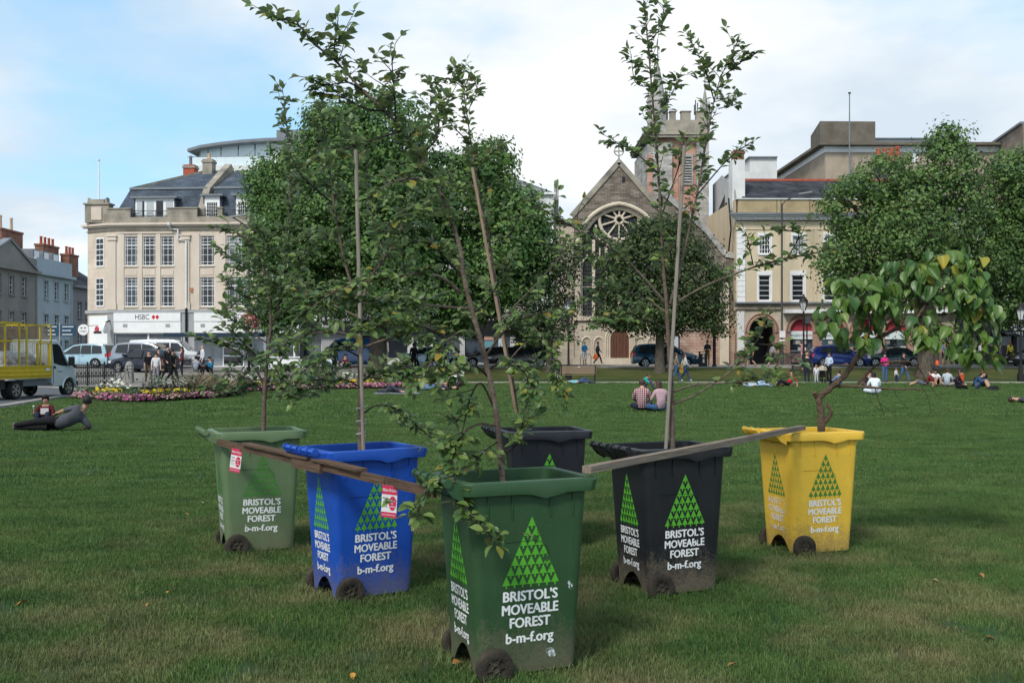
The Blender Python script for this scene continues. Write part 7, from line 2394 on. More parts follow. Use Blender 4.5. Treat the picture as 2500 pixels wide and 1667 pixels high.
person('bearded man in white T-shirt and sunglasses sitting with knees up', 2283, YB(943), 'sit', R(-5), (.66, .68, .70), BLACK, 'm', 'black', legs='short', glasses=True)
person('man in grey T-shirt sitting with back turned on the grass', 2312, YB(945), 'cross', PI - .6, (.36, .42, .46), (.30, .27, .24), 'l', 'brown', legs='short', h=1.04)
person('woman with long dark hair in dark jacket sitting on the lawn', 2336, YB(951), 'cross', R(45), (.02, .022, .035), BLACK, 'l', 'brown', 'long', 'long')
person('person in orange top sitting behind the dark haired woman', 2348, YB(945), 'sit', PI + .5, (.52, .085, .025), DKNAVY, 'l', 'black', h=1.05)
person('bald man in blue sweater and glasses sitting with bent knees', 2380, YB(952), 'lean', R(55), (.03, .075, .15), (.06, .09, .16), 'l', 'grey', 'bald', 'long', 'short', glasses=True, h=1.1)
person('person with long auburn hair in black sitting beside the bald man', 2402, YB(947), 'sit', PI + .2, BLACK, BLACK, 'l', 'auburn', 'long', 'long', h=1.08)
o = MB().loft([[(x_, -.12 * s, .0), (x_, .12 * s, 0), (x_, .10 * s, .18 * s), (x_, -.10 * s, .18 * s)] for x_, s in ((-.28, .5), (-.15, 1), (.12, 1.05), (.27, .6))]).build('backpack', flat((.012, .012, .014)), None, True)
o.location = (W(2424, 0, YB(953)).x, YB(953), .03)
tag(o, 'black bag lying on the grass beside the bald man', 'bag')
person('person lying at the right edge of the lawn in dark trousers', 2520, YB(985), 'lie', PI, (.05, .05, .06), BLACK, 'l', 'brown')
# street, right half
ZP = ROADZ + .13
person('person in blue jacket and white shorts on the church pavement', 1427, 77.6, 'standb', R(30), (.02, .16, .34), (.6, .62, .64), 'l', 'grey', sleeve='long', legs='short', z=ZP)
person('man in dark suit walking past the church with an orange bag', 1460, 77.8, 'walk', R(95), (.02, .022, .03), BLACK, 'd', 'black', sleeve='long', shoe=(.5, .5, .5), z=ZP)
o = MB().loft([[(-.16 * s, -.06 * s, z_), (.16 * s, -.06 * s, z_), (.16 * s, .06 * s, z_), (-.16 * s, .06 * s, z_)] for z_, s in ((0, .8), (.1, 1.1), (.3, .95), (.42, .3))]).build('carrier_bag', flat((.62, .12, .03)), None, True)
o.location = (W(1454, 0, 77.5).x, 77.5, ZP + .42)
tag(o, 'orange carrier bag hanging from the suited man\'s hand', 'bag')
person('woman in dark T-shirt and mustard skirt standing by the litter bin', 1727, 70.6, 'standb', R(-35), (.022, .03, .045), (.26, .15, .02), 'l', 'black', 'bun', legs='short', z=ROADZ + .10, glasses=True, h=1.02)
person('man in black jacket and cap standing behind the clipped tree', 1624, 70.2, 'stand', R(-80), BLACK, (.03, .035, .05), 'l', 'black', 'cap', 'long', z=ROADZ + .02)
person('runner in dark shorts striding past the arcade', 1834, 73.5, 'walk', R(-95), (.03, .03, .035), (.03, .035, .03), 'l', 'brown', legs='short', z=ROADZ + .015)
person('runner in grey vest striding in front of the dark arch', 1886, 73.0, 'walk', R(90), (.30, .32, .34), (.03, .03, .035), 'l', 'brown', legs='short', z=ROADZ + .015)
person('person in pink top standing outside the music shop', 1958, 77.5, 'stand', R(80), (.50, .20, .24), (.5, .35, .38), 'l', 'brown', z=ZP)
person('person in blue shirt and shorts standing by a street chair', 2303, 77.2, 'stand', R(60), (.17, .22, .36), BLACK, 'l', 'brown', legs='short', z=ZP)
person('person in checked top walking beside the blue shirted one', 2313, 77.4, 'walk', R(80), (.30, .24, .28), BLACK, 'l', 'brown', z=ZP)
person('waiter in white shirt standing at the dark shop', 2396, 78.6, 'stand', R(-60), (.62, .64, .66), BLACK, 'l', 'black', z=ZP)
person('woman in brown patterned coat by the parked bicycles', 2442, 76.4, 'stand', R(60), (.20, .15, .13), (.10, .08, .08), 'l', 'brown', 'long', 'long', z=ROADZ + .02)
person('woman in yellow top with red hair by the parked bicycles', 2466, 76.8, 'stand', PI + .3, (.55, .46, .05), BLACK, 'l', 'auburn', 'long', 'long', z=ZP)
# street and square, left half
def sq(label, u, Y, *a, **k):
 return person(label, u, Y, *a, **k)
sq('woman with dark hair in black coat beside the truck cab', 152, 47.5, 'standb', R(80), BLACK, DKNAVY, 'l', 'black', 'long', 'long')
sq('bald man in black T-shirt walking behind the flower bed', 363, 52.5, 'walk', R(-150), BLACK, (.10, .09, .07), 'l', 'grey', 'bald', h=.97)
sq('person in white T-shirt and sunglasses behind the flower bed', 381, 52.0, 'stand', R(15), (.55, .56, .58), (.2, .2, .22), 'l', 'black', glasses=True, h=.92)
sq('woman with black hair standing by the silver car', 387, 55.5, 'stand', R(60), (.12, .10, .10), BLACK, 'l', 'black', 'bun', h=.98)
sq('tall man in dark suit jacket and white shirt', 409, 55.0, 'walk', R(50), (.015, .016, .02), BLACK, 'l', 'black', sleeve='long', h=1.06)
sq('man in long black robe walking away from the bank', 421, 52.6, 'walk', R(70), (.012, .012, .012), (.012, .012, .012), 'm', 'black', sleeve='long', h=1.0)
sq('woman in maroon cardigan with dark hair waiting at the shelter', 444, 56.5, 'stand', R(-70), (.09, .025, .03), DKNAVY, 'l', 'black', 'long', 'long', h=.98)
sq('bald man in white shirt and dark waistcoat near the shelter', 494, 57.5, 'stand', R(-60), (.55, .56, .6), (.05, .05, .07), 'l', 'grey', 'bald', 'long', h=1.04)
sq('person in blue jacket sitting on a bench at the square', 515, 55.0, 'sit', R(-40), (.02, .14, .25), BLACK, 'l', 'black', sleeve='long', z=.62)
sq('person with dark hair sitting on a bench at the square', 478, 56.4, 'sit', PI, (.25, .28, .32), BLACK, 'l', 'black', z=.66)
sq('man in white shirt and blue scarf sitting on the wall by the square', 801, 59, 'sit', R(0), (.45, .5, .58), DKNAVY, 'l', 'brown', sleeve='long', z=.74)
sq('person in black standing by the blue van', 815, 63, 'stand', R(20), BLACK, BLACK, 'l', 'black', sleeve='long')
sq('person in dark red sitting on the wall near the blue van', 842, 60, 'sit', R(30), (.12, .03, .04), BLACK, 'l', 'black', z=.76)
sq('person in grey standing among the cafe tables', 612, 60, 'stand', R(200), (.03, .03, .035), BLACK, 'l', 'black', sleeve='long')
sq('person in pale pink standing among the cafe tables', 640, 61, 'stand', R(140), (.4, .3, .3), (.3, .25, .2), 'l', 'brown', 'long')
sq('man in black jacket watching the road from the verge', 1010, 66.5, 'stand', PI + .3, (.008, .008, .01), BLACK, 'd', 'black', sleeve='long', h=1.05)
sq('woman in black top and blue jeans with long black hair and handbag', 1052, 66.0, 'stand', PI, (.012, .010, .012), (.06, .12, .20), 'l', 'black', 'long', 'long', h=.96)
sq('man in charcoal top and black trousers standing on the verge', 1086, 66.0, 'stand', PI - .2, (.06, .06, .07), BLACK, 'd', 'black', sleeve='long', h=1.04)
o = MB().loft([[(-.14 * s, -.05, z_), (.14 * s, -.05, z_), (.14 * s, .05, z_), (-.14 * s, .05, z_)] for z_, s in ((0, .8), (.1, 1.1), (.28, .95), (.36, .5), (.75, .15))]).build('handbag', flat((.012, .012, .014)), None, True)
q = W(1043, 0, 65.8)
o.location = (q.x, 65.8, gz(q.x, 65.8) + .55)
tag(o, 'black handbag carried by the woman in jeans', 'bag')
# ---------------------------------------------------------------- vehicles
TYRE = mat('tyre_rubber', (.018, .018, .018), .85, .2)
ALLOY = mat('alloy', (.55, .56, .57), .3, .5, .8)
CARGL = mat('car_glass', (.012, .016, .02), .05, .7)
def carpaint(name, c):
 m = mat('car_' + name, c, .22, .5, .25)
 m.node_tree.nodes['Principled BSDF'].inputs['Coat Weight'].default_value = .6
 return m
WHEELC = {}
def wheel_meshes(r, wd):
 k = (round(r, 3), round(wd, 3))
 if k not in WHEELC:
  t = MB().lathe([(r * .66, -wd / 2), (r * .93, -wd / 2 - .004), (r, -wd * .3), (r, wd * .3), (r * .93, wd / 2 + .004), (r * .66, wd / 2), (r * .66, -wd / 2)], 24, (0, 0, 0), 'y').mesh('tyre', TYRE, True)
  rm = MB()
  rm.lathe([(r * .67, -wd * .46), (r * .60, -wd * .46), (r * .58, -wd * .2), (r * .60, wd * .4), (r * .67, wd * .4)], 24, (0, 0, 0), 'y')
  rm.lathe([(0, -wd * .40), (r * .16, -wd * .40), (r * .16, -wd * .2), (0, -wd * .2)], 12, (0, 0, 0), 'y')
  for i in range(5):
   a = i * 2 * PI / 5
   for da in (-.13, .13):
    rm.bar((r * .1 * math.cos(a), -wd * .36, r * .1 * math.sin(a)), (r * .63 * math.cos(a + da), -wd * .36, r * .63 * math.sin(a + da)), r * .09, .03, (0, 1, 0))
  dk = MB().lathe([(0, -wd * .05), (r * .62, -wd * .05)], 20, (0, 0, 0), 'y').mesh('brake_disc', flat((.03, .03, .03)))
  WHEELC[k] = (t, rm.mesh('rim', ALLOY, True), dk)
 return WHEELC[k]
def add_wheel(root, x, y, r, wd):
 t, rm, dk = wheel_meshes(r, wd)
 o = obj('wheel', t, root, Matrix.Translation((x, y, r)) @ Matrix.Rotation(0 if y < 0 else PI, 4, 'Z') @ Matrix.Rotation(rnd(0, 1), 4, 'Y'))
 obj('rim', rm, o)
 obj('brake_disc', dk, o)
# side profiles: upper outline from the tail to the nose (x as a part of the length, z in metres), belt line, pillars
PROFILES = dict(
 mpv=dict(top=[(.0, .42), (.0, .78), (.015, 1.0), (.05, 1.42), (.10, 1.60), (.25, 1.66), (.45, 1.64), (.58, 1.56), (.78, 1.06), (.90, .96), (.975, .80), (1.0, .62), (1.0, .34)],
    win=[[(.085, 1.02), (.11, 1.50), (.255, 1.55), (.25, 1.0)], [(.27, 1.0), (.275, 1.55), (.43, 1.545), (.435, .99)], [(.455, .99), (.45, 1.545), (.57, 1.47), (.70, 1.05), (.70, .99)]], screen=((.60, 1.545), (.765, 1.09)), rear=((.017, 1.02), (.075, 1.53))),
 hatch=dict(top=[(.0, .40), (.0, .72), (.01, .95), (.06, 1.22), (.15, 1.42), (.30, 1.47), (.48, 1.45), (.56, 1.40), (.74, .96), (.90, .84), (.97, .72), (1.0, .55), (1.0, .32)],
    win=[[(.12, 1.0), (.19, 1.34), (.335, 1.38), (.345, .95)], [(.365, .95), (.355, 1.385), (.545, 1.33), (.68, .95)]], screen=((.575, 1.39), (.725, .99)), rear=((.025, 1.0), (.135, 1.39))),
 sedan=dict(top=[(.0, .40), (.0, .80), (.015, .93), (.12, .97), (.17, 1.0), (.29, 1.36), (.36, 1.41), (.50, 1.41), (.58, 1.35), (.73, .93), (.90, .82), (.975, .70), (1.0, .52), (1.0, .30)],
    win=[[(.20, .96), (.30, 1.30), (.385, 1.345), (.39, .93)], [(.405, .93), (.40, 1.345), (.51, 1.345), (.565, 1.28), (.67, .92)]], screen=((.59, 1.345), (.715, .96)), rear=((.18, 1.0), (.285, 1.345))),
 van=dict(top=[(.0, .40), (.0, 1.0), (.01, 1.9), (.03, 2.05), (.30, 2.10), (.62, 2.08), (.70, 1.98), (.84, 1.25), (.95, 1.08), (.99, .9), (1.0, .6), (1.0, .34)],
    win=[[(.60, 1.2), (.60, 1.85), (.70, 1.82), (.80, 1.25), (.80, 1.2)], [(.40, 1.2), (.40, 1.85), (.58, 1.85), (.58, 1.2)]], screen=((.715, 1.95), (.83, 1.30)), rear=((-.002, 1.1), (.006, 1.8))))
def car(label, u, Y, kind, L, paint_, rz=0.0, wd=1.78, z=None, r=.32, hs=1.0, taxi=False):
 pf = PROFILES[kind]
 x = (u - CX) * Y / F
 root = thing('parked_car' if kind != 'van' else 'van', label, 'car' if kind != 'van' else 'van', (x, Y, (gz(x, Y) + .02) if z is None else z), rz, 'vehicles along the street')
 fx, rx_ = L * .81, L * .19
 top = [((px - .5) * L, pz * hs) for px, pz in pf['top']]
 ar = r * 1.18
 def arch(cx_):
  return [(cx_ + ar * math.cos(a), r + ar * math.sin(a)) for a in [PI * k / 8 for k in range(9)] if r + ar * math.sin(a) > .2]
 bot = [(fx - L / 2 + ar + .04, .2)] + [(p[0], max(p[1], .2)) for p in arch(fx - L / 2)] + [(rx_ - L / 2 + ar, .2)] + [(p[0], max(p[1], .2)) for p in arch(rx_ - L / 2)] + [(-L / 2 + .08, .22)]
 poly = top + [(L / 2 - .06, .22)] + bot
 belt = .95 * hs
 ztop = max(p[1] for p in top)
 hw = wd / 2
 def yw(px, pz):
  e = 1 - .10 * abs(px / (L / 2)) ** 3
  t = max(0, (pz - belt) / (ztop - belt))
  lo_ = .035 * max(0, (.5 - pz)) / .3
  return hw * e * (1 - .20 * t) - lo_
 bm = bmesh.new()
 Lv = [bm.verts.new((px, -yw(px, pz), pz)) for px, pz in poly]
 Rv = [bm.verts.new((px, yw(px, pz), pz)) for px, pz in poly]
 n = len(poly)
 for k in range(n):
  bm.faces.new((Lv[k], Rv[k], Rv[(k + 1) % n], Lv[(k + 1) % n]))
 bm.faces.new(Lv)
 bm.faces.new(list(reversed(Rv)))
 bmesh.ops.recalc_face_normals(bm, faces=bm.faces)
 nt = len(top)
 es = [e for e in bm.edges if (e.verts[0] in Lv[:nt] and e.verts[1] in Lv[:nt]) or (e.verts[0] in Rv[:nt] and e.verts[1] in Rv[:nt])]
 bmesh.ops.bevel(bm, geom=es, offset=.055, segments=2, profile=.6, affect='EDGES')
 bmesh.ops.triangulate(bm, faces=[f_ for f_ in bm.faces if len(f_.verts) > 4])
 me = bpy.data.meshes.new('body')
 bm.to_mesh(me)
 bm.free()
 me.materials.append(paint_)
 me.shade_smooth()
 me.set_sharp_from_angle(angle=R(32))
 body = obj('body', me, root)
 for s_ in (-1, 1):
  for wpoly in pf['win']:
   P_ = [((px - .5) * L, pz * hs) for px, pz in wpoly]
   mb = MB()
   mb.add([(a, s_ * (yw(a, b) + .006), b) for a, b in P_] + [(a, s_ * (yw(a, b) - .02), b) for a, b in P_],
     [tuple(range(len(P_)))] + [(k, (k + 1) % len(P_), len(P_) + (k + 1) % len(P_), len(P_) + k) for k in range(len(P_))])
   mb.build('side_window', CARGL, root)
  for xd in (.455, .62) if kind != 'van' else (.59, ):
   xx = (xd - .5) * L
   mb = MB()
   mb.add([(xx - .006, s_ * (yw(xx, .35) + .004), .35), (xx + .006, s_ * (yw(xx, .35) + .004), .35), (xx + .006, s_ * (yw(xx, .93) + .004), .93), (xx - .006, s_ * (yw(xx, .93) + .004), .93)], [(0, 1, 2, 3)])
   mb.build('door_gap', flat((.01, .01, .01)), body)
   mb = MB().box(xx - .26, xx - .10, s_ * (yw(xx, .85) + .008) - .012, s_ * (yw(xx, .85) + .008) + .012, .83, .865).build('door_handle', paint_, body)
  xm = (pf['screen'][1][0] - .06 - .5) * L
  MB().loft([[(xm, s_ * (yw(xm, 1.0)), .98), (xm + .12, s_ * yw(xm, 1.0), .98), (xm + .10, s_ * yw(xm, 1.0), 1.08), (xm, s_ * yw(xm, 1), 1.08)],
     [(xm, s_ * (hw + .16), 1.0), (xm + .10, s_ * (hw + .16), 1.0), (xm + .08, s_ * (hw + .16), 1.12), (xm, s_ * (hw + .16), 1.12)]]).build('wing_mirror', paint_, root, True)
  yl = s_ * yw(L / 2 * .96, .68)
  MB().box(L / 2 - .30, L / 2 - .015, yl - .17 * (s_ > 0) - .01, yl + .17 * (s_ < 0) + .01, .60 * hs, .74 * hs).build('headlight', mat('lamp_clear', (.6, .62, .64), .1, .6), root)
  zl = .92 if kind in ('mpv', 'van') else .80
  MB().box(-L / 2 - .008, -L / 2 + .16, s_ * hw * .9 - .13 * (s_ > 0) , s_ * hw * .9 + .13 * (s_ < 0), (zl - .14) * hs, (zl + .10) * hs).build('tail_light', mat('lamp_red', (.42, .012, .015), .15, .6), root)
  for wx in (fx, rx_):
   add_wheel(root, wx - L / 2, s_ * (hw - .115), r, .21)
   MB().lathe([(ar * .98, -.1), (.05, -.1)], 14, (wx - L / 2, s_ * (hw - .22), r), 'y', (0, 180)).build('wheel_arch', flat((.008, .008, .008)), body)
 for nm, (a, b) in (('windscreen', pf['screen']), ('rear_window', pf['rear'])):
  A_, B_ = ((a[0] - .5) * L, a[1] * hs), ((b[0] - .5) * L, b[1] * hs)
  d = Vector((B_[0] - A_[0], 0, B_[1] - A_[1])).normalized()
  nn = Vector((d.z, 0, -d.x)) * (1 if nm == 'windscreen' else -1)
  if nm == 'windscreen' and nn.z < 0 or nm == 'rear_window' and nn.x > 0:
   nn = -nn
  P_ = []
  for px, pz in (A_, B_):
   for s_ in (-1, 1):
    P_.append((px + nn.x * .05, s_ * (yw(px, pz) - .10), pz + nn.z * .05))
  mb = MB().add([P_[0], P_[1], P_[3], P_[2]], [(0, 1, 2, 3)])
  mb.add([(p[0] - nn.x * .07, p[1], p[2] - nn.z * .07) for p in (P_[0], P_[1], P_[3], P_[2])], [(3, 2, 1, 0)])
  mb.build(nm, CARGL, root)
 MB().box(L / 2 - .02, L / 2 + .012, -.45, .45, .42, .58).build('grille', flat((.012, .012, .012)), root)
 MB().box(L / 2 - .01, L / 2 + .016, -.26, .26, .34, .45).build('number_plate', flat((.6, .6, .6)), root)
 MB().box(-L / 2 - .014, -L / 2 + .01, -.26, .26, .50, .61).build('number_plate', flat((.6, .5, .03)), root)
 return root
BLUEC, NAVYC, GREENC, SILV, ICE, BLK_, WHT = carpaint('teal', (.008, .055, .10)), carpaint('royal', (.006, .02, .13)), carpaint('green', (.006, .03, .03)), carpaint('silver', (.22, .25, .30)), carpaint('ice', (.30, .44, .50)), carpaint('black', (.01, .011, .013)), carpaint('white', (.62, .65, .68))
ZR = ROADZ + .016
car('teal blue people carrier parked in front of the church', 1622, 72.5, 'mpv', 4.66, BLUEC, 0, z=ZR)
car('royal blue hatchback parked outside the music shop', 2046, 75.2, 'hatch', 4.25, NAVYC, 0, z=ZR, hs=1.06)
car('dark green saloon parked behind the thick trunked tree', 2174, 75.4, 'sedan', 4.5, GREENC, PI, z=ZR)
car('pale silver coupe parked beyond the people on the verge', 1062, 71.0, 'sedan', 4.5, ICE, 0, z=ZR, hs=1.02)
car('black taxi passing behind the half hidden apple tree', 1270, 73.5, 'mpv', 4.6, BLK_, PI, z=ZR)
car('black car waiting behind the slender apple tree', 1200, 74.0, 'hatch', 4.3, BLK_, PI, z=ZR)
car('black estate at the right end of the street', 2545, 74.5, 'mpv', 4.6, BLK_, PI, z=ZR)
car('pale blue people carrier parked at the corner of the bank', 205, 66.5, 'mpv', 4.1, ICE, R(172), hs=.97)
car('silver grey people carrier parked outside the bank', 368, 66.0, 'mpv', 4.8, SILV, R(-4), hs=1.02)
car('white van parked behind the silver people carrier', 408, 72.2, 'van', 5.0, WHT, 0, z=ZR, hs=.93)
car('dark blue small car behind the bald man', 352, 61.0, 'hatch', 3.9, carpaint('midnight', (.01, .015, .03)), R(160), hs=.95)
car('blue van parked by the bookshop', 860, 72.0, 'van', 4.9, carpaint('midblue', (.02, .10, .26)), PI, z=ZR, hs=.98)
car('dark car parked by the cafe tables', 560, 71.5, 'hatch', 4.2, BLK_, 0, z=ZR)
# ---- caged tipper truck
def truck():
 x, Y = -18.43, 38.5
 t = thing('cage_truck', 'pale blue tipper truck with a yellow mesh cage full of rubbish bags', 'truck', (x, Y, gz(x, Y) + .055), R(78.8))
 CAB = carpaint('cab', (.46, .55, .59))
 YEL = mat('truck_yellow', (.52, .40, .03), .55, .3, col2=(.42, .31, .02), scale=3, detail=7)
 RUST = mat('mesh_rust', (.20, .12, .04), .8)
 # local x forward (right), cab front at x = 2.1, bed from -2.9 to .35
 prof = [(.45, .55), (.45, 1.15), (.45, 2.10), (.55, 2.18), (.95, 2.18), (1.12, 2.08), (1.52, 1.32), (1.62, 1.25), (2.0, 1.08), (2.12, .85), (2.14, .42), (1.97, .40)]
 cx_, ar, r = 1.55, .40, .335
 poly = prof + [(cx_ + ar * math.cos(a), r + ar * math.sin(a)) for a in [PI * k / 8 for k in range(9)]] + [(1.1, .42), (.55, .42)]
 poly = [(a, max(.40, b)) for a, b in poly]
 hw = .93
 bm = bmesh.new()
 def yw(px, pz):
  return hw * (1 - .12 * max(0, (pz - 1.2)) / 1.0) * (1 - .10 * max(0, (px - 1.6)) / .5)
 Lv = [bm.verts.new((a, -yw(a, b), b)) for a, b in poly]
 Rv = [bm.verts.new((a, yw(a, b), b)) for a, b in poly]
 n = len(poly)
 for k in range(n):
  bm.faces.new((Lv[k], Rv[k], Rv[(k + 1) % n], Lv[(k + 1) % n]))
 bm.faces.new(Lv); bm.faces.new(list(reversed(Rv)))
 bmesh.ops.recalc_face_normals(bm, faces=bm.faces)
 es = [e for e in bm.edges if (e.verts[0] in Lv[2:11] and e.verts[1] in Lv[2:11]) or (e.verts[0] in Rv[2:11] and e.verts[1] in Rv[2:11])]
 bmesh.ops.bevel(bm, geom=es, offset=.06, segments=3, profile=.6, affect='EDGES')
 bmesh.ops.triangulate(bm, faces=[f_ for f_ in bm.faces if len(f_.verts) > 4])
 me = bpy.data.meshes.new('cab')
 bm.to_mesh(me); bm.free()
 me.materials.append(CAB)
 me.shade_smooth(); me.set_sharp_from_angle(angle=R(32))
 cab = obj('cab', me, t)
 for s_ in (-1, 1):
  P_ = [(.60, 1.28), (.62, 2.0), (.92, 2.02), (1.08, 1.92), (1.42, 1.22), (1.38, 1.16), (.95, 1.20)]
  MB().add([(a, s_ * (yw(a, b) + .007), b) for a, b in P_] + [(a, s_ * (yw(a, b) - .02), b) for a, b in P_], [tuple(range(7))] + [(k, (k + 1) % 7, 7 + (k + 1) % 7, 7 + k) for k in range(7)]).build('side_window', CARGL, cab)
  MB().box(1.40, 1.55, s_ * 1.07 - .09, s_ * 1.07 + .09, 1.18, 1.52).build('wing_mirror', flat((.015, .015, .016)), cab)
  MB().box(.55, .562, s_ * .935 - .006, s_ * .935 + .006, .5, 1.2).build('door_gap', flat((.02, .02, .02)), cab)
  MB().box(.60, .68, s_ * .945 - .014, s_ * .945 + .014, 1.08, 1.17).build('door_handle', flat((.02, .02, .02)), cab)
  MB().tube([(cx_ + .415 * math.cos(a), s_ * .935, r + .415 * math.sin(a)) for a in [PI * k / 10 for k in range(11)]], .025, 6).build('wheel_arch', CAB, cab)
  MB().box(1.98, 2.11, s_ * .70 - .14, s_ * .70 + .14, .78, .98).build('headlight', mat('lamp_clear', (.6, .62, .64), .1, .6), cab)
  add_wheel(t, cx_, s_ * .80, r, .22)
  add_wheel(t, -1.55, s_ * .84, r, .20)
  add_wheel(t, -1.55, s_ * .62, r, .20)
 MB().box(2.0, 2.16, -.88, .88, .36, .56).build('bumper', flat((.02, .02, .022)), cab)
 P_ = [(1.135, 2.04), (1.51, 1.34)]
 MB().add([(P_[0][0] + .03, -.72, P_[0][1]), (P_[0][0] + .03, .72, P_[0][1]), (P_[1][0] + .03, .80, P_[1][1]), (P_[1][0] + .03, -.80, P_[1][1]), (P_[0][0] - .02, -.72, P_[0][1]), (P_[0][0] - .02, .72, P_[0][1]), (P_[1][0] - .02, .80, P_[1][1]), (P_[1][0] - .02, -.80, P_[1][1])], [(0, 1, 2, 3), (7, 6, 5, 4), (0, 3, 7, 4), (1, 0, 4, 5), (2, 1, 5, 6), (3, 2, 6, 7)]).build('windscreen', CARGL, cab)
 for s_, zz_ in (('BRISTOL', .93), ):
  tb = text_mb(s_, .06)
  tb.v = [(q[0] + .95, -.945, q[2] + zz_) for q in tb.v]
  tb.build('lettering', flat((.04, .06, .09)), cab, fix=False)
 MB().box(-3.0, .44, -.45, .45, .45, .62).build('chassis', flat((.02, .02, .02)), t)
 MB().box(-2.95, -2.05, -.86, -.45, .38, .72).build('mudguard', flat((.02, .02, .022)), t)
 MB().box(-1.05, .35, -.84, -.50, .45, .68).build('side_locker', flat((.10, .12, .13)), t)
 # dropside bed
 MB().box(-3.0, .36, -1.0, 1.0, .74, .82).build('bed_floor', YEL, t)
 for s_ in (-1, 1):
  sd_ = MB().box(-3.0, .36, s_ * 1.0 - .02, s_ * 1.0 + .02, .822, 1.20).build('dropside', YEL, t)
  for zz_ in (.86, 1.0, 1.17):
   MB().box(-3.0, .36, s_ * 1.03 - .015, s_ * 1.03 + .015, zz_ - .025, zz_ + .025).build('side_rail', YEL, sd_)
 MB().box(.362, .42, -1.0, 1.0, .74, 2.30).build('headboard', YEL, t) if False else None
 # cage: posts, rails, mesh
 px_ = [-3.0, -2.2, -1.45, -1.05, -.28, .34]
 for s_ in (-1, 1):
  for a in px_:
   MB().box(a - .025, a + .025, s_ * .98 - .025, s_ * .98 + .025, 1.2, 2.72).build('cage_post', YEL, t)
  for zz_ in (2.72, 2.10):
   MB().bar((-3.0, s_ * .98, zz_), (.36, s_ * .98, zz_ - (.03 if zz_ > 2.5 else 0)), .05, .05).build('cage_rail', YEL, t)
  wm = MB()
  for k in range(int(3.36 / .075)):
   a = -3.0 + k * .075
   wm.box(a - .003, a + .003, s_ * .98 - .003, s_ * .98 + .003, 1.2, 2.70)
  for k in range(20):
   wm.box(-3.0, .36, s_ * .98 - .003, s_ * .98 + .003, 1.2 + k * .075 - .003, 1.2 + k * .075 + .003)
  wm = wm.build('wire_mesh', RUST, t)
  wm['kind'] = 'stuff'
 for a in (-3.0, .34):
  MB().bar((a, -.98, 2.72), (a, .98, 2.72), .05, .05).build('cage_rail', YEL, t)
 wm = MB()
 for k in range(26):
  a = -.98 + k * .078
  wm.box(.337, .343, a - .003, a + .003, 1.2, 2.70)
 for k in range(20):
  wm.box(.337, .343, -.98, .98, 1.2 + k * .075 - .003, 1.2 + k * .075 + .003)
 wm.build('wire_mesh', RUST, t)['kind'] = 'stuff'
 MB().box(-2.9, -1.2, -.9, .9, 2.745, 2.775).build('cage_lid', YEL, t)
 for a, b in (((-.50, 1.22), (-.50, 2.02)), ((.16, 1.22), (.16, 2.02)), ((-.50, 2.02), (.16, 2.02))):
  MB().bar((a[0], -1.02, a[1]), (b[0], -1.02, b[1]), .05, .05, (0, 1, 0)).build('cage_door_frame', YEL, t)
 MB().box(-.05, .18, -1.053, -1.047, 1.0, 1.10).build('plate', flat((.55, .55, .55)), t)
 return t
TR = truck()
def lump(seed, r, sx=1.0, sz=.8):
 bm = bmesh.new()
 bmesh.ops.create_icosphere(bm, subdivisions=4, radius=r)
 for v in bm.verts:
  p = v.co.copy()
  k = 1 + .22 * noise.noise(p * 3.2 / r * .6 + Vector((seed, 0, 0))) + .10 * noise.noise(p * 9 / r * .6 + Vector((0, seed, 0)))
  v.co = Vector((p.x * k * sx, p.y * k, max(-r * sz * .55, p.z * k * sz)))
 me = bpy.data.meshes.new('rubbish_bag')
 bm.to_mesh(me); bm.free()
 me.shade_smooth()
 return me
BAGM = mat('plastic_bag', (.32, .34, .37), .25, .6, col2=(.55, .56, .58), scale=6, bump=.6, bscale=9)
mt = Matrix.Translation(TR.location) @ Matrix.Rotation(R(78.8), 4, 'Z')
for i, (a, b, r_) in enumerate(((-2.05, -.45, .48), (-1.35, -.5, .40), (-.65, -.5, .42), (-1.3, .4, .42), (-.2, .4, .42), (-2.0, -.4, .42), (-1.25, -.4, .40), (-.55, -.45, .40), (.0, -.35, .33), (-.7, .35, .42))):
 me = lump(i * 7.3, r_)
 me.materials.append(BAGM)
 o = obj('rubbish_bag', me)
 o.matrix_world = mt @ Matrix.Translation((a, b, (.83 if i < 5 else 1.22) + r_ * .45))
 tag(o, 'full pale plastic rubbish bag inside the yellow cage', 'bag', 'rubbish bags in the truck')
# ---------------------------------------------------------------- street furniture
def at(u, Y, z=None):
 x = (u - CX) * Y / F
 return Vector((x, Y, gz(x, Y) if z is None else z))
def zof(v, Y):
 return CAMZ + (HOR - v) * Y / F
def lantern_post(label, u, Y, vtop, z=None):
 b = at(u, Y, z)
 H = zof(vtop, Y) - b.z
 t = thing('street_lamp', label, 'street lamp', b, 0, 'black lantern posts')
 MB().lathe([(.20, 0), (.20, .45), (.14, .5), (.12, .95), (.07, 1.0), (.055, H * .6), (.045, H - 1.25), (.09, H - 1.22), (.05, H - 1.15)], 12).build('post', BLACKI, t, True)
 lg = MB()
 for k in range(6):
  a = k * PI / 3
  lg.bar((.13 * math.cos(a), .13 * math.sin(a), H - 1.12), (.27 * math.cos(a), .27 * math.sin(a), H - .52), .025, .025)
 lg = lg.build('lantern_frame', BLACKI, t)
 MB().lathe([(.12, H - 1.12), (.255, H - .53)], 6, (0, 0, 0)).build('lantern_glass', mat('lamp_clear', (.6, .62, .64), .1, .6), lg)
 MB().lathe([(.32, H - .52), (.30, H - .47), (.16, H - .26), (.10, H - .22), (.06, H - .08), (.0, H)], 12).build('lantern_cap', BLACKI, lg, True)
 return t
lantern_post('black lantern post on the verge beside the dark leaved tree', 1388, 62.5, 722)
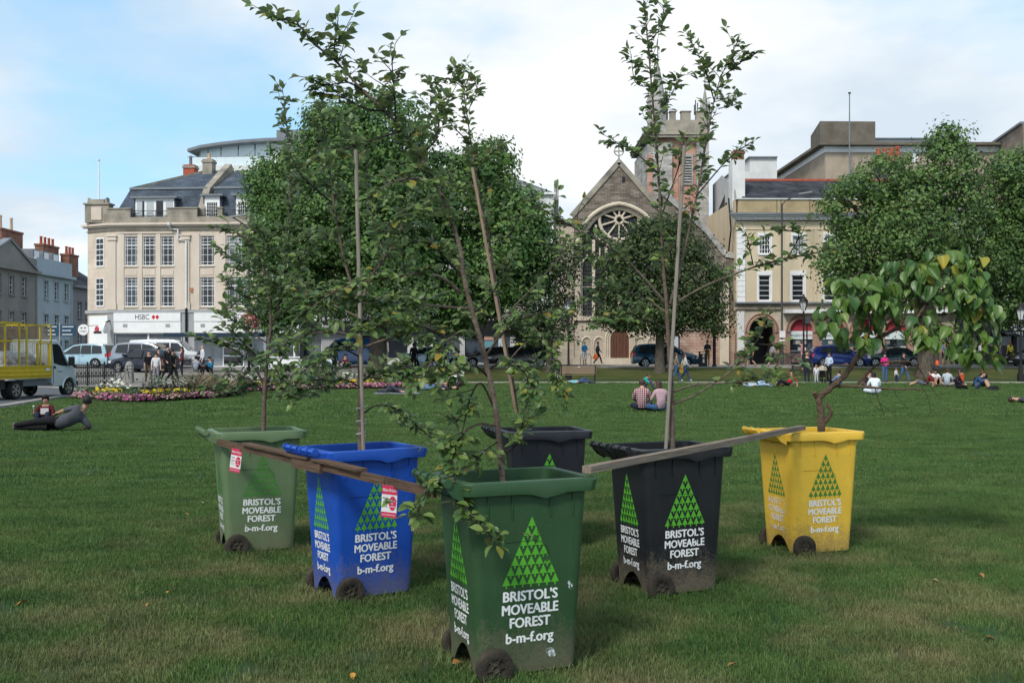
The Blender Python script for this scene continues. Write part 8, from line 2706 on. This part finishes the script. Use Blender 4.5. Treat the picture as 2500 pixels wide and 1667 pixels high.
lp_ = lantern_post('black lantern post with a camera in front of the music shop', 1962, 68.0, 717)
MB().tube([(.22, 0, 0), (.22, 0, 3.4)], .05, 8).build('camera_pole', BLACKI, lp_)
MB().box(.1, .42, -.15, .12, 3.0, 3.5).build('camera_box', flat((.06, .065, .07)), lp_)
lantern_post('black lantern post with a heavy base at the right of the lawn', 2492, 61.8, 735)
def tall_lamp(label, u, Y, vtop, arm, z):
 b = at(u, Y, z)
 H = zof(vtop, Y) - b.z
 t = thing('lamp_column', label, 'street lamp', b, 0)
 GREYL = mat('column_grey', (.05, .052, .055), .5)
 MB().lathe([(.13, 0), (.13, 1.4), (.085, 1.5), (.07, H), (0, H)], 10).build('column', GREYL, t, True)
 MB().tube([(0, 0, H - .1), (arm * .2, 0, H + .25), (arm, 0, H + .75)], .045, 6).build('arm', GREYL, t, True)
 MB().loft([[(arm - .1, -.1, H + .7), (arm - .1, .1, H + .7), (arm - .1, .1, H + .8), (arm - .1, -.1, H + .8)], [(arm + .9, -.12, H + .86), (arm + .9, .12, H + .86), (arm + .9, .12, H + .95), (arm + .9, -.12, H + .95)]]).build('lamp_head', flat((.25, .26, .27)), t)
 for a, b_ in ((2.05, 2.55), (1.75, 1.9)):
  MB().box(-.22, .22, -.16, -.13, a, b_).build('notice', WHITE, t)
 return t
tall_lamp('tall grey lamp column in front of the arcade', 1909, 77.0, 498, 1.35, ROADZ + .13)
tall_lamp('tall lamp column behind the pale green bin\'s tree', 607, 62, 560, -1.0, None)
hb = thing('hanging_basket', 'hanging basket of red flowers on the lamp column', 'flower basket', at(608, 61.8, zof(808, 61.8)), 0)
def bloom_ball(parent, r, n, cols, seed, z=0.0):
 rg = random.Random(seed)
 for ci, (nm, c, share) in enumerate(cols):
  mb = MB()
  for _ in range(int(n * share)):
   d = Vector((rg.gauss(0, 1), rg.gauss(0, 1), rg.gauss(0, 1))).normalized()
   if nm == 'flowers' and d.x - .2 < -d.z * .8 and rg.random() < .75:
    continue
   p = d * r * rg.uniform(.75, 1.05)
   s = rg.uniform(.04, .08)
   a = d.orthogonal().normalized()
   b = d.cross(a)
   mb.add([p + (a * math.cos(k * 1.2566) + b * math.sin(k * 1.2566)) * s for k in range(5)] + [p + d * s * .4], [(k, (k + 1) % 5, 5) for k in range(5)])
  mb.build(nm, flat(c, .8), parent, fix=False)['kind'] = 'stuff'
MB().lathe([(0, -.25), (.25, -.12), (.36, .12), (.30, .12)], 12, (0, 0, .35)).build('basket', flat((.05, .04, .03)), hb)
bloom_ball(hb, .62, 520, (('flowers', (.50, .025, .07), .6), ('foliage', (.07, .09, .035), .55), ('pale_flowers', (.45, .32, .30), .3)), 5)
for o_ in hb.children:
 o_.location.z += .5
MB().tube([(0, 0, 1.0), (0, 0, 2.2)], .03, 5).build('chain', BLACKI, hb)
# fingerpost
b = at(146, 58)
t = thing('fingerpost', 'blue pedestrian fingerpost with white lettering beside the truck', 'sign', b)
H = zof(788, 58) - b.z
MB().tube([(0, 0, 0), (0, 0, H)], .05, 10).build('post', mat('steel', (.35, .36, .38), .4, .5, .6), t, True)
for sx_, x0, x1 in ((-1, -.75, -.07), (1, .07, .9)):
 for k in range(3):
  za = H - .32 - k * .22
  o = MB().box(x0, x1, -.05, -.01, za, za + .20).build('finger', flat((.012, .05, .095)), t)
  le = x0 + (x1 - x0) * (.88, .70, .80)[k]
  MB().box(x0 + .08, le, -.053, -.0505, za + .08, za + .12).build('lettering_line', WHITE, o)      # too small in the photo to read
MB().box(-.28, .12, -.04, .0, H - 2.45, H - 1.0).build('map_panel', flat((.02, .05, .08)), t)
# black railings with ornate balusters
def railing(label, pts, h, step, grp=None):
 p0, p1 = Vector(pts[0]), Vector(pts[1])
 t = thing('railing', label, 'railing', p0, 0, grp)
 d = p1 - p0
 L = d.length
 dn = d.normalized()
 for z_ in (h, h - .10, .16):
  MB().bar(Vector((0, 0, z_)), d + Vector((0, 0, z_)), .045, .035).build('rail', BLACKI, t)
 n = int(L / step)
 bl = MB().tube([(0, 0, .16), (0, 0, h)], .019, 6)
 bl.lathe([(.019, .40 * h), (.045, .5 * h), (.019, .60 * h)], 6).mesh
 blm = bl.mesh('baluster', BLACKI)
 pm = MB().box(-.035, .035, -.035, .035, 0, h + .06).lathe([(.035, h + .06), (.05, h + .1), (0, h + .16)], 8).mesh('post', BLACKI)
 rm = MB().tube([(.075 * math.cos(a * PI / 6), 0, h * .62 + .11 * math.sin(a * PI / 6)) for a in range(13)], .011, 5).tube([(.07 * math.cos(a * PI / 6), 0, .26 + .07 * math.sin(a * PI / 6)) for a in range(13)], .011, 5).mesh('scroll', BLACKI)
 rot = Matrix.Rotation(math.atan2(d.y, d.x), 4, 'Z')
 for k in range(n + 1):
  p = d * (k / n)
  obj('post' if k % 9 == 0 else 'baluster', pm if k % 9 == 0 else blm, t, Matrix.Translation(p))
  if k < n and k % 2 == 0:
   obj('scroll', rm, t, Matrix.Translation(d * ((k + .5) / n)) @ rot)
 return t
a, b = at(172, 49.5), at(282, 50.5)
railing('black ornate railing standing between the truck and the flower bed', (a, b), 1.10, .085)
# stone bollard
t = at(316, 52.5)
o = MB().lathe([(.24, 0), (.26, .1), (.22, .75), (.24, .8), (.20, 1.0), (.12, 1.12), (0, 1.16)], 8).build('stone_bollard', mat('worn_stone', (.25, .24, .22), .9, var=.25, scale=4), None)
o.location = t
tag(o, 'stubby grey stone bollard at the end of the railing', 'bollard')
# parked bicycle
def bicycle(label, u, Y, rz, z=None, col=(.02, .02, .022)):
 t = thing('bicycle', label, 'bicycle', at(u, Y, z) + Vector((0, 0, .012)), rz, 'bicycles')
 for x in (-.52, .52):
  w_ = MB().lathe([(.33, -.012), (.345, 0), (.33, .012), (.315, 0), (.33, -.012)], 24, (x, 0, .345), 'y').build('wheel', TYRE, t)
  sp = MB()
  for k in range(10):
   a_ = k * PI / 5
   sp.bar((x, 0, .345), (x + .32 * math.cos(a_), 0, .345 + .32 * math.sin(a_)), .005, .005, (0, 1, 0))
  sp.build('spokes', ALLOY, w_)
 fr = MB()
 bb, st, hd = (-.08, 0, .30), (-.22, 0, .80), (.36, 0, .82)
 for a_, b_ in ((bb, st), (bb, hd), ((-.2, 0, .74), hd), ((-.52, 0, .345), bb), ((-.52, 0, .345), (-.2, 0, .74)), (hd, (.52, 0, .345)), (hd, (.34, 0, .98))):
  fr.tube([a_, b_], .017, 6)
 fr.build('frame', flat(col, .4), t)
 MB().tube([(.40, -.27, 1.0), (.34, -.1, .99), (.34, .1, .99), (.40, .27, 1.0)], .014, 6).build('handlebar', BLACKI, t)
 MB().loft([[(-.34, -.07, .84), (-.34, .07, .84), (-.34, .06, .88), (-.34, -.06, .88)], [(-.10, -.02, .85), (-.10, .02, .85), (-.10, .02, .87), (-.10, -.02, .87)]]).build('saddle', BLACKI, t)
 return t
bicycle('bicycle leaning at the railing behind the flowers', 300, 50.8, R(75))
bicycle('bicycle parked beside the black capped man', 1628, 69.6, R(85), ROADZ + .1)
bicycle('bicycle with a pink panier outside the music shop', 1950, 69.8, R(20), ROADZ + .1, (.35, .1, .15))
bicycle('bicycle wheeled past by the woman in brown coat', 2452, 75.6, R(5), ROADZ + .02)
bicycle('bicycle locked to a stand by the yellow topped woman', 2482, 76.0, R(70), ROADZ + .02)
# bus shelter
Ysh = 60.0
a, b = at(438, Ysh), at(640, Ysh)
t = thing('bus_shelter', 'bus shelter with dark flat canopy and slim white posts in front of the bank', 'shelter', a)
Lx = b.x - a.x
zc_ = zof(822, Ysh) - a.z
MB().box(-.7, Lx, -.7, .7, zc_, zc_ + .22).build('canopy', flat((.012, .03, .055)), t)
for k in range(5):
 x = Lx * k / 4
 MB().box(x - .03, x + .03, .5, .56, 0, zc_ - .002).build('post', WHITE, t)
MB().box(.1, Lx - .1, .3, .5, .42, .47).build('bench_seat', WHITE, t)
MB().box(.1, Lx - .1, .54, .56, 1.02, 1.12).build('rail', WHITE, t)
for k in range(4):
 MB().box(Lx * k / 4 + .06, Lx * (k + 1) / 4 - .06, .525, .535, .5, zc_ - .1).build('glass_panel', mat('shelter_glass', (.25, .28, .30), .05, .5), t) if k in (1, 3) else None
# park benches
SLATW = mat('bench_wood', (.20, .135, .09), .8, col2=(.30, .22, .155), scale=4, stretch=(1, 9, 9))
def bench(label, u, Y, L, m, rz=0.0):
 t = thing('park_bench', label, 'bench', at(u, Y) + Vector((0, 0, .015)), rz, 'park benches')
 for k in range(4):
  z_ = .52 + k * .115
  MB().box(-L / 2, L / 2, .22 + k * .03, .25 + k * .03, z_, z_ + .085).build('back_slat', m, t)
 for k in range(4):
  y_ = -.22 + k * .105
  MB().box(-L / 2, L / 2, y_, y_ + .085, .42, .455).build('seat_slat', m, t)
 for s_ in (-1, 1):
  x = s_ * (L / 2 - .06)
  e = MB()
  e.bar((x, -.2, 0), (x, -.2, .42), .05, .06, (0, 1, 0)).bar((x, .22, 0), (x, .20, .45), .05, .06, (0, 1, 0)).bar((x, .20, .45), (x, .36, 1.0), .05, .05, (0, 1, 0)).bar((x, -.25, .405), (x, .24, .405), .05, .03).bar((x, -.25, .64), (x, .27, .64), .06, .04).bar((x, -.22, .42), (x, -.22, .64), .04, .04, (0, 1, 0))
  e.build('end_frame', BLACKI, t)
 return t
bn = bench('brown slatted park bench with dark iron ends facing the road', 1411, 59.9, 2.1, SLATW, PI)
MB().box(-.09, .03, .335, .345, .88, .93).build('plaque', flat((.6, .6, .58)), bn)
bench('dark park bench behind the pushchair', 1968, 60.6, 1.9, flat((.03, .028, .025), .7), PI)
bench('white slatted bench on the square behind the flower bed', 700, 58.5, 2.2, WHITE, 0)
bench('dark bench under the shelter side of the square', 470, 57.2, 2.2, flat((.02, .022, .026), .7), 0)
# litter bins
for lb, u, Y, z in (('black square litter bin with white notices at the verge', 1716, 69.8, ROADZ + .1), ('black litter bin beside the brown bench', 1358, 60.4, None)):
 t = thing('litter_bin', lb, 'litter bin', at(u, Y, z) + Vector((0, 0, .01)))
 MB().box(-.26, .26, -.22, .22, 0, .86).build('body', flat((.012, .012, .014), .5), t)
 MB().box(-.29, .29, -.25, .25, .97, 1.02).build('lid', flat((.012, .012, .014), .5), t)
 MB().box(-.26, -.20, -.2, .2, .862, .968).box(.20, .26, -.2, .2, .862, .968).build('lid_supports', flat((.012, .012, .014), .5), t)
 MB().box(-.06, .06, -.226, -.221, .60, .80).build('notice', WHITE, t)
 MB().box(-.05, .07, -.226, -.221, .25, .50).build('notice', WHITE, t)
# traffic signal post beside the church
t = thing('signal_post', 'thick dark post standing beside the church aisle', 'post', at(1744, 70.4, ROADZ + .1))
MB().lathe([(.16, 0), (.16, .1), (.11, .15), (.11, zof(795, 70.4) - ROADZ - .2), (0, zof(795, 70.4) - ROADZ - .1)], 10).build('post', BLACKI, t, True)
t = thing('noticeboard', 'dark arched noticeboard behind the teal people carrier', 'noticeboard', at(1645, 78.2, ROADZ + .13))
MB().prism([(-.45, 0), (.45, 0), (.45, 2.1)] + [(.45 * math.cos(k * PI / 10), 2.1 + .45 * math.sin(k * PI / 10)) for k in range(1, 10)] + [(-.45, 2.1)], -.06, .06, lambda px, py, t_: (px, t_, py)).build('frame', flat((.02, .022, .025)), t)
MB().box(-.33, .33, -.075, -.061, 1.1, 2.2).build('poster', flat((.45, .5, .55)), t)
# cycle stands and a street chair
def hoop(label, u, Y, z):
 o = MB().tube([(-.4, 0, 0), (-.4, 0, .7), (-.3, 0, .82), (.3, 0, .82), (.4, 0, .7), (.4, 0, 0)], .027, 8).build('cycle_stand', mat('steel', (.35, .36, .38), .4, .5, .6), None, True)
 o.location = at(u, Y, z)
 tag(o, label, 'cycle stand', 'cycle stands')
hoop('steel cycle stand on the pavement before the church', 1430, 76.9, ROADZ + .13)
hoop('steel cycle stand beside the person in checked top', 2328, 76.9, ROADZ + .13)
hoop('steel cycle stand by the yellow topped woman', 2490, 76.9, ROADZ + .13)
# pushchairs
def pushchair(label, u, Y, rz, hood):
 t = thing('pushchair', label, 'pushchair', at(u, Y) + Vector((0, 0, .012)), rz, 'pushchairs')
 for x, y in ((-.22, -.35), (.22, -.35), (-.24, .3), (.24, .3)):
  MB().lathe([(.06, -.02), (.11, -.02), (.12, 0), (.11, .02), (.06, .02), (.06, -.02)], 14, (0, 0, 0), 'x').build('wheel', TYRE, t).location = (x, y, .12)
 fr = MB()
 for s_ in (-1, 1):
  fr.tube([(s_ * .24, .3, .12), (s_ * .22, -.05, .55), (s_ * .22, -.35, .12)], .014, 6).tube([(s_ * .22, -.2, .3), (s_ * .22, .2, .8), (s_ * .22, .45, 1.02)], .014, 6)
 fr.tube([(-.22, .45, 1.02), (.22, .45, 1.02)], .018, 6)
 fr.build('frame', BLACKI, t)
 MB().loft([[(-.19, -.28, .40), (.19, -.28, .40), (.19, -.25, .34), (-.19, -.25, .34)], [(-.19, .05, .38), (.19, .05, .38), (.19, .08, .32), (-.19, .08, .32)], [(-.19, .25, .80), (.19, .25, .80), (.19, .30, .80), (-.19, .30, .80)]]).build('seat', BLACKI, t)
 MB().lathe([(.26, 0), (.25, .1), (.19, .2), (.08, .26), (0, .27)], 12, (0, .12, .72)).build('hood', flat(hood), t, True)
 return t
pushchair('pushchair with a beige hood held by the man in light blue', 2010, 59.3, R(140), (.42, .36, .29))
pushchair('black pushchair loaded with shopping behind the seated group', 2292, 60.2, R(60), (.02, .02, .025))
o = MB().lathe([(0, 0), (.09, .02), (.11, .2), (.05, .3), (0, .32)], 10).build('orange_bag', flat((.62, .10, .03)), None, True)
q = at(2288, 60.2)
o.location = q + Vector((0, 0, .99))
tag(o, 'bright orange bag on top of the black pushchair', 'bag')
# ---------------------------------------------------------------- flower bed
bed_front = [(170, 975), (300, 985), (420, 981), (530, 974), (560, 958), (700, 955), (850, 951), (1000, 949), (1100, 948), (1125, 944)]
def bedpt(t, depth):
 """t 0..1 along the bed, depth metres behind its front edge"""
 n = len(bed_front) - 1
 k = min(n - 1, int(t * n))
 f_ = t * n - k
 u = bed_front[k][0] + (bed_front[k + 1][0] - bed_front[k][0]) * f_
 v = bed_front[k][1] + (bed_front[k + 1][1] - bed_front[k][1]) * f_
 Y = YB(v) + depth
 x = (u - CX) * YB(v) / F
 return Vector((x, Y, gz(x, Y)))
mb = MB()
N = 60
P = []
for i in range(N + 1):
 for d_ in (-.15, 1.0, 2.6, 3.6):
  q = bedpt(i / N, d_ * (1 if i < 40 else .8))
  P.append((q.x, q.y, q.z + .02 + (.06 if 0 < d_ < 3 else 0)))
mb.add(P, [(i * 4 + j, i * 4 + j + 1, i * 4 + j + 5, i * 4 + j + 4) for i in range(N) for j in range(3)])
o = mb.build('flower_bed', mat('bed_soil', (.035, .028, .018), 1, .1, col2=(.07, .055, .035), scale=6), None, 'all')
struct(o)
def scatter(name, label, n, dmin, dmax, zmin, zmax, size, m, seed, trange=(0, 1), kind='flower', clump=0, arch=0.0):
 rg = random.Random(seed)
 mb = MB()
 att = []
 cl = [(rg.uniform(*trange), rg.uniform(dmin, dmax), rg.uniform(.2, .6)) for _ in range(max(1, clump))]
 for i in range(n):
  if clump:
   c_ = rg.choice(cl)
   t_, d_ = min(1, max(0, c_[0] + rg.gauss(0, .008 * (1 + c_[2])))), min(3.5, max(0, c_[1] + rg.gauss(0, .25)))
  else:
   t_, d_ = rg.uniform(*trange), rg.uniform(dmin, dmax)
  p = bedpt(t_, d_)
  hump = 1.0
  p.z += rg.uniform(zmin, zmax) * hump
  s = rg.uniform(.6, 1.25) * size
  k0 = len(mb.v)
  if kind == 'flower':
   nn = Vector((rg.gauss(0, .5), -.5 + rg.gauss(0, .4), 1)).normalized()
   a = nn.orthogonal().normalized()
   b = nn.cross(a)
   mb.add([p + (a * math.cos(k * 1.0472) + b * math.sin(k * 1.0472)) * s + nn * s * .25 for k in range(6)] + [p], [(k, (k + 1) % 6, 6) for k in range(6)])
  elif kind == 'leaf':
   d = Vector((rg.gauss(0, 1), rg.gauss(0, 1), rg.uniform(.1, 1.2))).normalized()
   y = Vector((0, 0, 1)).cross(d).normalized()
   z = d.cross(y)
   mb.add([p, p + d * s * .5 + y * s * .28, p + d * s - z * s * .2, p + d * s * .5 - y * s * .28], [(0, 1, 2, 3)])
  else:                      # blade: long arching strap
   g_ = p.copy()
   g_.z = gz(p.x, p.y)
   d = Vector((rg.gauss(0, .5), rg.gauss(0, .5), 1)).normalized()
   L = s
   y = d.cross(Vector((rg.gauss(0, 1), rg.gauss(0, 1), .1))).normalized() * .018
   q1 = g_ + d * L * .6
   q2 = g_ + d * L * .9 + Vector((d.x, d.y, -.15)) * L * .35
   mb.add([g_ - y, g_ + y, q1 + y, q1 - y, q2], [(0, 1, 2, 3), (3, 2, 4)])
  v_ = rg.random()
  att += [v_] * (len(mb.v) - k0)
 me = mb.mesh(name, m, False, False)
 a_ = me.attributes.new('v', 'FLOAT', 'POINT')
 a_.data.foreach_set('value', att)
 o = obj(name, me)
 tag(o, label, 'flowers' if kind == 'flower' else 'plants', kind='stuff')
 return o
BEDL = leaf_material('bed_leaves', (.025, .055, .018), (.09, .13, .04), (.08, .12, .05))
PINKF = leaf_material('pink_petals', (.42, .09, .24), (.58, .28, .38), (.5, .2, .3), .2, .7, .1)
PALEF = leaf_material('salmon_petals', (.55, .30, .28), (.65, .50, .42), (.5, .35, .3), .2, .7, .1)
YELF = leaf_material('yellow_petals', (.52, .33, .015), (.62, .50, .06), (.6, .45, .05), .2, .7, .1)
WHTF = leaf_material('cream_petals', (.60, .60, .45), (.70, .70, .60), (.6, .6, .5), .2, .7, .1)
REDF = leaf_material('red_petals', (.42, .03, .05), (.5, .08, .10), (.4, .05, .05), .2, .7, .1)
DRYB = leaf_material('dry_straps', (.16, .12, .075), (.34, .27, .18), (.3, .24, .16), .1, .9, .1)
DARKB = leaf_material('purple_straps', (.012, .012, .012), (.045, .030, .030), (.04, .03, .03), .1, .8, .2)
scatter('bedding_foliage', 'low green bedding foliage filling the flower bed', 12000, .0, 3.4, .03, .38, .17, BEDL, 1, kind='leaf')
scatter('pink_flowers', 'band of pink bedding flowers along the front of the bed', 2000, -.05, .85, .10, .30, .050, PINKF, 2, clump=110)
scatter('salmon_flowers', 'pale salmon and cream flowers among the pink ones', 1300, .0, 1.0, .12, .27, .045, PALEF, 3, clump=60)
scatter('yellow_flowers', 'clumps of yellow bedding flowers behind the pink band', 1500, .7, 2.0, .22, .42, .055, YELF, 4, clump=38)
scatter('cream_flowers', 'scattered cream flowers at the back of the bed', 240, 1.4, 3.0, .4, .75, .06, WHTF, 5, clump=16)
scatter('red_flowers', 'small patch of red flowers near the corner of the bed', 160, .8, 1.6, .2, .35, .05, REDF, 6, (.80, .95), clump=5)
scatter('dry_grass_clump', 'tall clump of dried straw coloured straps in the flower bed', 420, 1.4, 2.2, 0, .01, 1.15, DRYB, 7, (.235, .32), 'blade')
scatter('dark_straps', 'dark purple strap leaved plants in the flower bed', 1300, 1.3, 2.6, 0, .01, .75, DARKB, 8, (.12, .45), 'blade')
scatter('tall_bed_foliage', 'taller leafy plants at the back of the flower bed', 2600, 1.6, 3.3, .2, .85, .17, BEDL, 9, (.05, .95), 'leaf', clump=46)
# fallen leaves on the lawn
FALL = [flat((.42, .20, .03)), flat((.28, .13, .04)), flat((.20, .16, .07))]
fl_V, fl_F = leaf_mesh('apple', 5)
for i, (u, v, c, s) in enumerate(((69, 1482, 0, .085), (362, 1460, 2, .05), (364, 1487, 1, .045), (412, 1458, 0, .04), (452, 1262, 1, .05), (490, 1235, 2, .05), (1105, 1640, 1, .07), (2392, 1412, 1, .06), (2405, 1570, 1, .07), (1800, 1640, 1, .06), (1893, 1413, 2, .06), (2276, 1428, 2, .05), (860, 1662, 0, .05))):
 me = np_mesh('fallen_leaf', fl_V * s, fl_F, FALL[c], None, True)
 o = obj('fallen_leaf', me)
 Y = YB(v)
 o.location = ((u - CX) * Y / F, Y, .045)
 o.rotation_euler = (rnd(-.3, .3), rnd(-.3, .3), rnd(0, 6))
 tag(o, ('bright orange', 'reddish brown', 'dull olive')[c] + ' fallen leaf lying on the short grass', 'leaf', 'fallen leaves on the lawn')
